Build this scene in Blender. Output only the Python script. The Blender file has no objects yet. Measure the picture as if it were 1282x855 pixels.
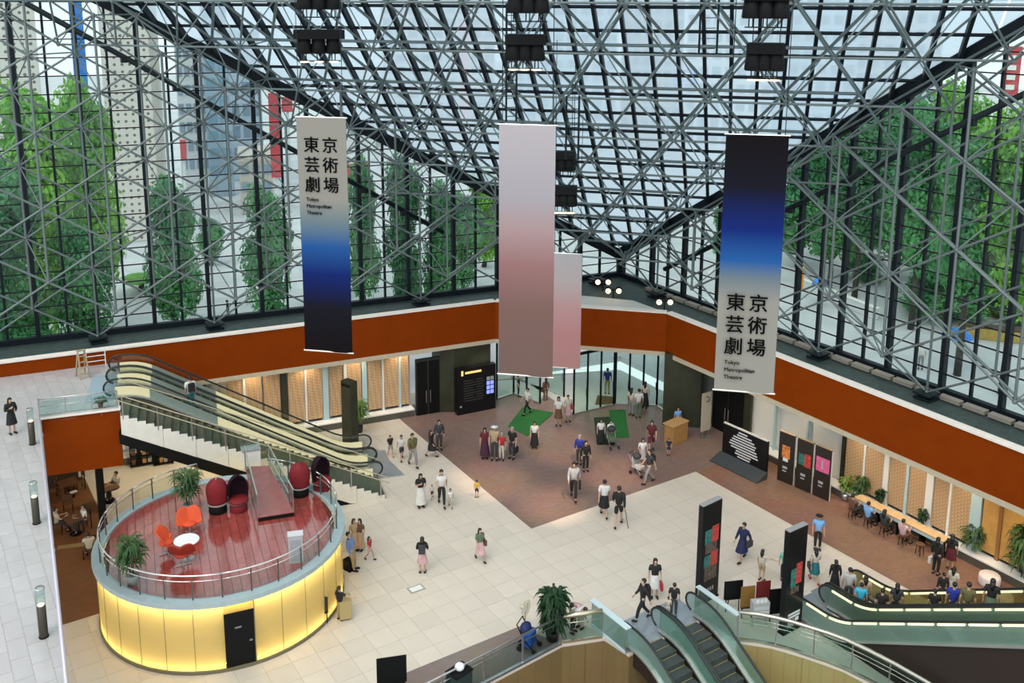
import bpy, bmesh, math, random
from mathutils import Vector, Matrix

random.seed(7)
SC = bpy.context.scene
COL = SC.collection
V = Vector
PI = math.pi

# ------------------------------------------------------------------ camera
IMW, IMH = 1282.0, 855.0
FPX, PPX, PPY = 1212.0, 641.0, 243.0
PITCH, YAW, ROLL, CZ = math.radians(11.1), math.radians(33.2), math.radians(0.3), 22.0
CAM = V((0, 0, CZ))
FW = V((math.sin(YAW) * math.cos(PITCH), math.cos(YAW) * math.cos(PITCH), -math.sin(PITCH)))
_r = V((math.cos(YAW), -math.sin(YAW), 0))
_u = _r.cross(FW)
RT = math.cos(ROLL) * _r + math.sin(ROLL) * _u
UP = -math.sin(ROLL) * _r + math.cos(ROLL) * _u
cd = bpy.data.cameras.new('camera')
cam = bpy.data.objects.new('camera', cd)
COL.objects.link(cam)
cd.sensor_width = 36.0
cd.sensor_fit = 'HORIZONTAL'
cd.lens = FPX / IMW * 36.0
cd.shift_x = (IMW / 2 - PPX) / IMW
cd.shift_y = -(IMH / 2 - PPY) / IMW
cd.clip_start, cd.clip_end = 0.5, 2000
m = Matrix((RT, UP, -FW)).transposed().to_4x4()
m.translation = CAM
cam.matrix_world = m
SC.camera = cam

# ------------------------------------------------------------------ light and exposure
w = bpy.data.worlds.new('overcast_sky')
SC.world = w
w.use_nodes = True
bg = w.node_tree.nodes['Background']
bg.inputs[0].default_value = (0.87, 0.94, 1.0, 1)
bg.inputs[1].default_value = 1.25
sd = bpy.data.lights.new('hazy_sun', 'SUN')
sd.energy = 1.3
sd.angle = math.radians(35)
sd.color = (1.0, 0.97, 0.9)
sun = bpy.data.objects.new('hazy_sun', sd)
COL.objects.link(sun)
sun.rotation_euler = (math.radians(38), 0, math.radians(-60))
SC.view_settings.view_transform = 'Standard'
SC.view_settings.look = 'None'
SC.view_settings.gamma = 1.0
SC.view_settings.use_curve_mapping = False
SC.view_settings.exposure = 0.10


def ray(x, y):
    return FW + RT * ((x - PPX) / FPX) - UP * ((y - PPY) / FPX)


def G(x, y, z=0.0):
    """point of the horizontal plane at height z seen at pixel x, y"""
    d = ray(x, y)
    return CAM + d * ((z - CZ) / d.z)


def AT(x, y, dist):
    """point at a horizontal distance along the ray of a pixel"""
    d = ray(x, y)
    return CAM + d * (dist / math.hypot(d.x, d.y))


def ONP(x, y, p, n):
    d = ray(x, y)
    n = V((n[0], n[1], 0))
    return CAM + d * ((V((p[0], p[1], 0)) - CAM).dot(n) / d.dot(n))


def PROJ(p):
    d = V(p) - CAM
    q = d.dot(FW)
    if q < 0.1:
        return (-9999, -9999, q)
    return (PPX + FPX * d.dot(RT) / q, PPY - FPX * d.dot(UP) / q, q)


# ------------------------------------------------------------------ materials
MATS = {}


def mat(name, col, rough=0.6, metal=0.0, noise=0.0, scale=4.0, bump=0.0, emit=None, es=0.0, spec=0.5, coat=0.0):
    if name in MATS:
        return MATS[name]
    mt = bpy.data.materials.new(name)
    mt.use_nodes = True
    nt = mt.node_tree
    b = nt.nodes['Principled BSDF']
    b.inputs['Base Color'].default_value = (*col, 1)
    b.inputs['Roughness'].default_value = rough
    b.inputs['Metallic'].default_value = metal
    b.inputs['Specular IOR Level'].default_value = spec
    b.inputs['Coat Weight'].default_value = coat
    if emit:
        b.inputs['Emission Color'].default_value = (*emit, 1)
        b.inputs['Emission Strength'].default_value = es
    if noise or bump:
        tc = nt.nodes.new('ShaderNodeTexCoord')
        oi = nt.nodes.new('ShaderNodeObjectInfo')
        ad = nt.nodes.new('ShaderNodeVectorMath')
        ad.operation = 'ADD'
        nt.links.new(tc.outputs['Object'], ad.inputs[0])
        nt.links.new(oi.outputs['Random'], ad.inputs[1])
        nz = nt.nodes.new('ShaderNodeTexNoise')
        nz.inputs['Scale'].default_value = scale
        nz.inputs['Detail'].default_value = 4
        nt.links.new(ad.outputs[0], nz.inputs['Vector'])
        if noise:
            rp = nt.nodes.new('ShaderNodeValToRGB')
            rp.color_ramp.elements[0].color = tuple(max(0, c * (1 - noise)) for c in col) + (1,)
            rp.color_ramp.elements[1].color = tuple(min(1, c * (1 + noise)) for c in col) + (1,)
            rp.color_ramp.elements[0].position = 0.3
            rp.color_ramp.elements[1].position = 0.7
            nt.links.new(nz.outputs['Fac'], rp.inputs[0])
            nt.links.new(rp.outputs[0], b.inputs['Base Color'])
        if bump:
            bp = nt.nodes.new('ShaderNodeBump')
            bp.inputs['Strength'].default_value = bump
            nt.links.new(nz.outputs['Fac'], bp.inputs['Height'])
            nt.links.new(bp.outputs[0], b.inputs['Normal'])
    MATS[name] = mt
    return mt


def var_mat(name, col, rough, amount, spec=0.5, noise=0.05, scale=3.0):
    """colour that differs a little from piece to piece"""
    if name in MATS:
        return MATS[name]
    mt = mat(name, col, rough, noise=noise, scale=scale, spec=spec)
    nt = mt.node_tree
    b = nt.nodes['Principled BSDF']
    src = b.inputs['Base Color'].links[0].from_socket
    oi = nt.nodes.new('ShaderNodeObjectInfo')
    mr = nt.nodes.new('ShaderNodeMapRange')
    mr.inputs['To Min'].default_value = 1 - amount
    mr.inputs['To Max'].default_value = 1 + amount
    nt.links.new(oi.outputs['Random'], mr.inputs['Value'])
    hs = nt.nodes.new('ShaderNodeHueSaturation')
    nt.links.new(mr.outputs[0], hs.inputs['Value'])
    nt.links.new(src, hs.inputs['Color'])
    nt.links.new(hs.outputs[0], b.inputs['Base Color'])
    return mt


def glass_mat(name, tint, refl=0.08, milk=0.0, milkcol=(0.8, 0.9, 0.95)):
    mt = bpy.data.materials.new(name)
    mt.use_nodes = True
    nt = mt.node_tree
    nt.nodes.clear()
    out = nt.nodes.new('ShaderNodeOutputMaterial')
    tr = nt.nodes.new('ShaderNodeBsdfTransparent')
    tr.inputs[0].default_value = (*tint, 1)
    gl = nt.nodes.new('ShaderNodeBsdfGlossy')
    gl.inputs['Roughness'].default_value = 0.03
    fr = nt.nodes.new('ShaderNodeLayerWeight')
    fr.inputs['Blend'].default_value = 0.25
    ml = nt.nodes.new('ShaderNodeMath')
    ml.operation = 'MULTIPLY_ADD'
    ml.inputs[1].default_value = refl * 2.0
    ml.inputs[2].default_value = refl * 0.4
    nt.links.new(fr.outputs['Fresnel'], ml.inputs[0])
    mx = nt.nodes.new('ShaderNodeMixShader')
    nt.links.new(ml.outputs[0], mx.inputs[0])
    last = tr
    if milk:
        df = nt.nodes.new('ShaderNodeBsdfTranslucent')
        df.inputs[0].default_value = (*milkcol, 1)
        m2 = nt.nodes.new('ShaderNodeMixShader')
        m2.inputs[0].default_value = milk
        nt.links.new(tr.outputs[0], m2.inputs[1])
        nt.links.new(df.outputs[0], m2.inputs[2])
        last = m2
    nt.links.new(last.outputs[0], mx.inputs[1])
    nt.links.new(gl.outputs[0], mx.inputs[2])
    nt.links.new(mx.outputs[0], out.inputs[0])
    MATS[name] = mt
    return mt


def tree_nodes(mt):
    return mt.node_tree, mt.node_tree.nodes, mt.node_tree.links


STEEL = mat('grey_steel_tube', (0.135, 0.17, 0.165), 0.4, 0.2, noise=0.12, scale=2)
STEEL2 = mat('pale_steel_tube', (0.145, 0.195, 0.20), 0.38, 0.2, noise=0.12, scale=2)
DARK = mat('dark_mullion', (0.008, 0.013, 0.018), 0.5, 0.0, spec=0.2)
DARKPIPE = mat('dark_pipe', (0.010, 0.017, 0.02), 0.5, spec=0.2)
GUTTER = mat('gutter_green_grey', (0.035, 0.055, 0.05), 0.6, noise=0.3, scale=3)
GUTTER2 = mat('gutter_ledge', (0.12, 0.16, 0.14), 0.6, noise=0.2, scale=3)
ORANGE = mat('orange_fascia', (0.215, 0.034, 0.001), 0.6, noise=0.06, scale=1.2, spec=0.06)
COPING = mat('white_coping', (0.82, 0.74, 0.66), 0.5, noise=0.06, scale=3)
BEIGE = mat('beige_soffit_edge', (0.52, 0.45, 0.32), 0.6, noise=0.05)
CREAM = var_mat('cream_tile', (0.65, 0.575, 0.475), 0.32, 0.045, noise=0.03, scale=1.0)
TILE2 = var_mat('pale_grey_tile', (0.47, 0.445, 0.435), 0.22, 0.05, noise=0.05, scale=2)
GROUT = mat('grout', (0.60, 0.53, 0.435), 0.7)
BLACK = mat('matte_black', (0.006, 0.006, 0.006), 0.6, spec=0.15)
BLACKG = mat('gloss_black', (0.007, 0.007, 0.008), 0.3, spec=0.25)
WHITE = mat('white_paint', (0.8, 0.8, 0.77), 0.5)
STAIN = mat('stainless', (0.55, 0.55, 0.54), 0.28, 0.85, noise=0.1)
CHROME = mat('bright_rail', (0.72, 0.70, 0.66), 0.22, 0.8)
RUBBER = mat('black_rubber', (0.012, 0.014, 0.014), 0.45)
GLASS_W = glass_mat('window_glass', (0.88, 0.95, 0.93), 0.05)
GLASS_R = glass_mat('roof_glass', (0.74, 0.83, 0.86), 0.06, 0.36, (0.86, 0.93, 0.96))
GLASS_B = glass_mat('balustrade_glass', (0.80, 0.90, 0.88), 0.10)
GLASS_T = glass_mat('teal_glass', (0.70, 0.85, 0.80), 0.20, 0.46, (0.74, 0.90, 0.84))

# ------------------------------------------------------------------ mesh helpers
WM = {}


def link(o):
    COL.objects.link(o)
    return o


def world_of(o):
    return WM.get(o.name, Matrix.Identity(4)) if o else Matrix.Identity(4)


class MB:
    def __init__(self):
        self.v, self.f = [], []

    def add(self, vs, fs):
        k = len(self.v)
        self.v += [V(p) for p in vs]
        self.f += [tuple(i + k for i in f) for f in fs]
        return self

    def obox(self, p, a, b, c):
        p, a, b, c = V(p), V(a), V(b), V(c)
        vs = [p, p + a, p + a + b, p + b, p + c, p + a + c, p + a + b + c, p + b + c]
        fs = [(0, 3, 2, 1), (4, 5, 6, 7), (0, 1, 5, 4), (1, 2, 6, 5), (2, 3, 7, 6), (3, 0, 4, 7)]
        if a.cross(b).dot(c) < 0:
            fs = [tuple(reversed(f)) for f in fs]
        return self.add(vs, fs)

    def box(self, c, s, rz=0.0):
        ca, sa = math.cos(rz), math.sin(rz)
        a, b, h = V((ca, sa, 0)) * s[0], V((-sa, ca, 0)) * s[1], V((0, 0, s[2]))
        return self.obox(V(c) - a / 2 - b / 2 - h / 2, a, b, h)

    def bar(self, p, q, w, h, up=(0, 0, 1)):
        """rectangular bar from p to q, w wide, h tall, centred"""
        p, q = V(p), V(q)
        d = q - p
        s = d.cross(V(up))
        if s.length < 1e-6:
            s = d.cross(V((1, 0, 0)))
        s.normalize()
        t = s.cross(d).normalized()
        return self.obox(p - s * w / 2 - t * h / 2, d, s * w, t * h)

    def prism(self, poly, z0, z1):
        n = len(poly)
        ar = sum(poly[i][0] * poly[(i + 1) % n][1] - poly[(i + 1) % n][0] * poly[i][1] for i in range(n))
        if ar < 0:
            poly = list(reversed(poly))
        vs = [(p[0], p[1], z0) for p in poly] + [(p[0], p[1], z1) for p in poly]
        fs = [tuple(reversed(range(n))), tuple(range(n, 2 * n))]
        fs += [(i, (i + 1) % n, n + (i + 1) % n, n + i) for i in range(n)]
        return self.add(vs, fs)

    def slab(self, pts, nrm):
        """thin plate: polygon pts in space extruded by vector nrm"""
        n = len(pts)
        nrm = V(nrm)
        vs = [V(p) for p in pts] + [V(p) + nrm for p in pts]
        fs = [tuple(reversed(range(n))), tuple(range(n, 2 * n))]
        fs += [(i, (i + 1) % n, n + (i + 1) % n, n + i) for i in range(n)]
        return self.add(vs, fs)

    def tube(self, pts, r, n=6, closed=False, cap=True):
        pts = [V(p) for p in pts]
        m_ = len(pts)
        rs = r if isinstance(r, (list, tuple)) else [r] * m_
        k = len(self.v)
        prev = None
        for i, p in enumerate(pts):
            if closed:
                d = pts[(i + 1) % m_] - pts[i - 1]
            else:
                d = pts[min(i + 1, m_ - 1)] - pts[max(i - 1, 0)]
            if d.length < 1e-9:
                d = V((0, 0, 1))
            d.normalize()
            if prev is None:
                a = d.cross(V((0, 0, 1)))
                if a.length < 1e-3:
                    a = d.cross(V((1, 0, 0)))
            else:
                a = prev - d * prev.dot(d)
            a.normalize()
            prev = a
            b = d.cross(a)
            for j in range(n):
                t = 2 * PI * j / n
                self.v.append(p + (a * math.cos(t) + b * math.sin(t)) * rs[i])
        for i in range(m_ if closed else m_ - 1):
            i2 = (i + 1) % m_
            for j in range(n):
                j2 = (j + 1) % n
                self.f.append((k + i * n + j, k + i * n + j2, k + i2 * n + j2, k + i2 * n + j))
        if cap and not closed:
            self.f.append(tuple(k + j for j in reversed(range(n))))
            self.f.append(tuple(k + (m_ - 1) * n + j for j in range(n)))
        return self

    def lathe(self, prof, n=16, c=(0, 0, 0), a0=0.0, a1=2 * PI, sx=1.0, sy=1.0):
        c = V(c)
        full = abs(a1 - a0 - 2 * PI) < 1e-6
        k = len(self.v)
        cols = n if full else n + 1
        for i in range(cols):
            t = a0 + (a1 - a0) * i / n
            for (r, z) in prof:
                self.v.append(c + V((r * math.cos(t) * sx, r * math.sin(t) * sy, z)))
        q = len(prof)
        for i in range(n):
            i2 = (i + 1) % cols
            for j in range(q - 1):
                self.f.append((k + i * q + j, k + i2 * q + j, k + i2 * q + j + 1, k + i * q + j + 1))
        return self

    def ball(self, c, r, nu=8, nv=5):
        rx, ry, rz = (r, r, r) if not isinstance(r, (list, tuple)) else r
        prof = []
        for j in range(nv + 1):
            t = -PI / 2 + PI * j / nv
            prof.append((max(1e-4, math.cos(t)), math.sin(t) * rz))
        return self.lathe(prof, nu, c, sx=rx, sy=ry)

    def build(self, name, material, parent=None, smooth=False, world=True):
        me = bpy.data.meshes.new(name)
        vs = self.v
        if world and parent is not None:
            iw = world_of(parent).inverted()
            vs = [iw @ p for p in vs]
        me.from_pydata([tuple(p) for p in vs], [], self.f)
        if smooth:
            me.polygons.foreach_set('use_smooth', [True] * len(me.polygons))
        if material:
            me.materials.append(material)
        me.update()
        o = bpy.data.objects.new(name, me)
        link(o)
        if parent is not None:
            o.parent = parent
            WM[o.name] = world_of(parent)
        return o


def tag(o, label=None, cat=None, group=None, kind=None):
    if label:
        o['label'] = label
    if cat:
        o['category'] = cat
    if group:
        o['group'] = group
    if kind:
        o['kind'] = kind
    return o


def thing(name, label, cat, loc=(0, 0, 0), rz=0.0, group=None, scale=1.0, kind=None):
    o = bpy.data.objects.new(name, None)
    o.empty_display_size = 0.2
    link(o)
    o.location = loc
    o.rotation_euler = (0, 0, rz)
    o.scale = (scale,) * 3
    WM[o.name] = Matrix.Translation(V(loc)) @ Matrix.Rotation(rz, 4, 'Z') @ Matrix.Scale(scale, 4)
    return tag(o, label, cat, group, kind)


def inst(me, name, parent, world, material=None):
    """object that shares mesh me, at world matrix"""
    o = bpy.data.objects.new(name, me)
    link(o)
    if parent is not None:
        o.parent = parent
        o.matrix_local = world_of(parent).inverted() @ world
    else:
        o.matrix_local = world
    WM[o.name] = world
    if material:
        if len(me.materials) == 0:
            me.materials.append(None)
        o.material_slots[0].link = 'OBJECT'
        o.material_slots[0].material = material
    return o


def mesh_of(mb, name, material=None, smooth=False):
    me = bpy.data.meshes.new(name)
    me.from_pydata([tuple(p) for p in mb.v], [], mb.f)
    if smooth:
        me.polygons.foreach_set('use_smooth', [True] * len(me.polygons))
    me.materials.append(material)
    me.update()
    return me


def frame(o, x, y, z):
    """matrix with columns x, y, z axes and origin o"""
    mm = Matrix((V(x), V(y), V(z))).transposed().to_4x4()
    mm.translation = V(o)
    return mm


def eval_mesh(o):
    link(o)
    dg = bpy.context.evaluated_depsgraph_get()
    me = bpy.data.meshes.new_from_object(o.evaluated_get(dg))
    d = o.data
    bpy.data.objects.remove(o)
    return me


def clip(poly, a, b, c):
    """keep the part of a 2-d polygon where a*x + b*y <= c"""
    out = []
    for i in range(len(poly)):
        p, q = poly[i], poly[(i + 1) % len(poly)]
        dp, dq = a * p[0] + b * p[1] - c, a * q[0] + b * q[1] - c
        if dp <= 0:
            out.append(p)
        if dp * dq < 0:
            t = dp / (dp - dq)
            out.append((p[0] + (q[0] - p[0]) * t, p[1] + (q[1] - p[1]) * t))
    return out


def area2(poly):
    return abs(sum(poly[i][0] * poly[(i + 1) % len(poly)][1] - poly[(i + 1) % len(poly)][0] * poly[i][1] for i in range(len(poly)))) / 2


def in_view(p, mg=40):
    x, y, d = PROJ(p)
    return d > 0 and -mg < x < IMW + mg and -mg < y < IMH + mg


UNIT_ROD = mesh_of(MB().tube([(0, 0, 0), (0, 0, 1)], 1.0, 8, cap=False), 'unit_rod', STEEL, True)


def rod_matrix(p, q, r):
    p, q = V(p), V(q)
    d = q - p
    z = d.normalized()
    x = z.cross(V((0.31, 0.17, 0.93)))
    x.normalize()
    y = z.cross(x)
    mm = Matrix((x * r, y * r, d)).transposed().to_4x4()
    mm.translation = p
    return mm


def rods(parent, members, name='strut', stuff='strut_bundle', limit=290):
    """members: (p, q, r, material); the largest in view become parts, the rest one part"""
    def size(mn):
        mid = (V(mn[0]) + V(mn[1])) / 2
        if not in_view(mid, 120):
            return -1
        a, b = PROJ(mn[0]), PROJ(mn[1])
        return math.hypot(a[0] - b[0], a[1] - b[1])
    ms = sorted(members, key=size, reverse=True)
    for p, q, r, mt in ms[:limit]:
        inst(UNIT_ROD, name, parent, rod_matrix(p, q, r), mt)
    rest = ms[limit:]
    if rest:
        mb = MB()
        for p, q, r, mt in rest:
            mb.tube([p, q], r, 6, cap=False)
        tag(mb.build(stuff, rest[0][3], parent), kind='stuff')


def text_mesh(body, size, name, ex=0.004, bold=0.0, align='LEFT', line=1.0):
    cu = bpy.data.curves.new(name, 'FONT')
    cu.body = body
    cu.size = size
    cu.extrude = ex
    cu.align_x = align
    cu.space_line = line
    cu.resolution_u = 3
    me = eval_mesh(bpy.data.objects.new(name, cu))
    if bold:
        bm = bmesh.new()
        for dx, dy in ((0, 0), (bold, 0), (-bold, 0), (0, bold * 0.7), (0, -bold * 0.7)):
            k = len(bm.verts)
            bm.from_mesh(me)
            bm.verts.ensure_lookup_table()
            for v in bm.verts[k:]:
                v.co.x += dx
                v.co.y += dy
                v.co.z += 0.0006 * (dx + 2 * dy) / bold
        bm.to_mesh(me)
        bm.free()
    return me
# ------------------------------------------------------------------ fixed levels and lines of the building
Z2, ZT, ZB, ZL = 5.4, 6.05, 3.7, 5.75      # upper floor, fascia top, fascia bottom, ledge under the glass


def yf(x):
    return 47.55 - 0.17 * x                # face of the orange fascia


def yg(x):
    return 51.3 - 0.188 * x                # long glass wall


XF, XG = 33.6, 37.0
XC, YC = 27.05, yf(27.05)                  # fascia corners
YC2 = 70.0 - XF
YG = yg(XG)
RN = V((0.49, 0.45, 0.745)).normalized()
RC = V((27.94, 40.98, 14.98))


def zroof(x, y):
    return RC.z - (RN.x * (x - RC.x) + RN.y * (y - RC.y)) / RN.z


def struct(mb, name, mt, label, parent=None):
    o = mb.build(name, mt, parent)
    if parent is None:
        tag(o, label, 'structure', kind='structure')
        del o['category']
    return o


# ------------------------------------------------------------------ ground floor
mb = MB()
mb.prism([(1.5, 25.95), (36.4, 25.95), (36.4, 38.5), (36.4, 43.5), (28, 47), (1.5, 47.4)], -0.1, -0.014)
mb.prism([(1.5, 25.95), (1.5, 22.6), (8, 23.4), (18.1, 24.29), (19.56, 23.76), (19.72, 22.62), (23.4, 22.62), (23.4, 25.95)], -0.1, -0.014)
mb.prism([(23.4, 25.95), (36.4, 25.95), (36.4, 12), (25.8, 12), (25.78, 15.4), (25.65, 16.4), (25.32, 18.1), (24.81, 19.22), (24.21, 20.26), (23.48, 21.03)], -0.1, -0.014)
FLOOR = struct(mb, 'floor', GROUT, 'pale cream stone floor of the hall')


def brick_mat(name, c1, c2, mortar, rough, sx=4.0):
    mt = bpy.data.materials.new(name)
    mt.use_nodes = True
    nt, ns, lk = tree_nodes(mt)
    b = ns['Principled BSDF']
    b.inputs['Roughness'].default_value = rough
    tc = ns.new('ShaderNodeTexCoord')
    br = ns.new('ShaderNodeTexBrick')
    br.inputs['Scale'].default_value = sx
    br.inputs['Color1'].default_value = (*c1, 1)
    br.inputs['Color2'].default_value = (*c2, 1)
    br.inputs['Mortar'].default_value = (*mortar, 1)
    br.inputs['Mortar Size'].default_value = 0.012
    br.inputs['Brick Width'].default_value = 0.9
    br.inputs['Row Height'].default_value = 0.45
    nz = ns.new('ShaderNodeTexNoise')
    nz.inputs['Scale'].default_value = 0.5
    nz.inputs['Detail'].default_value = 3
    mx = ns.new('ShaderNodeMix')
    mx.data_type = 'RGBA'
    mx.blend_type = 'MULTIPLY'
    mx.inputs['Factor'].default_value = 0.35
    lk.new(tc.outputs['Object'], br.inputs['Vector'])
    lk.new(tc.outputs['Object'], nz.inputs['Vector'])
    lk.new(br.outputs['Color'], mx.inputs['A'])
    lk.new(nz.outputs['Color'], mx.inputs['B'])
    lk.new(mx.outputs['Result'], b.inputs['Base Color'])
    MATS[name] = mt
    return mt


BRICK_F = brick_mat('brown_brick_paving', (0.29, 0.19, 0.15), (0.235, 0.155, 0.125), (0.22, 0.155, 0.13), 0.42)
BRICK_R = brick_mat('red_brown_brick_paving', (0.32, 0.17, 0.11), (0.26, 0.135, 0.088), (0.21, 0.125, 0.095), 0.42)
BRICK_G = brick_mat('grey_brown_paving', (0.27, 0.21, 0.18), (0.24, 0.19, 0.16), (0.2, 0.16, 0.14), 0.5)
BRICK_C = brick_mat('dark_brown_cafe_paving', (0.23, 0.09, 0.03), (0.19, 0.075, 0.025), (0.15, 0.07, 0.03), 0.45)


def paving(poly, mt, parent, name='brick_paving'):
    return MB().prism(poly, -0.012, 0.0).build(name, mt, parent)


paving([(21.5, 31.2), (31.05, 31.2), (36.4, 31.2), (36.4, 43.4), (28, 46.6), (21.8, 45.2)], BRICK_F, FLOOR)
paving([(31.05, 31.2), (31.35, 14), (36.4, 14), (36.4, 31.2)], BRICK_R, FLOOR)
paving([(9.0, 25.95), (9.0, 23.55), (18.1, 24.3), (17.4, 25.95)], BRICK_G, FLOOR)
paving([(2.0, 34.9), (6.6, 34.9), (6.3, 39.5), (6.3, 46.2), (2.0, 46.6)], BRICK_C, FLOOR)


def tiles(parent, convex_polys, origin, size, mt, z, name, half=False, limit=300, gap=0.009, th=0.012, skip=None):
    """lay tiles clipped to convex polygons; the largest in view are parts, the rest one part"""
    items = []
    sx, sy = size
    for poly in convex_polys:
        n = len(poly)
        if sum(poly[i][0] * poly[(i + 1) % n][1] - poly[(i + 1) % n][0] * poly[i][1] for i in range(n)) < 0:
            poly = list(reversed(poly))
        x0, x1 = min(p[0] for p in poly), max(p[0] for p in poly)
        y0, y1 = min(p[1] for p in poly), max(p[1] for p in poly)
        for i in range(math.floor((x0 - origin[0]) / sx), math.ceil((x1 - origin[0]) / sx)):
            sh = 0.5 * sy if (half and i % 2) else 0.0
            for j in range(math.floor((y0 - origin[1] - sh) / sy), math.ceil((y1 - origin[1] - sh) / sy)):
                cx, cy = origin[0] + i * sx, origin[1] + j * sy + sh
                q = [(cx + gap / 2, cy + gap / 2), (cx + sx - gap / 2, cy + gap / 2), (cx + sx - gap / 2, cy + sy - gap / 2), (cx + gap / 2, cy + sy - gap / 2)]
                full = area2(q)
                for k in range(n):
                    a, b = poly[k], poly[(k + 1) % n]
                    nx, ny = (b[1] - a[1]), -(b[0] - a[0])
                    q = clip(q, nx, ny, nx * a[0] + ny * a[1])
                    if len(q) < 3:
                        break
                if len(q) < 3 or area2(q) < 0.01:
                    continue
                mx_, my_ = sum(p[0] for p in q) / len(q), sum(p[1] for p in q) / len(q)
                if skip and skip(mx_, my_):
                    continue
                vis = in_view((mx_, my_, z), 10)
                items.append((vis, area2(q) > 0.98 * full, q, mx_, my_, cx, cy))
    items.sort(key=lambda t: (not t[0], V((t[3], t[4], 0)).length))
    proto = mesh_of(MB().prism([(gap / 2, gap / 2), (sx - gap / 2, gap / 2), (sx - gap / 2, sy - gap / 2), (gap / 2, sy - gap / 2)], -th, 0.0), name, mt)
    rest = MB()
    for k, (vis, full, q, mx_, my_, cx, cy) in enumerate(items):
        if k < limit and vis:
            if full:
                inst(proto, name, parent, Matrix.Translation((cx, cy, z)))
            else:
                o = MB().prism([(p[0] - mx_, p[1] - my_) for p in q], -th, 0.0).build(name, mt, None)
                o.parent = parent
                o.location = (mx_, my_, z)
        else:
            rest.prism(q, z - th, z)
    if rest.v:
        tag(rest.build('far_' + name, mt, parent), kind='stuff')


DC, DR = V((9.07, 33.45, 0)), 4.37


def under_drum(x, y):
    return math.hypot(x - DC.x, y - DC.y) < DR - 0.9


GLAREP = mat('glare_pale_paving', (0.60, 0.60, 0.58), 0.5, noise=0.05)  # paving made pale so its colour carries the outdoor glare at the doors
MB().prism([p_.xy for p_ in (G(718, 517), G(768, 505.5), G(822, 506.5))] + [(36.4, 38.0), (36.4, 43.4), (30.5, 45.5)], -0.002, 0.006).build('entrance_glare_paving', GLAREP, FLOOR)
MB().prism([p_.xy for p_ in (G(622, 498), G(643, 491), G(676, 503), G(684, 486))] + [(30.0, 45.6), (28.0, 46.5)], -0.002, 0.006).build('entrance_glare_paving', GLAREP, FLOOR)
tiles(FLOOR, [[(2.0, 25.95), (21.5, 25.95), (21.5, 34.9), (2.0, 34.9)], [(6.6, 34.9), (21.5, 34.9), (21.8, 45.2), (6.6, 46.5)],
              [(17.4, 25.95), (18.1, 24.3), (19.56, 23.77), (19.72, 22.65), (21.5, 22.65), (21.5, 25.95)],
              [(21.5, 22.65), (23.4, 22.65), (31.05, 22.65), (31.05, 31.2), (21.5, 31.2)],
              [(23.45, 22.65), (23.5, 21.05), (24.4, 20.05), (25.35, 18.2), (25.8, 14), (31.35, 14), (31.05, 22.65)],
              [(2.0, 22.7), (8, 23.45), (9.0, 23.55), (9.0, 25.95), (2.0, 25.95)]],
      (21.5, 31.2), (0.9, 0.9), CREAM, 0.0, 'floor_tile', skip=under_drum)

# small floor hatch in the cream floor
p = G(521, 737)
o = MB().box((p.x, p.y, 0.006), (0.62, 0.42, 0.012)).build('floor_hatch', mat('hatch_grey', (0.35, 0.34, 0.31), 0.5), None)
tag(o, 'small framed access hatch set into the cream floor', 'hatch')
MB().box((p.x, p.y, 0.014), (0.48, 0.28, 0.006)).build('hatch_lid', WHITE, o)

# ------------------------------------------------------------------ upper floor beside the hall
E0, E1 = (2.15, 20.5), (4.15, 40.85)
UF = [(-6, 20.5), E0, (4.15, 41.0), (6.98, 40.32), (7.9, 44.6), (8.1, yf(8.1)), (-6, yf(-6))]
UFL = struct(MB().prism(UF, Z2 - 0.5, Z2 - 0.014), 'floor_upper', GROUT, 'pale grey upper floor beside the hall')
tiles(UFL, [[(-6, 20.5), E0, E1, (4.2, yf(4.2)), (-6, yf(-6))], [E1, (6.98, 40.15), (7.9, 44.6), (8.1, yf(8.1)), (4.2, yf(4.2))]],
      (0.0, 20.5), (0.45, 0.9), TILE2, Z2, 'floor_tile', half=True, limit=300)
# lower orange front of the upper floor
WB = struct(MB().obox((4.15, 40.85, 3.05), (2.83, -0.70, 0), (0.08, 0.33, 0), (0, 0, Z2 - 3.05 + 0.12)), 'wall_block', ORANGE, 'orange panel closing the end of the upper floor')
MB().obox((4.12, 40.78, Z2 + 0.12), (2.9, -0.72, 0), (0.09, 0.4, 0), (0, 0, 0.05)).build('coping', COPING, WB)

# ------------------------------------------------------------------ orange fascia
LT = V((1, -0.17, 0)).normalized()
LN = V((0.17, 1, 0)).normalized()


def fascia(name, a, b, out, label):
    a, b, out = V(a), V(b), V(out)
    w_ = struct(MB().obox(a + V((0, 0, ZB + 0.22)), b - a, out * 0.3, (0, 0, ZT - ZB - 0.22)), name, ORANGE, label)
    d = (b - a).normalized()
    MB().obox(a - out * 0.06 + V((0, 0, ZT)), b - a, out * 0.42, (0, 0, 0.07)).build('coping', COPING, w_)
    MB().obox(a - out * 0.05 + V((0, 0, ZB)), b - a, out * 0.4, (0, 0, 0.22)).build('soffit_edge', BEIGE, w_)
    return w_


fascia('wall_left', (-6, yf(-6), 0), (XC, YC, 0), LN, 'long orange fascia above the lattice shopfront')
fascia('wall_corner', (XC, YC, 0), (XF, YC2, 0), V((1, 1, 0)).normalized(), 'orange fascia cut across the corner above the glass doors')
fascia('wall_right', (XF, YC2, 0), (XF, 8, 0), V((1, 0, 0)), 'orange fascia above the counter and the poster panels')

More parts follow.
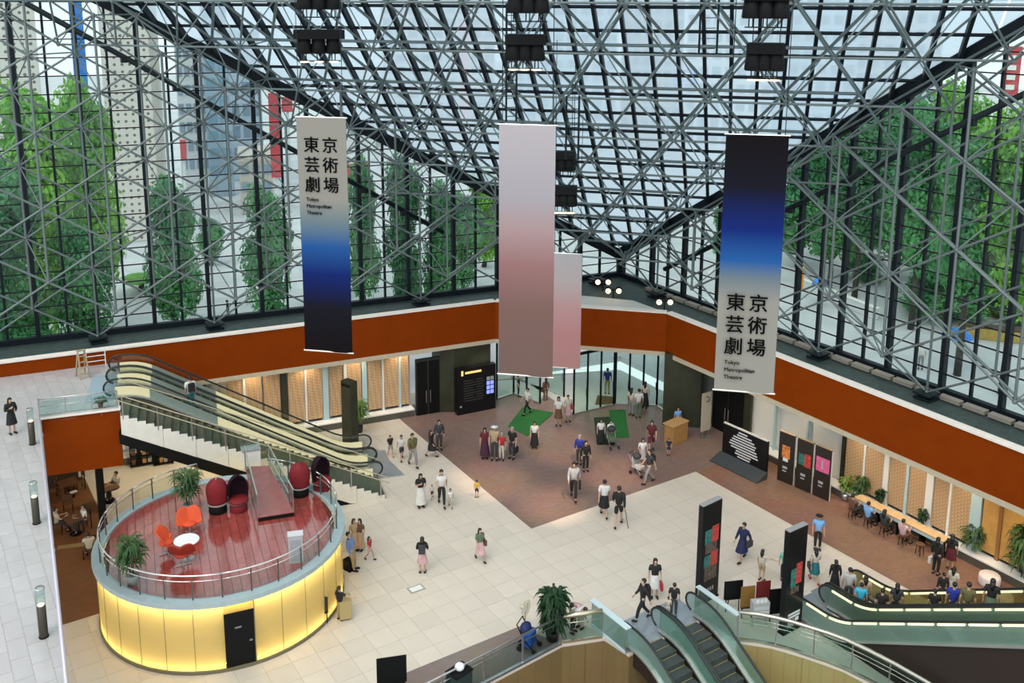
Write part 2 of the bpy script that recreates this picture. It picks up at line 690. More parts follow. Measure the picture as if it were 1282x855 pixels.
# deck behind the fascia that carries the glass
mb = MB()
mb.prism([(-6, yf(-6) + 0.3), (XC, YC + 0.35), (XF + 0.3, YC2 + 0.2), (XF + 0.3, 8), (XG + 0.3, 8), (XG + 0.3, YG + 0.3), (-6, yg(-6) + 0.3)], ZB + 0.3, ZL)
LEDGE = struct(mb, 'trim_1', GUTTER, 'dark gutter ledge between the orange fascia and the glass')
# upstand and inner step of the gutter
mb = MB()
mb.bar((-6, yg(-6) - 0.22, ZL + 0.14), (XG, YG - 0.22, ZL + 0.14), 0.3, 0.28)
mb.bar((XG - 0.22, YG, ZL + 0.14), (XG - 0.22, 8, ZL + 0.14), 0.3, 0.28)
mb.build('sill_kerb', DARK, LEDGE)
mb = MB()
mb.obox((-6, yf(-6) + 0.35, ZL), (XC + 6, YC - yf(-6), 0), LN * 0.75, (0, 0, 0.05))
mb.obox((XF + 0.35, YC2 - 0.2, ZL), (0, 8 - YC2, 0), (0.75, 0, 0), (0, 0, 0.05))
mb.build('walkway', GUTTER2, LEDGE)
MB().prism([(XC + 0.6, YC + 0.5), (XF + 0.5, YC2 + 0.6), (XF + 0.4, YC2 + 3.2), (XC + 3.2, YC + 1.2)], ZL + 0.05, ZL + 0.1).build('corner_deck', mat('white_deck', (0.62, 0.6, 0.55), 0.6), LEDGE)
mb = MB()
for k in range(26):
    y = 40.5 - k * 1.1
    mb.box((XG - 0.75, y, ZL + 0.12), (0.34, 0.95, 0.16))
for k in range(0):
    pass
tag(mb.build('cable_tray', mat('tray_beige', (0.30, 0.27, 0.22), 0.6), LEDGE), kind='stuff')

# ------------------------------------------------------------------ glass walls and roof
MS = 1.335      # mullion spacing
TS = 0.857      # transom spacing


def glass_wall(name, label, o, d, inner, smin, smax, zmax):
    """vertical glazed wall from point o along d"""
    o, d, inner = V(o), V(d).normalized(), V(inner).normalized()
    root = thing(name, label, None, o, kind='structure')

    def zr(s):
        q = o + d * s
        return min(zmax, zroof(q.x, q.y))
    sA, sB = smin, smax
    zA, zB = zroof(*(o + d * sA).xy), zroof(*(o + d * sB).xy)
    slope = (zB - zA) / (sB - sA)
    n = int((smax - smin) / MS) + 1
    mulls, trans, panes = [], [], []
    for i in range(n + 1):
        s = min(smin + i * MS, smax)
        h = zr(s)
        if h > ZL + 0.3:
            big = i % 2 == 0
            q = o + d * s
            mulls.append((q, h, big))
    j = 0
    while ZL + j * TS < zmax:
        z = ZL + j * TS
        s_end = min(smax, sA + (z - zA) / slope) if slope < 0 else smax
        if s_end > smin + 0.3:
            trans.append((o + d * smin + V((0, 0, z)), o + d * s_end + V((0, 0, z))))
        j += 1
    # mullions: one object each, shared unit bar
    ub = mesh_of(MB().obox((-0.5, -0.5, 0), (1, 0, 0), (0, 1, 0), (0, 0, 1)), 'mullion', DARK)
    for q, h, big in mulls:
        w_, dp = (0.20, 0.30) if big else (0.11, 0.16)
        mm = frame(V((q.x, q.y, ZL)) + inner * 0.08, d * w_, inner * dp, V((0, 0, h - ZL)))
        inst(ub, 'mullion', root, mm)
    for a, b in trans:
        mm = frame(a + inner * 0.03 - V((0, 0, 0.03)), inner * 0.07, V((0, 0, 0.055)), (b - a))
        inst(ub, 'transom', root, mm)
    # panes
    pm = mesh_of(MB().obox((0.04, 0, 0.03), (MS - 0.08, 0, 0), (0, -0.012, 0), (0, 0, TS - 0.06)), 'pane', GLASS_W)
    cells = []
    for i in range(n):
        for j in range(int((zmax - ZL) / TS) + 1):
            s0, z0 = smin + i * MS, ZL + j * TS
            s1 = min(s0 + MS, smax)
            q = [(s0 + 0.04, z0 + 0.03), (s1 - 0.04, z0 + 0.03), (s1 - 0.04, z0 + TS - 0.03), (s0 + 0.04, z0 + TS - 0.03)]
            full = s1 == s0 + MS
            c = clip(q, -slope, 1.0, zA - slope * sA - 0.1)
            if len(c) < 3 or area2(c) < 0.03:
                continue
            if area2(c) < area2(q) * 0.999:
                full = False
            cen = o + d * (s0 + MS / 2) + V((0, 0, z0))
            cells.append((in_view(cen, 30), full, c, s0, z0, cen))
    cells.sort(key=lambda t: (not t[0], (t[5] - CAM).length))
    rest = MB()
    k = 0
    for vis, full, c, s0, z0, cen in cells:
        if vis and k < 300:
            k += 1
            if full:
                inst(pm, 'pane', root, frame(o + d * s0 + V((0, 0, z0)), d, -inner, (0, 0, 1)))
            else:
                MB().slab([o + d * s + V((0, 0, z)) for s, z in c], inner * 0.012).build('pane', GLASS_W, root)
        else:
            rest.slab([o + d * s + V((0, 0, z)) for s, z in c], inner * 0.012)
    if rest.v:
        tag(rest.build('outer_panes', GLASS_W, root), kind='stuff')
    return root


GD = V((1, -0.188, 0)).normalized()
GN = V((-0.188, -1, 0)).normalized()      # inwards
S0 = -1.0
GO = V((0, 51.3, 0))
SMAX = (XG - 0) / GD.x
glass_wall('window_1', 'tall glazed wall looking out on the trees and the perforated towers', GO, GD, GN, 5.35 / GD.x - 4 * MS, SMAX, 24.5)
glass_wall('window_2', 'tall glazed wall above the counter looking out on the park plaza', (XG, 12.0, 0), (0, 1, 0), (-1, 0, 0), 0.0, YG - 12.0, 24.5)

# roof of glass sloping down into the corner
E1R = V((RN.y, -RN.x, 0)).normalized()               # level direction of the purlins
E2R = RN.cross(E1R)
if E2R.z > 0:
    E2R = -E2R                                       # down the slope
RO = RC.copy()
RS, PS = 1.12, 1.5                                   # rafter and purlin spacing
ROOF = thing('ceiling', 'sloping glass roof descending into the corner of the hall', None, RO, kind='structure')


def roof_pt(a, b, off=0.0):
    return RO + E1R * a + E2R * b + RN * off


def roof_clip(poly, mg=0.0):
    # inside the two walls (in a, b coordinates)
    def half(pl, f, c):
        ka, kb = f(E1R), f(E2R)
        return clip(pl, ka, kb, c - f(RO))
    pl = half(poly, lambda p: p.x, XG - mg)
    if len(pl) > 2:
        pl = half(pl, lambda p: p.y + 0.188 * p.x, 51.3 - mg)
    if len(pl) > 2:
        pl = half(pl, lambda p: p.z, 25.5)
    return pl


ub = mesh_of(MB().obox((-0.5, -0.5, 0), (1, 0, 0), (0, 1, 0), (0, 0, 1)), 'rafter', DARK)


def roof_bar(a0, b0, a1, b1, w_, dp, name, mt):
    seg = [(a0, b0), (a1, b1), (a1 + 1e-5, b1 + 1e-5)]
    # clip the segment by the same limits
    t0, t1 = 0.0, 1.0
    P0, P1 = roof_pt(a0, b0), roof_pt(a1, b1)
    for f, c in ((lambda p: p.x, XG), (lambda p: p.y + 0.188 * p.x, 51.3), (lambda p: p.z, 25.5)):
        d0, d1 = f(P0) - c, f(P1) - c
        if d0 > 0 and d1 > 0:
            return
        if d0 > 0:
            t0 = max(t0, d0 / (d0 - d1))
        elif d1 > 0:
            t1 = min(t1, d0 / (d0 - d1))
    if t1 - t0 < 0.01:
        return
    A, B = P0.lerp(P1, t0), P0.lerp(P1, t1)
    if (B - A).length < 0.4:
        return
    dd = (B - A).normalized()
    sd_ = dd.cross(RN)
    inst(ub, name, ROOF, frame(A - RN * (dp / 2 + 0.02), sd_ * w_, RN * dp, B - A), mt)


NA, NB0, NB1 = 17, -11, 10
for i in range(-NA, NA + 1):
    a = i * RS
    roof_bar(a, -20, a, 20, 0.15, 0.32, 'rafter', DARK)
for j in range(NB0, NB1 + 1):
    b = j * PS
    roof_bar(-30, b, 30, b, 0.09, 0.12, 'purlin', DARK)
cells = []
pm = mesh_of(MB().obox((0.05, 0.04, 0), (RS - 0.1, 0, 0), (0, PS - 0.08, 0), (0, 0, 0.012)), 'pane', GLASS_R)
for i in range(-NA - 6, NA + 6):
    for j in range(NB0 - 2, NB1 + 2):
        q = [(i * RS + 0.05, j * PS + 0.04), ((i + 1) * RS - 0.05, j * PS + 0.04), ((i + 1) * RS - 0.05, (j + 1) * PS - 0.04), (i * RS + 0.05, (j + 1) * PS - 0.04)]
        c = roof_clip(q, 0.1)
        if len(c) < 3 or area2(c) < 0.05:
            continue
        cen = roof_pt((i + .5) * RS, (j + .5) * PS)
        cells.append((in_view(cen, 20), area2(c) > 0.999 * area2(q), c, i, j, cen))
cells.sort(key=lambda t: (not t[0], (t[5] - CAM).length))
rest = MB()
k = 0
for vis, full, c, i, j, cen in cells:
    if vis and k < 300:
        k += 1
        if full:
            inst(pm, 'pane', ROOF, frame(roof_pt(i * RS, j * PS), E1R, E2R, RN * (1 if E1R.cross(E2R).dot(RN) > 0 else -1)))
        else:
            MB().slab([roof_pt(*t) for t in c], RN * 0.012).build('pane', GLASS_R, ROOF)
    else:
        rest.slab([roof_pt(*t) for t in c], RN * 0.012)
if rest.v:
    tag(rest.build('outer_panes', GLASS_R, ROOF), kind='stuff')
# heavy edge beams where the roof meets the walls
for nm, A, B, inn in (('edge_beam', V((4, yg(4), 0)), V((XG, YG, 0)), GN), ('edge_beam', V((XG, 14, 0)), V((XG, YG, 0)), V((-1, 0, 0)))):
    A.z, B.z = zroof(A.x, A.y), zroof(B.x, B.y)
    MB().bar(A + inn * 0.3, B + inn * 0.3, 0.42, 0.62).build(nm, DARK, ROOF)
# ------------------------------------------------------------------ steel space frames (double layer, octet pattern)
def octet(parent, O, a, A, b, B, inn, off, h, ni, nj, ok, r1, r2, r3, jpar=0, m1=STEEL, m2=STEEL, zlow=6.6):
    """a: chord direction, b: across, inn: inwards"""
    O, a, b, inn = V(O), V(a), V(b), V(inn)

    def n1(i, j):
        return O + inn * off + a * ((i + 0.5 * ((j + jpar) % 2)) * A) + b * (j * B)

    def n2(i, j):
        return n1(i, j) + inn * h + a * (A / 2) + b * (B / 3)

    def apex(i, j):
        return (i + ((j + jpar) % 2), j + 1)

    members, nodes = [], set()

    def add(p, q, r, mt):
        if ok(p) and ok(q):
            members.append((p, q, r, mt))
            nodes.add(tuple(round(c, 3) for c in p))
            nodes.add(tuple(round(c, 3) for c in q))
    for j in range(*nj):
        for i in range(*ni):
            for f, r, mt in ((n1, r1, m1), (n2, r2, m2)):
                p = f(i, j)
                if f is n2 and p.z < zlow:
                    continue
                add(p, f(i + 1, j), r, mt)
                for di in ((0, -1) if (j + jpar) % 2 == 0 else (0, 1)):
                    if f is n2 and f(i + di, j + 1).z < zlow:
                        continue
                    add(p, f(i + di, j + 1), r * 0.9, mt)
            c = n2(i, j)
            if c.z < zlow:
                continue
            for t in ((i, j), (i + 1, j), apex(i, j)):
                add(c, n1(*t), r3, m1)
    rods(parent, members)
    mb = MB()
    for c in nodes:
        mb.ball(c, 0.10, 6, 4)
    tag(mb.build('node_joints', m1, parent, smooth=True), kind='stuff')


def ok_wall(p):
    return 5.8 < p.z < min(24.5, zroof(p.x, p.y) - 0.55) and p.x < XG - 0.4 and p.y < yg(p.x) - 0.3


CB = 2.68
sfl = thing('space_frame', 'grey steel tube lattice standing against the long glass wall', 'steel frame', GO + GN * 1.3 + V((7.95, 0, ZL)))
octet(sfl, GO + GD * (7.98 / GD.x) + V((0, 0, 6.05)), (0, 0, 1), 3.42, GD, CB / GD.x, GN, 1.3, 1.9, (-1, 6), (-4, 12), ok_wall, 0.055, 0.058, 0.030)
sfr = thing('space_frame', 'grey steel tube lattice standing against the glass wall over the counter', 'steel frame', (XG - 1.3, 22.57, ZL))
octet(sfr, V((XG, 22.57, 6.05)), (0, 0, 1), 3.42, (0, 1, 0), 2.83, V((-1, 0, 0)), 1.3, 1.9, (-1, 6), (-4, 9), ok_wall, 0.055, 0.058, 0.030)


def ok_roof(p):
    q = zroof(p.x, p.y)
    return p.z < 25.5 and p.z > 6.6 and p.x < XG - 0.5 and p.y < yg(p.x) - 0.4


sfo = thing('space_frame', 'pale steel tube lattice hanging under the sloping glass roof', 'steel frame', RO)
octet(sfo, RO + E2R * 0.35, E1R, 3.1, E2R, 2.99, -RN, 0.55, 2.1, (-12, 12), (-6, 6), ok_roof, 0.075, 0.05, 0.028, m1=STEEL2, m2=STEEL)

# pedestals under the wall frames
ped = MB()
ped.box((0, 0, 0.06), (0.75, 0.75, 0.12))
ped.box((0, 0, 0.16), (0.45, 0.45, 0.2))
pedm = mesh_of(ped, 'pedestal', DARKPIPE)
ped2 = mesh_of(MB().box((0, 0, 0.3), (0.8, 0.8, 0.08)), 'bearing_plate', DARKPIPE)
for k in range(-1, 6):
    s = (7.98 + 2 * CB * k) / GD.x
    q = GO + GD * s + GN * 1.3
    if q.x > XG - 1.5 or q.x < 0:
        continue
    inst(pedm, 'pedestal', sfl, Matrix.Translation((q.x, q.y, ZL + 0.0)))
    inst(ped2, 'bearing_plate', sfl, Matrix.Translation((q.x, q.y, ZL - 0.02)))
for k in range(-1, 4):
    inst(pedm, 'pedestal', sfr, Matrix.Translation((XG - 1.3, 22.57 + 5.66 * k, ZL)))
    inst(ped2, 'bearing_plate', sfr, Matrix.Translation((XG - 1.3, 22.57 + 5.66 * k, ZL - 0.02)))

# dark sloping service pipes on brackets along both glass walls
def service_pipe(label, pts, n_, p0):
    P3 = [ONP(x, y, p0, n_) for x, y in pts]
    root = thing('service_pipe', label, 'pipe', P3[-1])
    MB().tube([P3[0], P3[-1]], 0.13, 8).build('pipe', DARKPIPE, root, True)
    d = (P3[-1] - P3[0])
    nrm = V((n_[0], n_[1], 0)).normalized()
    for k in range(1, 9):
        c = P3[0] + d * (k / 9.0)
        MB().box(c + V((0, 0, -0.12)), (0.28, 0.28, 0.3)).bar(c, c + nrm * (0.55 if nrm.y > 0.5 or nrm.x > 0.5 else -0.55), 0.08, 0.08).build('bracket', DARKPIPE, root)


gn_ = (0.188, 1.0)
service_pipe('dark pipe sloping across the long glass wall in front of the trees', [(14, -6), (555, 291)], gn_, (0, 51.3 - 0.75))
service_pipe('dark pipe sloping across the glass wall above the counter', [(1290, 114), (832, 337)], (1, 0), (XG - 0.75, 0))
# ------------------------------------------------------------------ outside ground
PLAZA = mat('plaza_paving', (0.50, 0.505, 0.52), 0.7, noise=0.12, scale=0.4)
mb = MB()
mb.prism([(-90, yg(-90) + 1), (XG + 1, YG + 1), (260, YG + 1), (260, 320), (-90, 320)], -0.4, -0.03)
mb.prism([(XG + 1, YG + 1), (XG + 1, -60), (260, -60), (260, YG + 1)], -0.4, -0.03)
struct(mb, 'floor_outside', PLAZA, 'pale paved plaza outside the glass')

# ------------------------------------------------------------------ stair well and basement
WELLT = brick_mat('olive_wall_tile', (0.42, 0.33, 0.13), (0.40, 0.31, 0.12), (0.30, 0.24, 0.10), 0.35, 1.2)
WELLB = brick_mat('brown_wall_tile', (0.26, 0.17, 0.07), (0.24, 0.16, 0.065), (0.18, 0.12, 0.05), 0.4, 1.2)
mb = MB()
for a, b in (((1.5, 22.6), (8, 23.4)), ((8, 23.4), (18.1, 24.29)), ((18.1, 24.29), (19.56, 23.76)), ((19.56, 23.76), (19.72, 22.62)), ((19.72, 22.62), (23.4, 22.62))):
    d = V((b[0] - a[0], b[1] - a[1], 0))
    n_ = V((-d.y, d.x, 0)).normalized()
    mb.obox((a[0], a[1], -5.5), d, n_ * 0.25, (0, 0, 5.39))
struct(mb, 'wall_well', WELLB, 'brown tiled wall of the escalator well below the hall floor')
CURVE = [(23.4, 21.1), (23.9, 20.65), (24.21, 20.26), (24.55, 19.75), (24.81, 19.22), (25.1, 18.65), (25.32, 18.1), (25.5, 17.3), (25.65, 16.4), (25.75, 15.4), (25.8, 14.0), (25.8, 12.0)]
mb = MB()
for a, b in zip(CURVE[:-1], CURVE[1:]):
    d = V((b[0] - a[0], b[1] - a[1], 0))
    n_ = V((-d.y, d.x, 0)).normalized()
    mb.obox((a[0], a[1], -5.5), d, n_ * 0.25, (0, 0, 5.39))
struct(mb, 'wall_curved_well', WELLT, 'curved olive tiled wall of the escalator well')
mb = MB().prism([(1.5, 6), (26.2, 6), (26.2, 24.6), (1.5, 24.6)], -5.7, -5.5)
struct(mb, 'floor_basement', mat('dark_red_carpet', (0.06, 0.008, 0.006), 0.8), 'dark red floor at the bottom of the escalator well')

# ------------------------------------------------------------------ shopfronts under the fascia
def lattice_mat(name, c1, c2):
    mt = bpy.data.materials.new(name)
    mt.use_nodes = True
    nt, ns, lk = tree_nodes(mt)
    b = ns['Principled BSDF']
    b.inputs['Roughness'].default_value = 0.6
    tc = ns.new('ShaderNodeTexCoord')
    mp = ns.new('ShaderNodeMapping')
    mp.inputs['Rotation'].default_value = (0.6, 0.6, PI / 4)
    ck = ns.new('ShaderNodeTexChecker')
    ck.inputs['Scale'].default_value = 9
    ck.inputs['Color1'].default_value = (*c1, 1)
    ck.inputs['Color2'].default_value = (*c2, 1)
    lk.new(tc.outputs['Object'], mp.inputs['Vector'])
    lk.new(mp.outputs[0], ck.inputs['Vector'])
    lk.new(ck.outputs['Color'], b.inputs['Base Color'])
    return mt


LATTICE = lattice_mat('tan_lattice', (0.60, 0.40, 0.22), (0.44, 0.28, 0.15))
AMBER = mat('amber_screen', (0.55, 0.30, 0.08), 0.5, noise=0.1)
PALEBLUE = mat('pale_blue_frame', (0.46, 0.62, 0.66), 0.4)
SHOPWHITE = mat('shop_white', (0.80, 0.80, 0.76), 0.5)
DGREEN = mat('dark_green_cladding', (0.028, 0.030, 0.014), 0.5, noise=0.25, scale=2)


def shopfront(name, label, o, d, n_, panels, posts, s0, s1, top=ZB + 0.3, arcs=(), dark_posts=()):
    """o + d*s along the glazing, n_ points away from the hall"""
    o, d, n_ = V(o), V(d).normalized(), V(n_).normalized()
    root = thing(name, label, None, o + d * s0, kind='structure')
    up = V((0, 0, 1))
    MB().obox(o + d * s0 + n_ * 0.25 + up * 0.4, d * (s1 - s0), n_ * 0.03, up * (top - 0.4)).build('frosted_backing', SHOPWHITE, root)
    MB().obox(o + d * s0 - n_ * 0.05 + up * (top - 0.55), d * (s1 - s0), n_ * 0.2, up * 0.55).build('header', PALEBLUE, root)
    MB().obox(o + d * s0 - n_ * 0.45, d * (s1 - s0), n_ * 0.6, up * 0.36).build('sill', mat('sill_dark', (0.10, 0.09, 0.07), 0.5), root)
    MB().obox(o + d * s0 - n_ * 0.5 + up * 0.36, d * (s1 - s0), n_ * 0.66, up * 0.06).build('sill_board', SHOPWHITE, root)
    for a, b, mt in panels:
        if b < a:
            a, b = b, a
        me = MB().obox((0, 0, 0), (1, 0, 0), (0, 0.05, 0), (0, 0, 1))
        q = o + d * a + n_ * 0.02 + up * 0.55
        me = MB().obox(q, d * (b - a), n_ * 0.05, up * (top - 0.85))
        me.build('lattice_panel', mt, root)
        MB().obox(q + d * (b - a) * 0.08 - n_ * 0.01 - up * 0.06, d * (b - a) * 0.84, n_ * 0.08, up * 0.06).build('panel_foot', BLACK, root)
    for s, w_, mt in posts:
        MB().obox(o + d * (s - w_ / 2) - n_ * 0.04 + up * 0.42, d * w_, n_ * 0.16, up * (top - 0.42)).build('post', mt, root)
    for s, w_, h_ in arcs:
        pts = [(s - w_, top - 0.4), (s + w_, top - 0.4)]
        arc = [(s + w_ * math.cos(t * PI / 8), top - 0.4 - h_ * math.sin(t * PI / 8)) for t in range(0, 9)]
        MB().slab([o + d * a + n_ * 0.12 + up * z for a, z in arc], n_ * 0.03).build('arched_valance', PALEBLUE, root)
    return root


SX = LT.x
pan = [(14.95, 15.76), (16.16, 16.98), (17.12, 17.9), (18.25, 19.0), (19.25, 19.95), (20.31, 21.07), (21.2, 22.0), (22.1, 22.55)]
pan += [(13.2, 13.95), (14.08, 14.85)]
shopfront('window_3', 'shopfront of tan lattice panels under the long orange fascia', (0, 48.45, 0), LT, LN, [(a / SX, b / SX, LATTICE) for a, b in pan],
          [(15.96 / SX, 0.3, DGREEN), (17.05 / SX, 0.1, SHOPWHITE), (18.07 / SX, 0.3, PALEBLUE), (19.12 / SX, 0.18, SHOPWHITE), (20.13 / SX, 0.26, PALEBLUE), (21.13 / SX, 0.09, SHOPWHITE),
           (22.05 / SX, 0.12, PALEBLUE), (14.0 / SX, 0.12, SHOPWHITE), (13.0 / SX, 0.35, BEIGE), (12.3 / SX, 0.3, BEIGE)],
          8.0 / SX, 22.7 / SX, arcs=[(18.1 / SX, 0.75, 0.45), (15.2 / SX, 0.6, 0.5), (21.4 / SX, 0.7, 0.35)])
# dark kiosk opening beside the escalator
o = MB().obox((10.2, yf(10.2) + 0.55, 2.3), LT * 1.9, LN * 0.1, (0, 0, 1.3)).build('kiosk_opening', BLACK)
tag(o, 'dark hatch opening in the wall behind the lit escalator', 'hatch')
MB().obox((10.9, yf(10.9) + 0.5, 2.35), LT * 0.8, LN * 0.04, (0, 0, 0.75)).build('lit_pane', mat('lit_pane', (0.9, 0.85, 0.75), 0.5, emit=(1, 0.93, 0.8), es=0.9), o)

pr = [(26.02, 25.05), (24.93, 24.02), (23.72, 22.92), (22.74, 21.96), (21.57, 20.87), (20.78, 19.96)]
pa = [(19.42, 18.75), (18.6, 17.8), (17.4, 16.6)]
shopfront('window_4', 'shopfront of tan and amber panels behind the counter', (35.3, 0, 0), (0, 1, 0), (1, 0, 0),
          [(a, b, LATTICE) for a, b in pr] + [(a, b, AMBER) for a, b in pa],
          [(26.15, 0.16, DGREEN), (24.99, 0.09, SHOPWHITE), (23.87, 0.24, SHOPWHITE), (22.83, 0.13, PALEBLUE), (21.77, 0.32, SHOPWHITE), (20.83, 0.1, SHOPWHITE), (19.7, 0.45, PALEBLUE),
           (18.68, 0.14, mat('amber_post', (0.3, 0.14, 0.04), 0.5)), (17.6, 0.3, DGREEN), (28.2, 0.1, PALEBLUE), (30.2, 0.1, PALEBLUE), (32.0, 0.4, DGREEN)],
          12.0, 32.2, arcs=[(30.6, 1.0, 0.55), (28.4, 1.1, 0.6)])

# black double doors beside the staff counter and the lattice shopfront
def black_door(name, label, o, d, n_, w_, h_):
    o, d, n_ = V(o), V(d).normalized(), V(n_).normalized()
    root = thing(name, label, None, o, kind='structure')
    MB().obox(o, d * w_, n_ * 0.15, (0, 0, h_)).build('door_frame', mat('door_frame', (0.02, 0.02, 0.018), 0.5), root)
    for k in range(2):
        lf = MB().obox(o + d * (0.06 + k * w_ / 2) - n_ * 0.03, d * (w_ / 2 - 0.1), n_ * 0.04, (0, 0, h_ - 0.15)).build('leaf', BLACK, root)
        MB().tube([o + d * (w_ / 2 + (k - 0.5) * 0.24) - n_ * 0.08 + V((0, 0, 0.7)), o + d * (w_ / 2 + (k - 0.5) * 0.24) - n_ * 0.08 + V((0, 0, 1.4))], 0.018).build('handle', STAIN, lf)


black_door('door_1', 'black double door beside the lattice shopfront', (22.72, 44.1, 0), LT, LN, 1.35, 3.2)
black_door('door_2', 'black double door between green cladding and white windows', (35.35, 34.5, 0), (0, -1, 0), (1, 0, 0), 2.2, 3.2)
struct(MB().prism([(24.05, 43.85), (24.7, 43.45), (26.9, 43.2), (27.3, 44.6), (24.2, 45.0)], 0, ZB + 0.3), 'wall_board', DGREEN, 'dark green cladding behind the black directory board')
struct(MB().prism([(33.25, 36.05), (34.65, 34.7), (36.2, 34.9), (36.2, 37.0), (34.35, 37.1)], 0, ZB + 0.3), 'wall_green', DGREEN, 'dark green cladding beside the glass entrance')

# ------------------------------------------------------------------ glass entrance in the corner
ENTR = thing('door_3', 'glass entrance screens under the cut corner', None, G(768, 507), kind='structure')
GLASS_E = glass_mat('entrance_glass', (0.80, 0.90, 0.86), 0.08)


def screen(pa_, pb_, n, h=3.5, gm=GLASS_E):
    A, B = G(*pa_), G(*pb_)
    d = (B - A) / n
    for k in range(n):
        a = A + d * k
        f = MB().obox(a + d * 0.04 + V((0, 0, 0.08)), d * 0.92, d.cross(V((0, 0, 1))).normalized() * 0.015, (0, 0, h - 0.2)).build('glass_panel', gm, ENTR)
        if k % 2 == 0:
            MB().bar(a + d * 0.9 + V((0, 0, 0.9)), a + d * 0.9 + V((0, 0, 1.4)), 0.03, 0.03).build('door_pull', STAIN, f)
    for k in range(n + 1):
        a = A + d * k
        MB().bar(a, a + V((0, 0, h)), 0.07, 0.09).build('jamb', DARK, ENTR)
    MB().bar(A + V((0, 0, h - 0.06)), B + V((0, 0, h - 0.06)), 0.1, 0.14).build('head_rail', DARK, ENTR)
    MB().bar(A + V((0, 0, 0.04)), B + V((0, 0, 0.04)), 0.1, 0.08).build('threshold', STAIN, ENTR)


screen((718, 519), (768, 507), 3)
screen((770, 506), (822, 508), 3)
screen((822, 508), (834, 517), 1)
screen((622, 500), (643, 493), 1)
screen((643, 493), (676, 505), 2)
screen((684, 487), (706, 497), 1)
# entrance matting and steps outside
o = MB().prism([G(745, 507).xy, G(768, 506).xy, G(768, 497).xy, G(748, 495).xy], 0.004, 0.02).build('door_mat', mat('brown_mat', (0.16, 0.09, 0.03), 0.9, noise=0.2, scale=8))
tag(o, 'brown door mat between the glass screens', 'mat')

# warm downlights of the soffit
def downlight(p, e, col=(1.0, 0.78, 0.5), spot=2.2):
    ld = bpy.data.lights.new('soffit_downlight', 'SPOT')
    ld.energy = e
    ld.color = col
    ld.spot_size = spot
    ld.spot_blend = 0.8
    ld.shadow_soft_size = 0.15
    lo = bpy.data.objects.new('soffit_downlight', ld)
    link(lo)
    lo.location = p


for x in (14.3, 17.0, 19.6, 22.0):
    downlight((x, yf(x) + 0.42, 3.95), 150)
for y in (17.5, 20.0, 22.5, 25.0):
    downlight((34.3, y, 3.95), 170)
downlight((34.2, 28.4, 3.95), 120)
downlight((34.2, 31.0, 3.95), 120)
downlight((26.2, 42.6, 3.6), 60, (1, 0.9, 0.75))
downlight((31.3, 40.2, 3.6), 150, (1, 0.86, 0.6))
downlight((29.6, 41.8, 3.6), 150, (1, 0.86, 0.6))

# ------------------------------------------------------------------ trees outside
def leaf_mat(name, c1, c2):
    mt = bpy.data.materials.new(name)
    mt.use_nodes = True
    nt, ns, lk = tree_nodes(mt)
    b = ns['Principled BSDF']
    b.inputs['Roughness'].default_value = 0.6
    tc = ns.new('ShaderNodeTexCoord')
    nz = ns.new('ShaderNodeTexNoise')
    nz.inputs['Scale'].default_value = 0.55
    nz.inputs['Detail'].default_value = 5
    rp = ns.new('ShaderNodeValToRGB')
    rp.color_ramp.elements[0].position, rp.color_ramp.elements[1].position = 0.35, 0.68
    rp.color_ramp.elements[0].color = (*c1, 1)
    rp.color_ramp.elements[1].color = (*c2, 1)
    lk.new(tc.outputs['Object'], nz.inputs['Vector'])
    lk.new(nz.outputs['Fac'], rp.inputs[0])
    lk.new(rp.outputs[0], b.inputs['Base Color'])
    tr = ns.new('ShaderNodeBsdfTranslucent')
    mx = ns.new('ShaderNodeMixShader')
    mx.inputs[0].default_value = 0.35
    lk.new(rp.outputs[0], tr.inputs[0])
    lk.new(b.outputs[0], mx.inputs[1])
    lk.new(tr.outputs[0], mx.inputs[2])
    lk.new(mx.outputs[0], ns['Material Output'].inputs[0])
    return mt


LEAF_A = leaf_mat('bright_leaf', (0.06, 0.27, 0.05), (0.36, 0.66, 0.10))
LEAF_B = leaf_mat('mid_leaf', (0.035, 0.19, 0.08), (0.17, 0.47, 0.17))
LEAF_C = leaf_mat('dark_leaf', (0.035, 0.14, 0.07), (0.13, 0.34, 0.14))
BARK = mat('bark', (0.05, 0.045, 0.035), 0.9, noise=0.3)


def crown(n, seed, leaf=0.42, blobs=14, sq=1.0):
    """leaf sheets in a unit crown: radius 1, height -1..1"""
    rnd = random.Random(seed)
    bl = []
    for k in range(blobs):
        t = rnd.uniform(0, 2 * PI)
        z = rnd.uniform(-0.75, 0.8)
        r = rnd.uniform(0.0, 0.62) * math.sqrt(max(0.05, 1 - z * z))
        bl.append((V((r * math.cos(t), r * math.sin(t), z)), rnd.uniform(0.3, 0.46)))
    mb = MB()
    for k in range(n):
        c, r = bl[k % blobs]
        d = V((rnd.gauss(0, 1), rnd.gauss(0, 1), rnd.gauss(0, 1))).normalized()
        p = c + d * r * rnd.uniform(0.6, 1.0)
        nr = (d + V((rnd.gauss(0, .5), rnd.gauss(0, .5), rnd.gauss(0, .5) + 0.3))).normalized()
        a = nr.cross(V((rnd.gauss(0, 1), rnd.gauss(0, 1), rnd.gauss(0, 1)))).normalized()
        b = nr.cross(a)
        s = leaf * rnd.uniform(0.6, 1.2)
        mb.add([p - a * s, p + b * s * 0.55, p + a * s, p - b * s * 0.55], [(0, 1, 2, 3)])
    return mb


CROWNS = [mesh_of(crown(9000, s, 0.056, 22), 'crown', LEAF_A) for s in (1, 2, 3)]


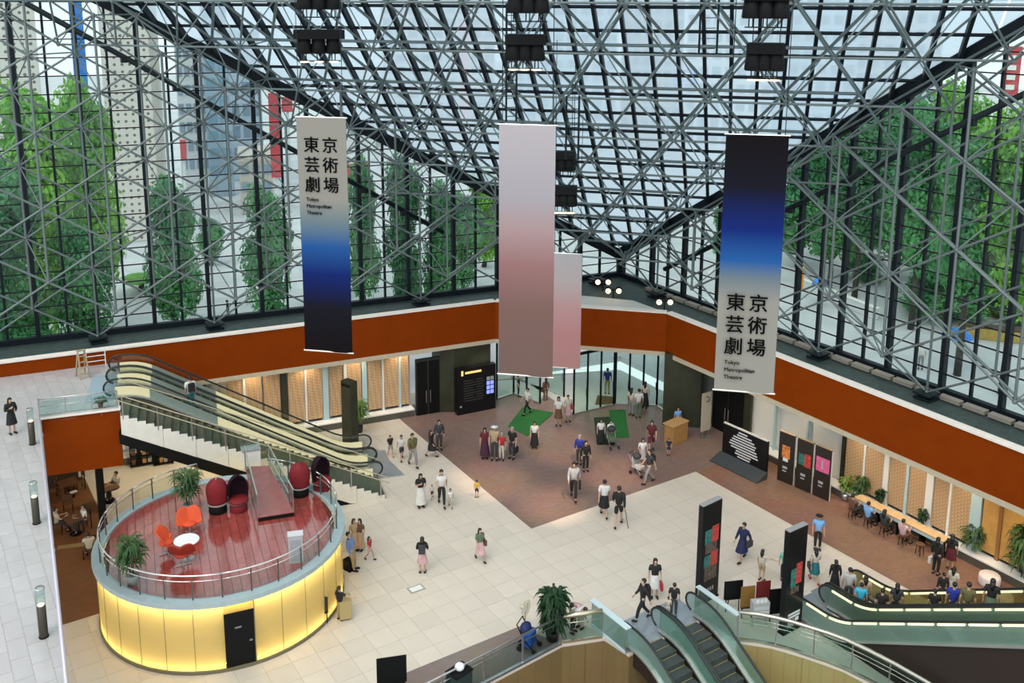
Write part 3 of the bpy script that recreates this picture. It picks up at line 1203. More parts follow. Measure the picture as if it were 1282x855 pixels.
def tree(px, dist, ytop, wpx, leaf, label, trunk_h=None, k=0, group=None):
    base = AT(px, 300, dist)
    base.z = -0.03
    sc = dist / 1235.0 * 1.02
    top = CZ - (ytop - 5) * sc
    w_ = wpx * sc / 2
    th = trunk_h if trunk_h is not None else top * 0.12
    root = thing('leafy_tree', label, 'tree', base, 0, group)
    h_ = (top - th) / 2
    mm = Matrix.Translation(base + V((0, 0, th + h_))) @ Matrix.Rotation(k * 1.3, 4, 'Z') @ Matrix.Diagonal((w_, w_, h_, 1))
    inst(CROWNS[k % 3], 'crown', root, mm, leaf)
    MB().tube([base, base + V((0.1, 0, th * 0.6)), base + V((0, 0.15, th + h_))], [0.24, 0.19, 0.1], 8).build('trunk', BARK, root, True)
    for q in range(3):
        t = q * 2.1 + k
        a = base + V((0, 0, th * 0.9))
        MB().tube([a, a + V((math.cos(t) * w_ * 0.5, math.sin(t) * w_ * 0.5, h_ * 0.8))], [0.1, 0.04], 6).build('branch', BARK, root)
    return root


tree(45, 66, 98, 150, LEAF_A, 'broad bright green tree below the white perforated tower', k=0)
tree(112, 74, 96, 110, LEAF_A, 'bright green tree below the hanging blue sign', k=1)
tree(0, 60, 190, 130, LEAF_B, 'deep green low tree before the perforated tower with the ladder stand below', k=2)
tree(95, 61, 255, 90, LEAF_B, 'round dark tree with its crown under the bright green trees', k=0)
tree(212, 66, 212, 96, LEAF_B, 'slim tree standing on the plaza beside the narrow perforated tower', k=1)
tree(172, 78, 330, 70, LEAF_A, 'small yellow green tree on the plaza below the narrow tower', k=2, trunk_h=1.0)
tree(332, 64, 228, 82, LEAF_B, 'tree behind the blue and white banner beside the red signs', k=0)
tree(452, 68, 196, 66, LEAF_B, 'tree seen between the blue and white banner and the edge beam', k=1)
tree(505, 64, 205, 78, LEAF_C, 'dark tree behind the tall pale pink banner', k=2)
tree(578, 72, 240, 74, LEAF_B, 'tree partly hidden by the tall pale pink banner', k=0)
tree(1000, 84, 165, 120, LEAF_B, 'dark tree beside the navy and grey banner over the plaza', k=1)
tree(1075, 76, 150, 110, LEAF_C, 'dark green tree in the park behind the service pipe', k=2, trunk_h=4.5)
tree(1150, 70, 120, 120, LEAF_B, 'mid green park tree under the red sign', k=0, trunk_h=4.5)
tree(1215, 62, 150, 120, LEAF_B, 'large park tree before the yellow planter', k=1, trunk_h=5.2)
tree(1275, 60, 128, 130, LEAF_A, 'sunlit yellow green park tree beside the red sign', k=2, trunk_h=5.2)
tree(1050, 98, 150, 170, LEAF_B, 'wide park tree farthest back behind the dark trees', k=0)
tree(1225, 96, 200, 220, LEAF_A, 'broad bright tree at the back of the park', k=1)
tree(418, 72, 222, 70, LEAF_B, 'tree on the plaza right behind the lettered pale banner', k=2)
tree(548, 66, 228, 74, LEAF_B, 'tree between the dark tree and the tall pink banner', k=1)
tree(606, 80, 215, 70, LEAF_A, 'light green tree hidden mostly by the tall pink banner', k=2)
tree(262, 84, 262, 44, LEAF_B, 'small tree in front of the grey office building', k=0)
tree(1120, 84, 108, 130, LEAF_B, 'tall park tree rising to the edge beam', k=2)
tree(1190, 84, 92, 120, LEAF_A, 'tall bright park tree rising above the others', k=0)
tree(1042, 78, 222, 90, LEAF_B, 'rounded park tree over the low pale wall', k=1, trunk_h=2.5)
for px, d, yt, wp, nm in ((1085, 82, 300, 70, 'clipped green shrub on the plaza by the low wall'), (1268, 76, 300, 120, 'clipped green shrub behind the yellow planter'),
                          (30, 58, 380, 70, 'low shrub on the plaza before the broad tree'), (1180, 74, 300, 150, 'wide green shrub in the middle of the park'), (905, 80, 255, 40, 'shrub beside the navy and grey banner')):
    tree(px, d, yt, wp, LEAF_B, nm, trunk_h=0.1, k=int(px) % 3)['category'] = 'shrub'

# ------------------------------------------------------------------ buildings and signs outside
def dot_mat(name, base, dot):
    mt = bpy.data.materials.new(name)
    mt.use_nodes = True
    nt, ns, lk = tree_nodes(mt)
    b = ns['Principled BSDF']
    b.inputs['Roughness'].default_value = 0.7
    tc = ns.new('ShaderNodeTexCoord')
    vm = ns.new('ShaderNodeVectorMath')
    vm.operation = 'MULTIPLY'
    vm.inputs[1].default_value = (1.55, 1.55, 1.55)
    fr = ns.new('ShaderNodeVectorMath')
    fr.operation = 'FRACTION'
    sb = ns.new('ShaderNodeVectorMath')
    sb.operation = 'SUBTRACT'
    sb.inputs[1].default_value = (0.5, 0.5, 0.5)
    mk = ns.new('ShaderNodeVectorMath')
    mk.operation = 'MULTIPLY'
    mk.inputs[1].default_value = (1, 0, 1)
    ln = ns.new('ShaderNodeVectorMath')
    ln.operation = 'LENGTH'
    lt = ns.new('ShaderNodeMath')
    lt.operation = 'LESS_THAN'
    lt.inputs[1].default_value = 0.21
    mx = ns.new('ShaderNodeMix')
    mx.data_type = 'RGBA'
    mx.inputs['A'].default_value = (*base, 1)
    mx.inputs['B'].default_value = (*dot, 1)
    lk.new(tc.outputs['Object'], vm.inputs[0])
    lk.new(vm.outputs[0], fr.inputs[0])
    lk.new(fr.outputs[0], sb.inputs[0])
    lk.new(sb.outputs[0], mk.inputs[0])
    lk.new(mk.outputs[0], ln.inputs[0])
    lk.new(ln.outputs['Value'], lt.inputs[0])
    lk.new(lt.outputs[0], mx.inputs['Factor'])
    lk.new(mx.outputs['Result'], b.inputs['Base Color'])
    return mt


DOTS = dot_mat('perforated_panel', (0.66, 0.61, 0.55), (0.16, 0.13, 0.11))
WIN = mat('far_window', (0.22, 0.30, 0.38), 0.2)


def block(px0, px1, ytop, dist, depth, mt, label, name='building', win=None, zbase=0.0, cat='building', roof=True):
    """box building whose front spans two pixel columns at a given distance; win = (columns, rows, material)"""
    c = AT((px0 + px1) / 2, 200, dist)
    az = math.atan2(c.x, c.y)
    wd = (px1 - px0) * dist / 1235.0 * 1.02
    top = CZ - (ytop - 5) * dist / 1235.0 * 1.02
    root = thing(name, label, cat, (c.x, c.y, zbase), -az)
    iw = world_of(root)

    def loc(x, y, z):
        return iw @ V((x, y, z - zbase))
    b = MB()
    b.obox(loc(-wd / 2, 0, zbase), iw.to_3x3() @ V((wd, 0, 0)), iw.to_3x3() @ V((0, depth, 0)), (0, 0, top - zbase))
    body = b.build('body', mt, root)
    if roof:
        MB().obox(loc(-wd / 2 - 0.15, -0.15, top), iw.to_3x3() @ V((wd + 0.3, 0, 0)), iw.to_3x3() @ V((0, depth + 0.3, 0)), (0, 0, 0.5)).build('parapet', mt, root)
    if win:
        nc, nr, wm = win
        ww, hh = wd / nc, (min(top, 26) - 2) / nr
        me = mesh_of(MB().obox((0, 0, 0), (ww * 0.66, 0, 0), (0, 0.12, 0), (0, 0, hh * 0.55)), 'window', wm)
        for i in range(nc):
            for j in range(nr):
                q = loc(-wd / 2 + (i + 0.17) * ww, -0.1, min(top, 26) - (j + 1) * hh + hh * 0.25)
                inst(me, 'window', body, frame(q, iw.to_3x3() @ V((1, 0, 0)), iw.to_3x3() @ V((0, 1, 0)), (0, 0, 1)))
    return root


CONC = mat('pale_concrete', (0.60, 0.61, 0.62), 0.8, noise=0.06, scale=0.3)
BLUEG = mat('blue_grey_facade', (0.32, 0.42, 0.52), 0.4, noise=0.08, scale=0.3)
BLUEP = mat('pale_blue_facade', (0.50, 0.60, 0.70), 0.5, noise=0.05, scale=0.3)
TAUPE = mat('taupe_facade', (0.50, 0.45, 0.40), 0.7)
block(-60, 46, -160, 92, 8, DOTS, 'broad white tower pierced with rows of small round holes', roof=False, zbase=4)
block(140, 192, -160, 95, 4, DOTS, 'narrow white tower pierced with rows of small round holes', roof=False)
block(195, 207, -160, 97, 3, mat('tower_edge', (0.62, 0.58, 0.54), 0.7), 'plain pale fin beside the narrow perforated tower', roof=False)
block(228, 261, 52, 120, 4, CONC, 'grey office building with bands of windows', win=(4, 7, WIN))
block(262, 291, -40, 115, 4, BLUEG, 'blue grey tower beside the grey office building', win=(2, 12, mat('far_window_blue', (0.20, 0.33, 0.45), 0.2)))
block(293, 330, 40, 125, 8, BLUEP, 'pale blue office block with wide windows', win=(3, 6, WIN))
block(300, 340, 195, 104, 8, TAUPE, 'low taupe building at the edge of the plaza', win=(3, 2, WIN))
block(380, 470, 150, 150, 12, CONC, 'long pale building beyond the trees', win=(8, 6, WIN))
block(480, 620, -30, 165, 12, CONC, 'pale office tower behind the tall pink banner', win=(9, 12, WIN))
block(640, 770, -40, 150, 14, BLUEP, 'pale blue tower seen through the glass roof', win=(8, 12, WIN))
block(775, 850, -40, 160, 14, CONC, 'white office tower with square windows seen through the roof', win=(6, 12, WIN))
block(855, 960, -40, 140, 14, mat('white_facade', (0.72, 0.74, 0.76), 0.7), 'white building carrying the blue sign', win=(7, 10, WIN))
block(965, 1060, -40, 150, 14, BLUEP, 'pale blue building beside the white building with the blue sign', win=(6, 10, WIN))
block(1065, 1160, -40, 170, 14, CONC, 'pale grey building above the park trees', win=(6, 10, WIN))


def board(px0, px1, y0, y1, dist, mt, name, label, deco=None):
    c = AT((px0 + px1) / 2, (y0 + y1) / 2, dist)
    az = math.atan2(c.x, c.y)
    s = dist / 1235.0 * 1.02
    wd, ht = (px1 - px0) * s, (y1 - y0) * s
    root = thing(name, label, 'sign', (c.x, c.y, c.z - ht / 2), -az)
    R3 = world_of(root).to_3x3()
    q = V((c.x, c.y, c.z - ht / 2)) - R3 @ V((wd / 2, 0, 0))
    MB().obox(q, R3 @ V((wd, 0, 0)), R3 @ V((0, 0.5, 0)), (0, 0, ht)).build('panel', mt, root)
    if deco:
        for k in range(4):
            MB().obox(q + R3 @ V((wd * 0.25, -0.06, 0)) + V((0, 0, ht * (0.12 + 0.2 * k))), R3 @ V((wd * 0.5, 0, 0)), R3 @ V((0, 0.06, 0)), (0, 0, ht * 0.1)).build('mark', deco, root)
    MB().tube([q + R3 @ V((wd / 2, 0.3, 0)) + V((0, 0, 0)), V((c.x, c.y, 0)) + R3 @ V((0, 0.3, 0))], 0.15).build('mast', CONC, root)
    return root


SBLUE = mat('blue_sign', (0.01, 0.16, 0.55), 0.5)
SRED = mat('red_sign', (0.50, 0.06, 0.07), 0.5)
SPINK = mat('pink_sign', (0.75, 0.35, 0.42), 0.5)
board(89, 103, -40, 104, 88, SBLUE, 'hanging_sign', 'tall blue vertical sign between the perforated towers')
board(338, 350, 118, 222, 100, SRED, 'vertical_sign', 'tall red vertical sign beside the banner with blue lower half')
board(353, 366, 122, 140, 104, SRED, 'wall_sign', 'short red sign next to the tall red vertical sign')
board(226, 233, 176, 200, 90, SRED, 'small_sign', 'small red sign below the grey office building')
board(428, 462, 205, 232, 110, SRED, 'shop_sign', 'wide dark red shop sign beyond the trees')
board(576, 588, 25, 150, 135, SPINK, 'vertical_sign', 'pale pink vertical sign seen through the roof glass')
board(845, 873, 88, 106, 130, mat('blue_sign_b', (0.10, 0.28, 0.75), 0.5), 'roof_sign', 'blue sign on the white building seen through the roof', WHITE)
board(1258, 1275, 62, 116, 88, SRED, 'vertical_sign', 'red vertical sign above the bright park trees', WHITE)
board(996, 1006, 335, 364, 66, mat('orange_sign', (0.8, 0.25, 0.03), 0.5), 'kiosk_sign', 'small orange sign standing on the plaza')

# plaza furniture seen through the glass
def dome_umbrella(px, py, r, mt, label):
    p = G(px, py)
    root = thing('plaza_umbrella', label, 'umbrella', p)
    MB().tube([p, p + V((0, 0, 2.3))], 0.03).build('pole', STAIN, root)
    MB().lathe([(r, 1.75), (r * 0.75, 2.05), (r * 0.4, 2.25), (0.01, 2.35)], 10, p).build('canopy', mt, root)


UBLUE = mat('blue_canvas', (0.02, 0.22, 0.75), 0.6)
dome_umbrella(1195, 455, 0.95, UBLUE, 'bright blue umbrella on the plaza beyond the counter windows')
dome_umbrella(1024, 385, 0.6, UBLUE, 'small blue umbrella on the plaza beside the orange sign')
p0, p1 = G(1198, 418), G(1290, 428)
o = MB().bar(V((p0.x, p0.y, 0.35)), V((p1.x, p1.y, 0.35)), 1.2, 0.7).build('plaza_planter', mat('ochre_stone', (0.50, 0.33, 0.09), 0.8, noise=0.15))
tag(o, 'long ochre stone planter at the edge of the park', 'planter')
MB().bar(V((p0.x, p0.y, 0.74)), V((p1.x, p1.y, 0.74)), 1.0, 0.1).build('soil', mat('soil', (0.08, 0.05, 0.03), 0.9), o)
o = MB().bar(G(1000, 360) + V((0, 0, 0.4)), G(1098, 400) + V((0, 0, 0.4)), 0.3, 0.8).build('low_wall', CONC)
tag(o, 'low pale wall along the plaza under the park trees', 'wall')
MB().bar(G(1000, 360) + V((0, 0, 0.83)), G(1098, 400) + V((0, 0, 0.83)), 0.4, 0.06).build('coping', SHOPWHITE, o)
# ------------------------------------------------------------------ round stage with lit wall
def panel_mat():
    mt = bpy.data.materials.new('backlit_panel')
    mt.use_nodes = True
    nt, ns, lk = tree_nodes(mt)
    ns.clear()
    out = ns.new('ShaderNodeOutputMaterial')
    tr = ns.new('ShaderNodeBsdfTranslucent')
    tr.inputs[0].default_value = (0.93, 0.78, 0.42, 1)
    df = ns.new('ShaderNodeBsdfDiffuse')
    df.inputs[0].default_value = (0.62, 0.48, 0.24, 1)
    mx = ns.new('ShaderNodeMixShader')
    mx.inputs[0].default_value = 0.35
    lk.new(tr.outputs[0], mx.inputs[1])
    lk.new(df.outputs[0], mx.inputs[2])
    lk.new(mx.outputs[0], out.inputs[0])
    return mt


BACKLIT = panel_mat()
WOODR = var_mat('red_wood_deck', (0.32, 0.060, 0.048), 0.18, 0.10, noise=0.18, scale=5)
for _n in WOODR.node_tree.nodes:
    if _n.type == 'BSDF_PRINCIPLED':
        _n.inputs['Coat Weight'].default_value = 1.0
        _n.inputs['Coat Roughness'].default_value = 0.10
        _n.inputs['Coat IOR'].default_value = 1.9
RIMM = mat('blue_grey_rim', (0.36, 0.44, 0.45), 0.4, noise=0.06)
STRIP = mat('led_strip', (1, 0.9, 0.6), 0.5, emit=(1.0, 0.80, 0.36), es=15.0)
ZD = 2.6
drum = thing('round_stage', 'round raised stage with a glowing yellow wall and red wood deck', 'stage', DC)
NP = 28
A0 = math.radians(-106.6)
STEP = 2 * PI / NP


def pol(r, t, z=0.0):
    return DC + V((r * math.cos(t), r * math.sin(t), z))


for k in range(NP):
    t0 = A0 + k * STEP
    if k == 0:
        continue
    mb = MB()
    g = 0.008
    n = 4
    vs, fs = [], []
    for i in range(n + 1):
        t = t0 + g / DR + (STEP - 2 * g / DR) * i / n
        vs += [pol(DR, t, 0.12), pol(DR, t, 2.48)]
    for i in range(n):
        fs.append((2 * i, 2 * i + 2, 2 * i + 3, 2 * i + 1))
    mb.add(vs, fs)
    mb.build('wall_panel', BACKLIT, drum)
    MB().bar(pol(DR + 0.004, t0, 0.1), pol(DR + 0.004, t0, 2.48), 0.02, 0.02).build('panel_joint', mat('joint_olive', (0.30, 0.25, 0.10), 0.6), drum)
MB().bar(pol(DR + 0.004, A0 + STEP, 0.1), pol(DR + 0.004, A0 + STEP, 2.48), 0.03, 0.03).build('panel_joint', MATS['joint_olive'], drum)
MB().lathe([(4.08, 0.05), (4.08, 2.5)], 56, DC).build('inner_wall', SHOPWHITE, drum)
MB().tube([pol(4.23, i * 2 * PI / 56, 2.40) for i in range(56)], 0.022, 5, closed=True).build('light_strip', STRIP, drum)
MB().tube([pol(4.23, i * 2 * PI / 56, 0.20) for i in range(56)], 0.018, 5, closed=True).build('light_strip', STRIP, drum)
MB().lathe([(4.05, 0.0), (4.42, 0.0), (4.42, 0.12), (4.05, 0.12)], 56, DC).build('plinth', mat('plinth_olive', (0.16, 0.14, 0.08), 0.6), drum)
rim = MB().lathe([(4.13, 2.48), (4.5, 2.48), (4.5, 2.66), (4.13, 2.66), (4.13, 2.48)], 56, DC).build('rim', RIMM, drum)
# door in the lit wall
td0, td1 = A0, A0 + STEP
a, b = pol(DR + 0.02, td0), pol(DR + 0.02, td1)
nd = V((a.y - b.y, b.x - a.x, 0)).normalized()
nd = -nd if nd.dot(a - DC) > 0 else nd
dr = MB().obox(a, b - a, nd * 0.06, (0, 0, 2.12)).build('stage_door', BLACK, drum)
MB().obox(a + V((0, 0, 2.12)), b - a, nd * 0.05, (0, 0, 0.36)).build('transom_panel', BACKLIT, drum)
MB().box(a.lerp(b, 0.85) - nd * 0.03 + V((0, 0, 1.0)), (0.1, 0.06, 0.03), math.atan2((b - a).y, (b - a).x)).build('handle', STAIN, dr)
MB().box(a.lerp(b, 0.45) - nd * 0.012 + V((0, 0, 1.55)), (0.22, 0.02, 0.05), math.atan2((b - a).y, (b - a).x)).build('nameplate', mat('plate_grey', (0.2, 0.2, 0.2), 0.4), dr)
# deck planks
pd = V((0.2, 0.98, 0)).normalized()
px_ = V((pd.y, -pd.x, 0))
PWD = 0.3
for k in range(-14, 14):
    u0, u1 = k * PWD + 0.006, (k + 1) * PWD - 0.006
    um = max(abs(u0), abs(u1))
    if um > 4.12:
        continue
    pts = []
    for u in (u0, (u0 + u1) / 2, u1):
        pts.append((u, math.sqrt(4.13 ** 2 - u * u)))
    poly = [DC + px_ * u + pd * v for u, v in pts] + [DC + px_ * u - pd * v for u, v in reversed(pts)]
    o = MB().prism([(p.x, p.y) for p in poly], ZD - 0.03, ZD).build('deck_plank', WOODR, drum)
MB().lathe([(0.01, ZD - 0.04), (4.1, ZD - 0.04)], 40, DC).build('deck_base', mat('deck_gap', (0.10, 0.02, 0.015), 0.6), drum)
# railing round the deck, open at the ramp
gap0, gap1 = math.radians(52), math.radians(78)


def in_gap(t):
    t = (t + 2 * PI) % (2 * PI)
    return gap0 < t < gap1


prev = None
rail = []
for k in range(NP + 1):
    t = A0 + k * STEP
    tm = t + STEP / 2
    if in_gap(t) or in_gap(tm) or k == NP:
        if rail:
            MB().tube(rail, 0.028, 8).build('handrail', CHROME, drum, True)
            MB().tube([p - V((0, 0, 0.2)) for p in rail], 0.016, 6).build('lower_rail', CHROME, drum, True)
        rail = []
        if k < NP:
            continue
    if k == NP:
        break
    MB().bar(pol(4.22, t, ZD), pol(4.22, t, ZD + 0.92), 0.03, 0.05).build('post', mat('post_dark', (0.12, 0.12, 0.11), 0.4, 0.5), drum)
    vs = [pol(4.20, t + STEP * (0.05 + 0.9 * i / 3), z) for i in range(4) for z in (ZD + 0.08, ZD + 0.74)]
    MB().add(vs, [(0, 2, 3, 1), (2, 4, 5, 3), (4, 6, 7, 5)]).build('glass_panel', GLASS_B, drum)
    for i in range(4):
        rail.append(pol(4.22, t + STEP * i / 3, ZD + 0.93))

# raised walkway from the stair on to the deck
RZ = ZD + 0.17
rq = [G(323, 648, RZ), G(368, 641, RZ), G(337, 583, RZ + 0.06), G(307, 584, RZ + 0.06)]
ramp = thing('stage_ramp', 'raised red wood walkway with glass rails leading from the stair on to the stage', 'ramp', V((rq[0].x, rq[0].y, ZD)))
MB().slab([rq[0], rq[3], rq[2], rq[1]], (0, 0, -0.15)).build('walkway', mat('pinkish_red_wood', (0.33, 0.11, 0.10), 0.25, noise=0.1, scale=4), ramp)
MB().slab([rq[0] - V((0, 0, .02)), rq[1] - V((0, 0, .02)), rq[1] - V((0, 0, .15)), rq[0] - V((0, 0, .15))], (rq[0] - rq[3]).normalized() * 0.02).build('nosing', BLACK, ramp)
for s, (p, q) in enumerate(((rq[0], rq[3]), (rq[1], rq[2]))):
    MB().tube([p + V((0, 0, 0.95)), q + V((0, 0, 0.95))], 0.03, 8).build('handrail', CHROME, ramp)
    MB().obox(p + V((0, 0, 0.05)), q - p, V((0.012, 0, 0)), (0, 0, 0.82)).build('glass_panel', GLASS_B, ramp)
    for t in (0.02, 0.5, 0.98):
        c = p.lerp(q, t)
        MB().bar(c - V((0, 0, 0.1)), c + V((0, 0, 0.95)), 0.03, 0.04).build('post', STAIN, ramp)
MB().tube([rq[1].lerp(rq[2], 0.06) + V((-0.12, 0, 0.72)), rq[1].lerp(rq[2], 0.9) + V((-0.12, 0, 0.72))], 0.022).build('inner_rail', CHROME, ramp)
# white box at the stair end of the walkway
c = rq[3].lerp(rq[2], 0.35)
o = MB().box((c.x + 0.1, c.y + 0.62, RZ + 0.2), (0.75, 0.5, 0.75), -0.2).build('gate_cabinet', SHOPWHITE)
tag(o, 'white cabinet where the walkway meets the stair', 'cabinet')
MB().box((c.x + 0.1, c.y + 0.62, RZ + 0.60), (0.8, 0.55, 0.04), -0.2).build('cabinet_top', STAIN, o)

# ------------------------------------------------------------------ furniture on the stage
REDF = mat('red_upholstery', (0.19, 0.006, 0.010), 0.75, noise=0.1)
PLUMF = mat('dark_plum_upholstery', (0.016, 0.005, 0.010), 0.8, spec=0.2)
ORF = mat('orange_upholstery', (0.66, 0.075, 0.015), 0.65, noise=0.06)
ORF_SHADED = mat('shaded_orange_upholstery', (0.36, 0.03, 0.012), 0.65)  # orange upholstery darkened to red, shade on the chair back put into the colour


def tub_chair(px, py, rz, shell, seat, label):
    p = G(px, py, ZD)
    r = thing('high_back_chair', label, 'chair', p, rz, 'high oval chairs on the round stage')
    mb = MB()
    nu, nv = 14, 10
    vs, fs = [], []
    # oval wrap-round shell, open to local -y
    for layer in (0, 1):
        for j in range(nv + 1):
            z = 0.42 + 1.0 * j / nv
            f = math.sqrt(max(0.0, 1 - max(0, (z - 0.85) / 0.57) ** 2)) if z > 0.85 else 0.86 + 0.14 * (z - 0.42) / 0.43
            for i in range(nu + 1):
                t = math.radians(-15 + 210 * i / nu)
                rr = 0.42 - 0.05 * layer
                vs.append((rr * math.cos(t) * max(f, 0.05), rr * 0.9 * math.sin(t) * (0.55 + 0.45 * f) + 0.02, z))
    q = (nv + 1) * (nu + 1)
    for j in range(nv):
        for i in range(nu):
            a_ = j * (nu + 1) + i
            fs.append((a_, a_ + 1, a_ + nu + 2, a_ + nu + 1))
            fs.append((q + a_, q + a_ + nu + 1, q + a_ + nu + 2, q + a_ + 1))
    for j in range(nv):
        for i in (0, nu):
            a_ = j * (nu + 1) + i
            fs.append((a_, a_ + nu + 1, q + a_ + nu + 1, q + a_))
    for i in range(nu):
        a_ = nv * (nu + 1) + i
        fs.append((a_, a_ + 1, q + a_ + 1, q + a_))
        fs.append((i, q + i, q + i + 1, i + 1))
    MB().add(vs, fs).build('shell', shell, r, True, world=False)
    MB().lathe([(0.01, 0.36), (0.36, 0.36), (0.39, 0.40), (0.39, 0.47), (0.34, 0.52), (0.01, 0.53)], 16, (0, -0.03, 0)).build('seat', seat, r, True, world=False)
    MB().lathe([(0.33, 0.0), (0.35, 0.03), (0.33, 0.34), (0.01, 0.36)], 16, (0, 0, 0)).build('base', BLACK if shell is REDF else seat, r, True, world=False)
    MB().lathe([(0.37, 0.34), (0.40, 0.36), (0.40, 0.40), (0.37, 0.42)], 16, (0, 0, 0)).build('band', mat('chair_band', (0.25, 0.22, 0.21), 0.4), r, True, world=False)
    return r


tub_chair(273, 640, 2.75, REDF, REDF, 'red high oval chair turned away, beside the potted palm')
tub_chair(299, 638, -0.1, PLUMF, REDF, 'dark plum high oval chair with a red seat, against the walkway glass')
tub_chair(376, 619, 2.8, REDF, REDF, 'red high oval chair turned away, beyond the walkway')
tub_chair(403, 613, 0.35, PLUMF, REDF, 'dark plum high oval chair with a red seat, at the stage railing')


def heart_chair(px, py, rz, mt, label):
    p = G(px, py, ZD)
    r = thing('heart_chair', label, 'chair', p, rz, 'heart backed chairs round the white table')
    nu, nv = 20, 8
    vs, fs = [], []
    for j in range(nv + 1):
        s = j / nv
        for i in range(nu + 1):
            t = -PI * 0.12 + (PI * 1.24) * i / nu
            rr = 0.06 + 0.36 * s
            back = max(0.0, math.sin(t))
            lobe = 0.30 * (abs(math.cos(t)) ** 0.8) * back ** 0.5 + 0.34 * back
            z = 0.30 + 0.20 * s + lobe * s * 1.05
            vs.append((rr * math.cos(t) * 1.12, rr * math.sin(t) * 0.95, z))
    for j in range(nv):
        for i in range(nu):
            a_ = j * (nu + 1) + i
            fs.append((a_, a_ + 1, a_ + nu + 2, a_ + nu + 1))
    sh = MB().add(vs, fs).build('shell', mt, r, True, world=False)
    so = sh.modifiers.new('thick', 'SOLIDIFY')
    so.thickness = 0.05
    MB().lathe([(0.01, 0.42), (0.25, 0.42), (0.27, 0.45), (0.24, 0.50), (0.01, 0.51)], 16, (0, 0.02, 0)).build('seat_cushion', mt, r, True, world=False)
    MB().tube([(0, 0, 0.05), (0, 0, 0.34)], 0.03).build('stem', STAIN, r, world=False)
    for k in range(4):
        t = k * PI / 2 + 0.4
        MB().bar((0, 0, 0.05), (math.cos(t) * 0.3, math.sin(t) * 0.3, 0.025), 0.04, 0.03).build('base_arm', STAIN, r, world=False)
    return r


heart_chair(238, 669, -0.15, ORF, 'orange heart backed chair facing the hall behind the white table')
heart_chair(210, 693, 1.2, ORF, 'orange heart backed chair turned sideways beside the white table')
heart_chair(229, 708, 2.7, ORF_SHADED, 'orange heart backed chair in a darker shaded colour with its back to the railing')
p = G(235, 699, ZD)
r = thing('round_table', 'small round white pedestal table on the red deck', 'table', p)
MB().lathe([(0.01, 0.70), (0.43, 0.70), (0.44, 0.715), (0.43, 0.73), (0.01, 0.73)], 24, p).build('table_top', WHITE, r)
MB().tube([p + V((0, 0, 0.03)), p + V((0, 0, 0.7))], 0.035, 8).build('stem', STAIN, r)
MB().lathe([(0.24, 0), (0.24, 0.02), (0.05, 0.05)], 16, p).build('foot', STAIN, r)
# grey lectern box
p = G(371, 702, ZD)
r = thing('lectern_box', 'plain grey box standing beside the stage railing', 'box', p, -0.35)
MB().box((0, 0.0, 0.52), (0.5, 0.3, 1.04)).build('body', mat('light_grey_box', (0.42, 0.43, 0.43), 0.5), r, world=False)
MB().box((0, 0.0, 1.055), (0.54, 0.34, 0.03)).build('top', mat('pale_grey_top', (0.6, 0.6, 0.6), 0.4), r, world=False)
MB().box((0, -0.155, 0.5), (0.36, 0.02, 0.8)).build('front_panel', mat('mid_grey', (0.34, 0.34, 0.35), 0.5), r, world=False)

# ------------------------------------------------------------------ railings
def railing(label, pts, h=1.05, z=0.0, top_r=0.03, top_mat=CHROME, mid=(0.85,), post_gap=1.2, glass=True, name='glass_railing', gm=GLASS_B, post_mat=STAIN, base=True, gtop=0.9):
    pts = [V((p[0], p[1], z)) for p in pts]
    root = thing(name, label, 'railing', pts[0])
    up = V((0, 0, 1))
    MB().tube([p + up * h for p in pts], top_r, 8).build('top_rail', top_mat, root, True)
    for m_ in mid:
        MB().tube([p + up * m_ for p in pts], 0.016, 6).build('mid_rail', top_mat, root, True)
    # resample for posts
    L = [0.0]
    for a_, b_ in zip(pts[:-1], pts[1:]):
        L.append(L[-1] + (b_ - a_).length)
    n = max(1, round(L[-1] / post_gap))

    def at(s):
        for i in range(len(pts) - 1):
            if s <= L[i + 1] + 1e-6:
                return pts[i].lerp(pts[i + 1], (s - L[i]) / max(1e-6, L[i + 1] - L[i]))
        return pts[-1]
    st = [at(L[-1] * k / n) for k in range(n + 1)]
    for p in st:
        MB().bar(p, p + up * h, 0.035, 0.05).build('post', post_mat, root)
    if glass:
        for a_, b_ in zip(st[:-1], st[1:]):
            d = b_ - a_
            nn = V((-d.y, d.x, 0)).normalized()
            MB().obox(a_ + d * 0.03 + up * 0.1, d * 0.94, nn * 0.012, up * (h * gtop - 0.1)).build('glass_panel', gm, root)
    if base:
        for a_, b_ in zip(pts[:-1], pts[1:]):
            MB().bar(a_ + up * 0.04, b_ + up * 0.04, 0.1, 0.08).build('kerb', top_mat, root)
    return root


LILAC = mat('pale_lilac_rail', (0.62, 0.58, 0.64), 0.3, 0.3)
railing('long glass railing along the edge of the upper floor above the cafe', [(E0[0] - 0.06, E0[1]), (E1[0] - 0.06, E1[1] + 0.06)], 1.0, Z2, 0.035, LILAC, (), 1.3)
railing('short glass railing above the orange panel at the stair head', [(4.12, 40.95), (6.95, 40.25)], 0.75, Z2 + 0.17, 0.03, STAIN, (0.45,), 0.95)
railing('steel railing along the brown band at the edge of the well', [(8.2, 23.48), (18.0, 24.34)], 1.1, 0, 0.035, STAIN, (0.86,), 1.75)
BRASS = mat('pale_brass_tube', (0.70, 0.62, 0.44), 0.25, 0.8)
railing('short glass railing with a thick brass tube between palm and escalator', [(18.15, 24.36), (19.5, 23.86)], 1.05, 0, 0.09, BRASS, (0.75,), 1.4)
PALER = mat('pale_blue_capping', (0.62, 0.74, 0.76), 0.3, 0.2)
r = railing('glass parapet with wide pale blue capping beside the down escalator', [(19.62, 24.55), (19.66, 22.72)], 1.0, 0, 0.03, PALER, (), 2.0, gm=GLASS_T)
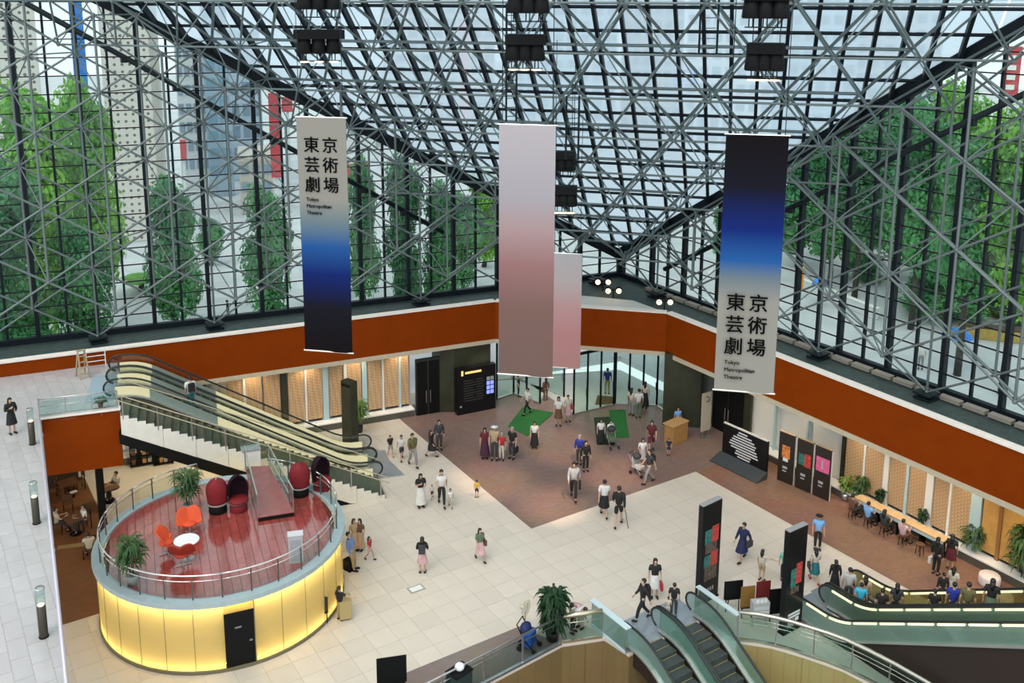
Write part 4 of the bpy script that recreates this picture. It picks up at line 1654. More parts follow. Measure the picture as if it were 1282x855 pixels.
MB().bar((19.62, 24.6, 1.03), (19.66, 22.6, 1.03), 0.24, 0.04).build('capping', PALER, r)
r = railing('glass parapet with pale capping between the escalator and the curved rail', [(23.4, 23.1), (23.4, 21.15)], 1.0, 0, 0.03, PALER, (), 1.0, gm=GLASS_B)
MB().bar((23.4, 23.15, 1.03), (23.4, 21.1, 1.03), 0.2, 0.04).build('capping', PALER, r)
railing('curved railing with a thick steel tube above the olive tiled wall', [(x + 0.05, y + 0.03) for x, y in CURVE[:-1]], 1.1, 0, 0.075, mat('warm_steel_tube', (0.60, 0.56, 0.46), 0.22, 0.85), (0.86, 0.7), 1.35, gm=GLASS_B)

# ------------------------------------------------------------------ escalators
STEPM = mat('escalator_step', (0.075, 0.09, 0.085), 0.45, 0.3, noise=0.2, scale=6)
TRUSS = mat('escalator_cladding_dark', (0.022, 0.012, 0.008), 0.6)
SKIRT = mat('escalator_skirt', (0.55, 0.56, 0.53), 0.3, 0.7)
LIGHTY = mat('handrail_light', (0.8, 0.76, 0.5), 0.5, emit=(1.0, 0.93, 0.55), es=0.75)


def escalator(label, o, d, width, path, newel0=True, newel1=True, glass=GLASS_T, lit=None, strips=False, strip_sides=(0, 1), clad=TRUSS, clad_h=0.55, skirt_mat=SKIRT, plate=None, to_floor=False, sides=(0, 1)):
    """o: corner at the lower left of travel, d: plan direction, path: list of (t, z) of the step line"""
    o, d = V(o), V(d).normalized()
    p = V((d.y, -d.x, 0))                    # to the right of travel
    up = V((0, 0, 1))
    root = thing('escalator', label, 'escalator', o + d * path[0][0])

    def P(t, z, s):
        return o + d * t + p * s + up * z

    def zat(t):
        for (t0, z0), (t1, z1) in zip(path[:-1], path[1:]):
            if t0 <= t <= t1:
                return z0 + (z1 - z0) * (t - t0) / (t1 - t0)
        return path[0][1] if t < path[0][0] else path[-1][1]
    T0, T1 = path[0][0], path[-1][0]
    # smooth the path corners
    ts = [T0 + (T1 - T0) * k / 40.0 for k in range(41)]

    def zs(t):
        return sum(zat(t + e) for e in (-0.5, -0.25, 0, 0.25, 0.5)) / 5.0
    HR = 0.92
    for s_i, s in ((0, 0.0), (1, width)):
        if s_i not in sides:
            continue
        # balustrade glass, in panels
        seg = 5
        for k in range(0, 40, seg):
            tt = ts[k:k + seg + 1]
            pts = [P(t, zs(t) + 0.12, s) for t in tt] + [P(t, zs(t) + HR - 0.03, s) for t in reversed(tt)]
            MB().slab(pts, p * 0.02).build('balustrade_panel', glass, root)
        if lit:
            for k in range(0, 40, seg):
                tt = ts[k:k + seg + 1]
                pts = [P(t, zs(t) + 0.16, s + 0.05) for t in tt] + [P(t, zs(t) + 0.55, s + 0.05) for t in reversed(tt)]
                MB().slab(pts, p * 0.015).build('lit_panel', lit[min(k // seg, len(lit) - 1)], root)
        # handrail with rounded newel ends
        hr = [P(t, zs(t) + HR, s + 0.01) for t in ts]

        def newel(t, sg):
            z = zs(t)
            return [P(t + sg * 0.45 * math.sin(a_), z + HR - 0.38 + 0.38 * math.cos(a_), s + 0.01) for a_ in [PI * q / 8 for q in range(1, 8)]]
        if newel0:
            hr = list(reversed(newel(T0, -1))) + hr
            zz = zs(T0)
            arc = [P(T0, zz + 0.16, s)] + [P(T0 - 0.42 * math.sin(a_), zz + HR - 0.38 - 0.35 * math.cos(a_), s) for a_ in [PI * q / 8 for q in range(1, 8)]] + [P(T0, zz + HR - 0.03, s)]
            MB().slab(arc, p * 0.02).build('newel_glass', glass, root)
        if newel1:
            hr = hr + newel(T1, 1)
            zz = zs(T1)
            arc = [P(T1, zz + 0.16, s)] + [P(T1 + 0.42 * math.sin(a_), zz + HR - 0.38 - 0.35 * math.cos(a_), s) for a_ in [PI * q / 8 for q in range(1, 8)]] + [P(T1, zz + HR - 0.03, s)]
            MB().slab(arc, p * 0.02).build('newel_glass', glass, root)
        MB().tube(hr, 0.042, 8).build('handrail', RUBBER, root, True)
        # deck board on the side
        pts = [P(t, zs(t) + 0.14, s) for t in ts]
        for k in range(0, 40, 10):
            mb = MB()
            for a_, b_ in zip(pts[k:k + 10], pts[k + 1:k + 11]):
                mb.bar(a_, b_, 0.2, 0.07)
            mb.build('skirt_board', skirt_mat, root)
        if strips and s_i in strip_sides:
            L = 1.0
            t = T0 + 0.15
            while t < T1:
                sub = [t + (L - 0.14) * q / 4 for q in range(5)]
                mb = MB()
                for a_, b_ in zip(sub[:-1], sub[1:]):
                    mb.bar(P(a_, zs(a_) + HR - 0.085, s + 0.01), P(b_, zs(b_) + HR - 0.085, s + 0.01), 0.12, 0.06)
                mb.build('light_strip', LIGHTY, root)
                t += L
        # cladding of the truss
        if clad:
            low = [P(t, (0.0 if to_floor else zs(t) - clad_h), s) for t in ts]
            hi = [P(t, zs(t) + 0.1, s) for t in ts]
            if to_floor:
                low = [V((q.x, q.y, min(q.z, h_.z))) for q, h_ in zip(low, hi)]
            MB().slab(low + list(reversed(hi)), p * (0.05 if s_i == 0 else -0.05)).build('cladding', clad, root)
    # steps
    sm = mesh_of(MB().obox((0, 0, -0.3), (1, 0, 0), (0, 1, 0), (0, 0, 0.3)), 'step', STEPM)
    t = T0 + 0.25
    while t < T1 - 0.2:
        z = zs(t + 0.2)
        inst(sm, 'step', root, frame(P(t, z, 0.14), d * 0.392, p * (width - 0.28), up))
        inst(sm, 'step_edge', root, frame(P(t, z + 0.004, 0.14), d * 0.03, p * (width - 0.28), up * 0.03), mat('step_edge', (0.30, 0.27, 0.10), 0.5))
        t += 0.4
    for tt, sg in ((T0, -1), (T1, 1)):
        MB().obox(P(tt, zs(tt) - 0.02, 0.1), d * sg * 1.1, p * (width - 0.2), up * 0.03).build('landing_plate', plate or mat('landing_steel', (0.42, 0.47, 0.50), 0.35, 0.6), root)
    return root


TAN30 = math.tan(math.radians(30))
# two escalators going down into the well
downp = [(0.0, 0.0), (1.1, 0.0), (1.1 + 5.2 / TAN30, -5.2), (1.9 + 5.2 / TAN30, -5.2)]
escalator('teal glass escalator going down into the well beside the pale blue parapet', (21.42, 22.95, 0), (0, -1, 0), 1.5, downp)
escalator('teal glass escalator going down into the well beside the black poster tower', (23.1, 22.95, 0), (0, -1, 0), 1.55, downp)
o = MB().prism([(19.75, 22.7), (23.35, 22.7), (23.35, 24.15), (19.75, 24.15)], 0.002, 0.016).build('landing_floor', mat('steel_blue_plate', (0.40, 0.45, 0.49), 0.3, 0.5, noise=0.08))
tag(o, 'blue grey steel plate in front of the down escalators', 'floor plate')
# two escalators going up over the counter
upp = [(0.0, 0.0), (1.5, 0.0), (1.5 + 5.4 / TAN30, 5.4), (2.6 + 5.4 / TAN30, 5.4)]
OLIVEG = glass_mat('olive_glass', (0.62, 0.62, 0.42), 0.10, 0.25, (0.5, 0.45, 0.25))
escalator('up escalator with glowing handrails next to the curved railing', (27.62, 20.6, 0), (0, -1, 0), 1.4, upp, strips=True, clad_h=0.6, to_floor=True)
escalator('up escalator with glowing handrails crowded with riders', (29.4, 20.6, 0), (0, -1, 0), 1.55, upp, strips=True, strip_sides=(0,), clad_h=0.6, to_floor=True, glass=OLIVEG)
o = MB().prism([(25.9, 20.3), (29.7, 20.3), (29.7, 21.6), (25.9, 21.6)], 0.002, 0.014).build('landing_floor', MATS['steel_blue_plate'])
tag(o, 'blue grey steel plate in front of the up escalators', 'floor plate')

# stair and two escalators up to the upper floor
SDIR = V((-0.966, 0.258, 0)).normalized()
SPN = V((SDIR.y, -SDIR.x, 0))                       # right of travel = towards the shopfront
ST0 = V((17.35, 36.85, 0))
LITW = mat('warm_lit_panel', (0.50, 0.44, 0.32), 0.35, emit=(1.0, 0.84, 0.52), es=0.72)
LITT = mat('dim_lit_panel', (0.42, 0.48, 0.46), 0.35, emit=(0.95, 0.9, 0.75), es=0.06)
lits = [LITW, LITW, LITW, LITW, LITW, LITT, LITT, LITW]
TL = 10.9
leftp = [(0.0, 0.0), (0.95, 0.0), (TL - 0.95, Z2), (TL, Z2)]
GLASS_L = glass_mat('pale_balustrade_glass', (0.87, 0.90, 0.88), 0.12)
so = ST0 + SPN * 1.95 + SDIR * 0.2
escalator('lit escalator up to the upper floor beside the wide stair', so, SDIR, 1.45, leftp, glass=GLASS_L, lit=lits, clad=mat('clad_olive', (0.10, 0.09, 0.05), 0.6))
so2 = ST0 + SPN * 3.5 + SDIR * 0.2
escalator('lit escalator up to the upper floor beside the orange fascia', so2, SDIR, 1.45, leftp, glass=GLASS_L, lit=lits, clad=MATS['clad_olive'])
q0 = ST0 + SPN * 1.95 + SDIR * 0.1
o = MB().prism([(q0 + SDIR * a_ + SPN * b_).xy for a_, b_ in ((0, 0), (-1.4, 0), (-0.7, 3.1), (0, 3.1))], 0.002, 0.014).build('landing_floor', MATS['steel_blue_plate'])
tag(o, 'blue grey steel plate at the foot of the lit escalators', 'floor plate')
q0 = ST0 + SPN * 1.95 + SDIR * (TL + 0.3)
o = MB().prism([(q0 + SDIR * a_ + SPN * b_).xy for a_, b_ in ((0, 0), (1.1, 0), (1.1, 3.1), (0, 3.1))], Z2 + 0.002, Z2 + 0.014).build('landing_floor', mat('pale_steel_blue_plate', (0.42, 0.54, 0.62), 0.25, 0.4))
tag(o, 'pale blue plate at the head of the lit escalators', 'floor plate')

stair = thing('stair', 'wide stair with a white sawtooth side and thin tan handrails', 'stair', ST0)
NST = 34
RI, TR = Z2 / NST, (TL - 0.1) / NST
SW = 1.8
TREAD = mat('stair_tread', (0.10, 0.09, 0.055), 0.6, noise=0.1)
tm_ = mesh_of(MB().obox((0, 0, -1), (1, 0, 0), (0, 1, 0), (0, 0, 1)), 'tread', TREAD)
for k in range(NST):
    q = ST0 + SDIR * (k * TR) + V((0, 0, (k + 1) * RI)) + SPN * 0.06
    inst(tm_, 'tread', stair, frame(q, SDIR * TR, SPN * SW, V((0, 0, RI))))
saw = []
for k in range(NST):
    saw += [ST0 + SDIR * (k * TR) + V((0, 0, k * RI + 0.03)), ST0 + SDIR * (k * TR) + V((0, 0, (k + 1) * RI + 0.03))]
saw.append(ST0 + SDIR * (NST * TR) + V((0, 0, Z2 + 0.03)))
mb = MB()
k0 = 0
WSTR = mat('white_stringer', (0.72, 0.69, 0.60), 0.55, noise=0.04)
NSEG = 8
for sgi in range(NSEG):
    a_, b_ = sgi * NST // NSEG, (sgi + 1) * NST // NSEG
    mbs = MB()
    for k in range(a_, b_):
        x0, x1 = ST0 + SDIR * (k * TR + (0.012 if k == a_ else 0)), ST0 + SDIR * ((k + 1) * TR)
        zt_ = (k + 1) * RI + 0.03
        zl0, zl1 = max(0.0, k * RI - 0.75), max(0.0, (k + 1) * RI - 0.75)
        mbs.slab([x0 + V((0, 0, zl0)), x1 + V((0, 0, zl1)), x1 + V((0, 0, zt_)), x0 + V((0, 0, zt_))], SPN * 0.05)
    mbs.build('stringer_panel', WSTR, stair)
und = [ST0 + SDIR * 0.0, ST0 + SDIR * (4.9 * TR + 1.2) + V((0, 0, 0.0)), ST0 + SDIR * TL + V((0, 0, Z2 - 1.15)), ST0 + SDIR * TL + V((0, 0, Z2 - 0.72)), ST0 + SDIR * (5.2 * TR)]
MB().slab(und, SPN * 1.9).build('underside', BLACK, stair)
TANR = mat('tan_rail', (0.50, 0.43, 0.28), 0.35, 0.5)
for off, hh in ((0.0, 1.0), (0.0, 0.75), (1.75, 1.0)):
    MB().tube([ST0 + SDIR * (-0.2) + SPN * off + V((0, 0, hh)), ST0 + SDIR * TL + SPN * off + V((0, 0, Z2 + hh))], 0.026, 8).build('handrail', TANR, stair)
for k in range(9):
    t = 0.2 + k * (TL - 0.4) / 8
    z = t / TL * Z2
    MB().bar(ST0 + SDIR * t + V((0, 0, z)), ST0 + SDIR * t + V((0, 0, z + 1.0)), 0.03, 0.04).build('post', STAIN, stair)
    if k < 8:
        t2 = t + (TL - 0.4) / 8
        z2_ = t2 / TL * Z2
        MB().slab([ST0 + SDIR * (t + .05) + V((0, 0, z + .2)), ST0 + SDIR * (t2 - .05) + V((0, 0, z2_ + .2)), ST0 + SDIR * (t2 - .05) + V((0, 0, z2_ + .9)), ST0 + SDIR * (t + .05) + V((0, 0, z + .9))], SPN * 0.012).build('glass_panel', GLASS_B, stair)
# ------------------------------------------------------------------ hanging banners
def grad_mat(name, stops, rough=0.7, trans=0.12):
    """vertical printed gradient over the object's own height (local z 0..1 of the cloth)"""
    mt = bpy.data.materials.new(name)
    mt.use_nodes = True
    nt, ns, lk = tree_nodes(mt)
    b = ns['Principled BSDF']
    b.inputs['Roughness'].default_value = rough
    b.inputs['Specular IOR Level'].default_value = 0.05
    tc = ns.new('ShaderNodeTexCoord')
    sp = ns.new('ShaderNodeSeparateXYZ')
    rp = ns.new('ShaderNodeValToRGB')
    els = rp.color_ramp.elements
    while len(els) < len(stops):
        els.new(0.5)
    for e, (pos, c) in zip(els, stops):
        e.position = pos
        e.color = (*c, 1)
    lk.new(tc.outputs['Generated'], sp.inputs[0])
    lk.new(sp.outputs['Z'], rp.inputs[0])
    lk.new(rp.outputs[0], b.inputs['Base Color'])
    tr = ns.new('ShaderNodeBsdfTranslucent')
    mx = ns.new('ShaderNodeMixShader')
    mx.inputs[0].default_value = trans
    lk.new(rp.outputs[0], tr.inputs[0])
    lk.new(b.outputs[0], mx.inputs[1])
    lk.new(tr.outputs[0], mx.inputs[2])
    lk.new(mx.outputs[0], ns['Material Output'].inputs[0])
    return mt


PALE = (0.29, 0.275, 0.235)
B_BLUE = grad_mat('print_white_blue_black', [(0.0, (0.008, 0.006, 0.006)), (0.20, (0.010, 0.010, 0.016)), (0.34, (0.008, 0.020, 0.13)), (0.46, (0.02, 0.09, 0.28)), (0.56, (0.14, 0.20, 0.22)), (0.66, PALE), (1.0, PALE)])
B_NAVY = grad_mat('print_black_blue_white', [(0.0, PALE), (0.36, PALE), (0.45, (0.15, 0.19, 0.21)), (0.52, (0.02, 0.10, 0.30)), (0.64, (0.008, 0.022, 0.15)), (0.80, (0.010, 0.010, 0.018)), (1.0, (0.008, 0.006, 0.006))])
B_PINK = grad_mat('print_grey_pink', [(0.0, (0.26, 0.17, 0.14)), (0.28, (0.30, 0.175, 0.15)), (0.45, (0.44, 0.24, 0.23)), (0.60, (0.55, 0.40, 0.40)), (0.72, (0.53, 0.49, 0.52)), (1.0, (0.62, 0.57, 0.58))], trans=0.45)
B_PINK2 = grad_mat('print_pale_pink', [(0.0, (0.62, 0.36, 0.34)), (0.3, (0.66, 0.36, 0.36)), (0.55, (0.70, 0.46, 0.46)), (0.75, (0.68, 0.60, 0.60)), (1.0, (0.66, 0.64, 0.66))], trans=0.45)
BDIR = V((0.72, -0.69, 0)).normalized()
INK = mat('black_ink', (0.004, 0.004, 0.004), 0.9, spec=0.02)
KANJI = ['東京', '芸術', '劇場']


def banner(label, tl, tr_, bl, dist, mt, text=None, sag=0.06):
    """flat cloth: pixel corners of its top edge and lower left, hung at a distance"""
    A = AT(tl[0], tl[1], dist)
    # plane through A that holds BDIR and the vertical
    n_ = V((-BDIR.y, BDIR.x, 0))
    B = ONP(tr_[0], tr_[1], A, n_)
    C_ = ONP(bl[0], bl[1], A, n_)
    wd = (B - A).dot(BDIR)
    zt_, zb_ = (A.z + B.z) / 2, C_.z
    root = thing('hanging_banner', label, 'banner', V((A.x, A.y, zb_)))
    ang = math.atan2(BDIR.y, BDIR.x)
    root.rotation_euler = (0, 0, ang)
    WM[root.name] = Matrix.Translation((A.x, A.y, zb_)) @ Matrix.Rotation(ang, 4, 'Z')
    h_ = zt_ - zb_
    nu, nv = 8, 24
    vs, fs = [], []
    for layer in (0, 1):
        for j in range(nv + 1):
            for i in range(nu + 1):
                y = 0.03 * math.sin(i / nu * PI * 2) * (1 - j / nv) + 0.02 * math.sin(j / nv * 5)
                vs.append((wd * i / nu, y + 0.012 * layer, h_ * j / nv))
    q = (nu + 1) * (nv + 1)
    for j in range(nv):
        for i in range(nu):
            a_ = j * (nu + 1) + i
            fs.append((a_, a_ + 1, a_ + nu + 2, a_ + nu + 1))
            fs.append((q + a_, q + a_ + nu + 1, q + a_ + nu + 2, q + a_ + 1))
    MB().add(vs, fs).build('cloth', mt, root, True, world=False)
    for z in (0.0, h_):
        MB().tube([(-0.04, 0.005, z), (wd + 0.04, 0.005, z)], 0.025, 6).build('hem_rod', STAIN if z else COPING, root, world=False)
    for x in (0.1, wd - 0.1):
        zz = min(26.0, zroof(A.x, A.y) - 1.0)
        MB().tube([(x, 0.005, h_), (x, 0.005, max(h_ + 2, zz - zb_))], 0.012, 4).build('cable', DARKPIPE, root, world=False)
    if text:
        z0, col = text          # height (from the bottom, 0..1) of the first row's centre
        sz = wd * 0.325
        for r_, row in enumerate(KANJI):
            for c_, ch in enumerate(row):
                me = text_mesh(ch, sz, 'character', 0.004, sz * 0.014)
                me.materials.clear()
                me.materials.append(INK)
                o = bpy.data.objects.new('character', me)
                link(o)
                o.parent = root
                o.rotation_euler = (PI / 2, 0, 0)
                o.location = (wd * (0.13 + 0.375 * c_), -0.035, h_ * z0 - r_ * sz * 1.2)
        me = text_mesh('Tokyo\nMetropolitan\nTheatre', sz * 0.30, 'lettering', 0.004, sz * 0.006, line=1.35)
        me.materials.clear()
        me.materials.append(INK)
        o = bpy.data.objects.new('lettering', me)
        link(o)
        o.parent = root
        o.rotation_euler = (PI / 2, 0, 0)
        o.location = (wd * 0.15, -0.035, h_ * z0 - 2 * sz * 1.2 - sz * 0.64)
    return root


banner('tall banner fading from pale grey to blue and black, dark lettering at its top', (371, 146), (433, 148), (368, 437), 32.5, B_BLUE, (0.862, 0))
banner('tall blank banner fading from pale grey down to dusty pink', (625, 156), (696, 157), (615, 467), 29.0, B_PINK)
banner('smaller blank pink banner hanging behind the tall pink one', (692, 317), (729, 318), (687, 459), 46.0, B_PINK2)
banner('tall banner fading from navy to pale grey, dark lettering at its foot', (909, 169), (988, 169), (900, 488), 27.0, B_NAVY, (0.332, 0))

# ------------------------------------------------------------------ stage light rigs under the roof
LAMPG = mat('lamp_glow', (1, 0.8, 0.5), 0.5, emit=(1.0, 0.72, 0.38), es=3.0)


def light_rig(px, py, dist, wpx, label, double=False, lit=True):
    c = AT(px, py, dist)
    s = dist / 1235.0
    w_ = wpx * s
    ang = -math.atan2(c.x, c.y)
    r = thing('light_rig', label, 'stage light', c, ang)
    L = lambda m_, n_, mt, sm=False: m_.build(n_, mt, r, sm, world=False)
    L(MB().box((0, 0, 0.45), (w_, 0.6, 0.34)), 'gantry_box', BLACK)
    L(MB().box((0, 0, 0.6), (w_ * 0.9, 0.3, 0.08)), 'cable_tray', DARKPIPE)
    for k, x in enumerate((-0.3, -0.02, 0.27)):
        h_ = L(MB().lathe([(0.10, 0.36), (0.24, 0.28), (0.28, 0.0), (0.30, -0.24), (0.26, -0.28)], 10, (x * w_, 0, 0)), 'lamp_housing', BLACK, True)
        m2 = MB().bar((x * w_ - 0.06, 0, -0.2), (x * w_ - 0.06, 0, -0.55), 0.04, 0.04).bar((x * w_ + 0.06, 0, -0.2), (x * w_ + 0.06, 0, -0.55), 0.04, 0.04)
        m2.build('hanger', BLACK, h_, world=False)
        if lit:
            MB().lathe([(0.01, -0.56), (0.16, -0.56), (0.18, -0.60), (0.01, -0.62)], 10, (x * w_, 0, 0)).build('lens', LAMPG, h_, True, world=False)
    L(MB().tube([(-w_ * 0.42, 0, -0.55), (w_ * 0.42, 0, -0.55)], 0.025), 'lower_bar', DARKPIPE)
    zz = min(26.0, zroof(c.x, c.y) - 0.8) - c.z
    for x in (-0.35, 0.35):
        L(MB().tube([(x * w_, 0, 0.55), (x * w_, 0, max(zz, 1.0))], 0.014, 4), 'cable', DARKPIPE)
    return r


light_rig(400, 58, 38, 62, 'black stage light rig hanging beside the tower of blue grey glass')
light_rig(400, 2, 36, 60, 'black stage light rig above the one over the lettered pale banner', lit=False)
light_rig(658, 66, 34, 52, 'black stage light rig with glowing lamps above the tall pink banner')
light_rig(662, 6, 33, 56, 'black stage light rig high above the tall pink banner', lit=False)
light_rig(958, 78, 33, 46, 'black stage light rig with glowing lamps above the navy banner')
light_rig(960, 12, 32, 60, 'black stage light rig high above the navy banner', lit=False)
light_rig(706, 250, 42, 34, 'black stage light rig half hidden behind the tall pink banner')
light_rig(704, 206, 44, 34, 'black stage light rig above the half hidden one beside the pink banner', lit=False)
# vertical access ladders hanging under the roof
LADM = DARKPIPE


def ladder(px, y0, y1, dist, wpx, label):
    a_, b_ = AT(px, y1, dist), AT(px, y0, dist)
    b_ = V((a_.x, a_.y, b_.z))
    s = dist / 1235.0 * wpx / 2
    side = RT * s
    r = thing('access_ladder', label, 'ladder', a_)
    for sg in (-1, 1):
        MB().bar(a_ + side * sg, b_ + side * sg, 0.06, 0.06).build('stile', LADM, r)
    n = int((b_ - a_).length / 0.35)
    me = mesh_of(MB().obox((0, 0, 0), (1, 0, 0), (0, 1, 0), (0, 0, 1)), 'rung', LADM)
    for k in range(n):
        q = a_.lerp(b_, (k + 0.5) / n) - side
        inst(me, 'rung', r, frame(q, side * 2, V((0, 0.03, 0)), V((0, 0, 0.03))))


ladder(640, 2, 152, 39, 13, 'dark access ladder running down behind the tall pink banner')
ladder(716, 120, 200, 40, 16, 'short dark access ladder beside the top of the pink banner')
ladder(886, -10, 68, 38, 22, 'dark access ladder hanging beside the rig over the navy banner')

# floodlights fixed along the ledge of the corner
for i, (px, py) in enumerate(((768, 363), (755, 352), (832, 377))):
    c = G(px, py, ZL + 0.55)
    r = thing('flood_light', ('pair of small round floodlights on the ledge over the entrance', 'pair of small round floodlights tucked in the glass corner', 'cluster of small round floodlights by the frame pedestal')[i], 'lamp', c - V((0, 0, 0.55)))
    MB().tube([c - V((0, 0, 0.55)), c + V((0, 0, 0.1))], 0.04).build('stand', DARKPIPE, r)
    MB().bar(c - RT * 0.4, c + RT * 0.4, 0.06, 0.06).build('cross_bar', DARKPIPE, r)
    for k in (-0.3, 0.3):
        h_ = MB().ball(c + RT * k, 0.2, 8, 6).build('lamp_head', BLACK, r, True)
        MB().ball(c + RT * k - V((0.08, 0.1, 0.02)), 0.15, 8, 6).build('lens', LAMPG, h_, True)

# ------------------------------------------------------------------ poster towers, boards and signs
def slab_sign(name, label, cat, A, B, thick, h_, mt, top_mat=None, z=0.0, nrm=None):
    """upright slab: ground line A-B, thickness away from the camera"""
    A, B = V(A), V(B)
    d = B - A
    n_ = V((-d.y, d.x, 0)).normalized()
    if n_.dot(A - CAM) < 0:
        n_ = -n_
    root = thing(name, label, cat, V((A.x, A.y, z)))
    MB().obox(V((A.x, A.y, z)), d, n_ * thick, (0, 0, h_)).build('panel', mt, root)
    if top_mat:
        MB().obox(V((A.x, A.y, z + h_)), d, n_ * thick, (0, 0, 0.03)).build('top_edge', top_mat, root)

    def put(u0, u1, z0, z1, m_, nm='print'):
        q = A + d * u0 - n_ * 0.006
        return MB().obox(V((q.x, q.y, z + h_ * z0)), d * (u1 - u0), n_ * 0.01, (0, 0, h_ * (z1 - z0))).build(nm, m_, root)
    return root, put


C_TEAL = mat('print_teal', (0.03, 0.16, 0.13), 0.5, noise=0.5, scale=9)
C_RED = mat('print_red', (0.50, 0.05, 0.04), 0.5, noise=0.45, scale=9)
C_BROWN = mat('print_brown', (0.10, 0.07, 0.05), 0.5, noise=0.6, scale=9)
C_ORANGE = mat('print_orange', (0.62, 0.20, 0.05), 0.5, noise=0.5, scale=9)
C_PINK = mat('print_pink', (0.70, 0.12, 0.28), 0.5, noise=0.15, scale=7)
C_WHITE = mat('print_white', (0.72, 0.72, 0.70), 0.5)
C_GREY = mat('print_grey', (0.38, 0.38, 0.37), 0.5)
TOPG = mat('tower_top_grey', (0.30, 0.30, 0.30), 0.5)

HT = 4.0


def tower(label, t0, t1, t2, arts, marks):
    A, B, C_ = G(*t0, HT), G(*t1, HT), G(*t2, HT)
    A.z = B.z = 0
    th = 0.22
    root, put = slab_sign('poster_tower', label, 'sign', A, B, th, HT, BLACKG, TOPG)
    for a_ in arts:
        put(*a_)
    for m_ in marks:
        put(*m_, nm='caption')
    MB().obox(A - V((0.03, 0.03, 0)), (B - A) + V((0.06, 0, 0)), V((0, th + 0.06, 0)), (0, 0, 0.05)).build('base_plate', BLACK, root)


tower('tall black poster tower with two stacked red and teal pictures beside the down escalator', (881, 635), (904.6, 624), (877, 631),
      [(0.16, 0.52, 0.60, 0.74, C_TEAL), (0.52, 0.88, 0.60, 0.76, C_RED), (0.2, 0.8, 0.50, 0.60, C_BROWN), (0.16, 0.50, 0.36, 0.48, C_TEAL), (0.5, 0.88, 0.36, 0.50, C_RED), (0.2, 0.85, 0.22, 0.36, C_BROWN)],
      [(0.3 + 0.12 * k, 0.36 + 0.12 * k, 0.10, 0.14, C_GREY) for k in range(4)])
tower('tall black poster tower with one picture and a white caption by the curved rail', (989, 667), (1012, 656.7), (984, 663.7),
      [(0.22, 0.5, 0.44, 0.62, C_TEAL), (0.5, 0.82, 0.46, 0.66, C_RED), (0.25, 0.7, 0.38, 0.44, C_BROWN)],
      [(0.2, 0.85, 0.165, 0.185, C_WHITE), (0.2, 0.85, 0.135, 0.155, C_WHITE), (0.2, 0.55, 0.05, 0.125, C_GREY), (0.6, 0.8, 0.09, 0.125, C_WHITE)])

# three poster panels along the white shop window
for i, (t0, t1, col, lab) in enumerate((((972.6, 600), (992, 608), C_ORANGE, 'upright dark poster panel with an orange picture'), ((995, 609.5), (1014.5, 618), C_TEAL, 'upright dark poster panel with a teal and red picture'),
                                        ((1017, 619), (1037, 628), C_PINK, 'upright dark poster panel with a pink picture'))):
    A, B = G(*t0), G(*t1)
    root, put = slab_sign('poster_stand', lab, 'sign', A, B, 0.12, 2.45, mat('dark_panel', (0.018, 0.012, 0.009), 0.4), mat('tan_edge', (0.40, 0.28, 0.16), 0.5))
    if i == 1:
        put(0.12, 0.5, 0.50, 0.72, C_TEAL)
        put(0.5, 0.9, 0.48, 0.74, C_RED)
    elif i == 0:
        put(0.22, 0.72, 0.50, 0.75, C_ORANGE)
        put(0.3, 0.62, 0.43, 0.50, C_WHITE)
    else:
        put(0.10, 0.92, 0.52, 0.80, C_PINK)
        put(0.44, 0.56, 0.58, 0.74, C_WHITE, 'figure')
    put(0.3, 0.6, 0.28, 0.33, C_GREY, 'caption')
    put(0.3, 0.55, 0.22, 0.245, C_GREY, 'caption')
    MB().bar(B + V((0.06, 0, 0)), B + V((0.06, 0, 2.4)), 0.04, 0.04).build('edge_strip', C_WHITE, root)

# long black text board on a sloped foot
A, B = G(907, 577), G(962, 604)
A2, B2 = G(903.5, 573), G(958, 599)
root, put = slab_sign('text_board', 'wide black board with white paragraphs on a sloped grey foot', 'sign', A2, B2, 0.16, 1.85, BLACKG, mat('board_top', (0.55, 0.53, 0.48), 0.4))
for k, (u0, u1) in enumerate(((0.36, 0.56), (0.33, 0.66), (0.25, 0.72), (0.22, 0.76), (0.18, 0.74), (0.16, 0.78), (0.2, 0.8), (0.32, 0.82), (0.30, 0.66), (0.36, 0.64))):
    z_ = 0.90 - 0.075 * k
    put(u0, u1, z_, z_ + 0.035, C_WHITE, 'text_line')
d = (B2 - A2)
n_ = V((d.y, -d.x, 0)).normalized()
if n_.dot(A2 - CAM) > 0:
    n_ = -n_
A_, B_ = A2 - d * 0.04, B2 + d * 0.04
MB().add([A_, B_, B_ + n_ * 0.75, A_ + n_ * 0.75, A_ + V((0, 0, 0.34)), B_ + V((0, 0, 0.34)), B_ + n_ * 0.75 + V((0, 0, .05)), A_ + n_ * 0.75 + V((0, 0, .05))],
         [(3, 2, 1, 0), (4, 5, 1, 0)[::-1], (4, 5, 6, 7)[::-1], (7, 6, 2, 3)[::-1], (0, 4, 7, 3), (1, 2, 6, 5)]).build('foot', mat('foot_grey', (0.05, 0.055, 0.055), 0.5), root)

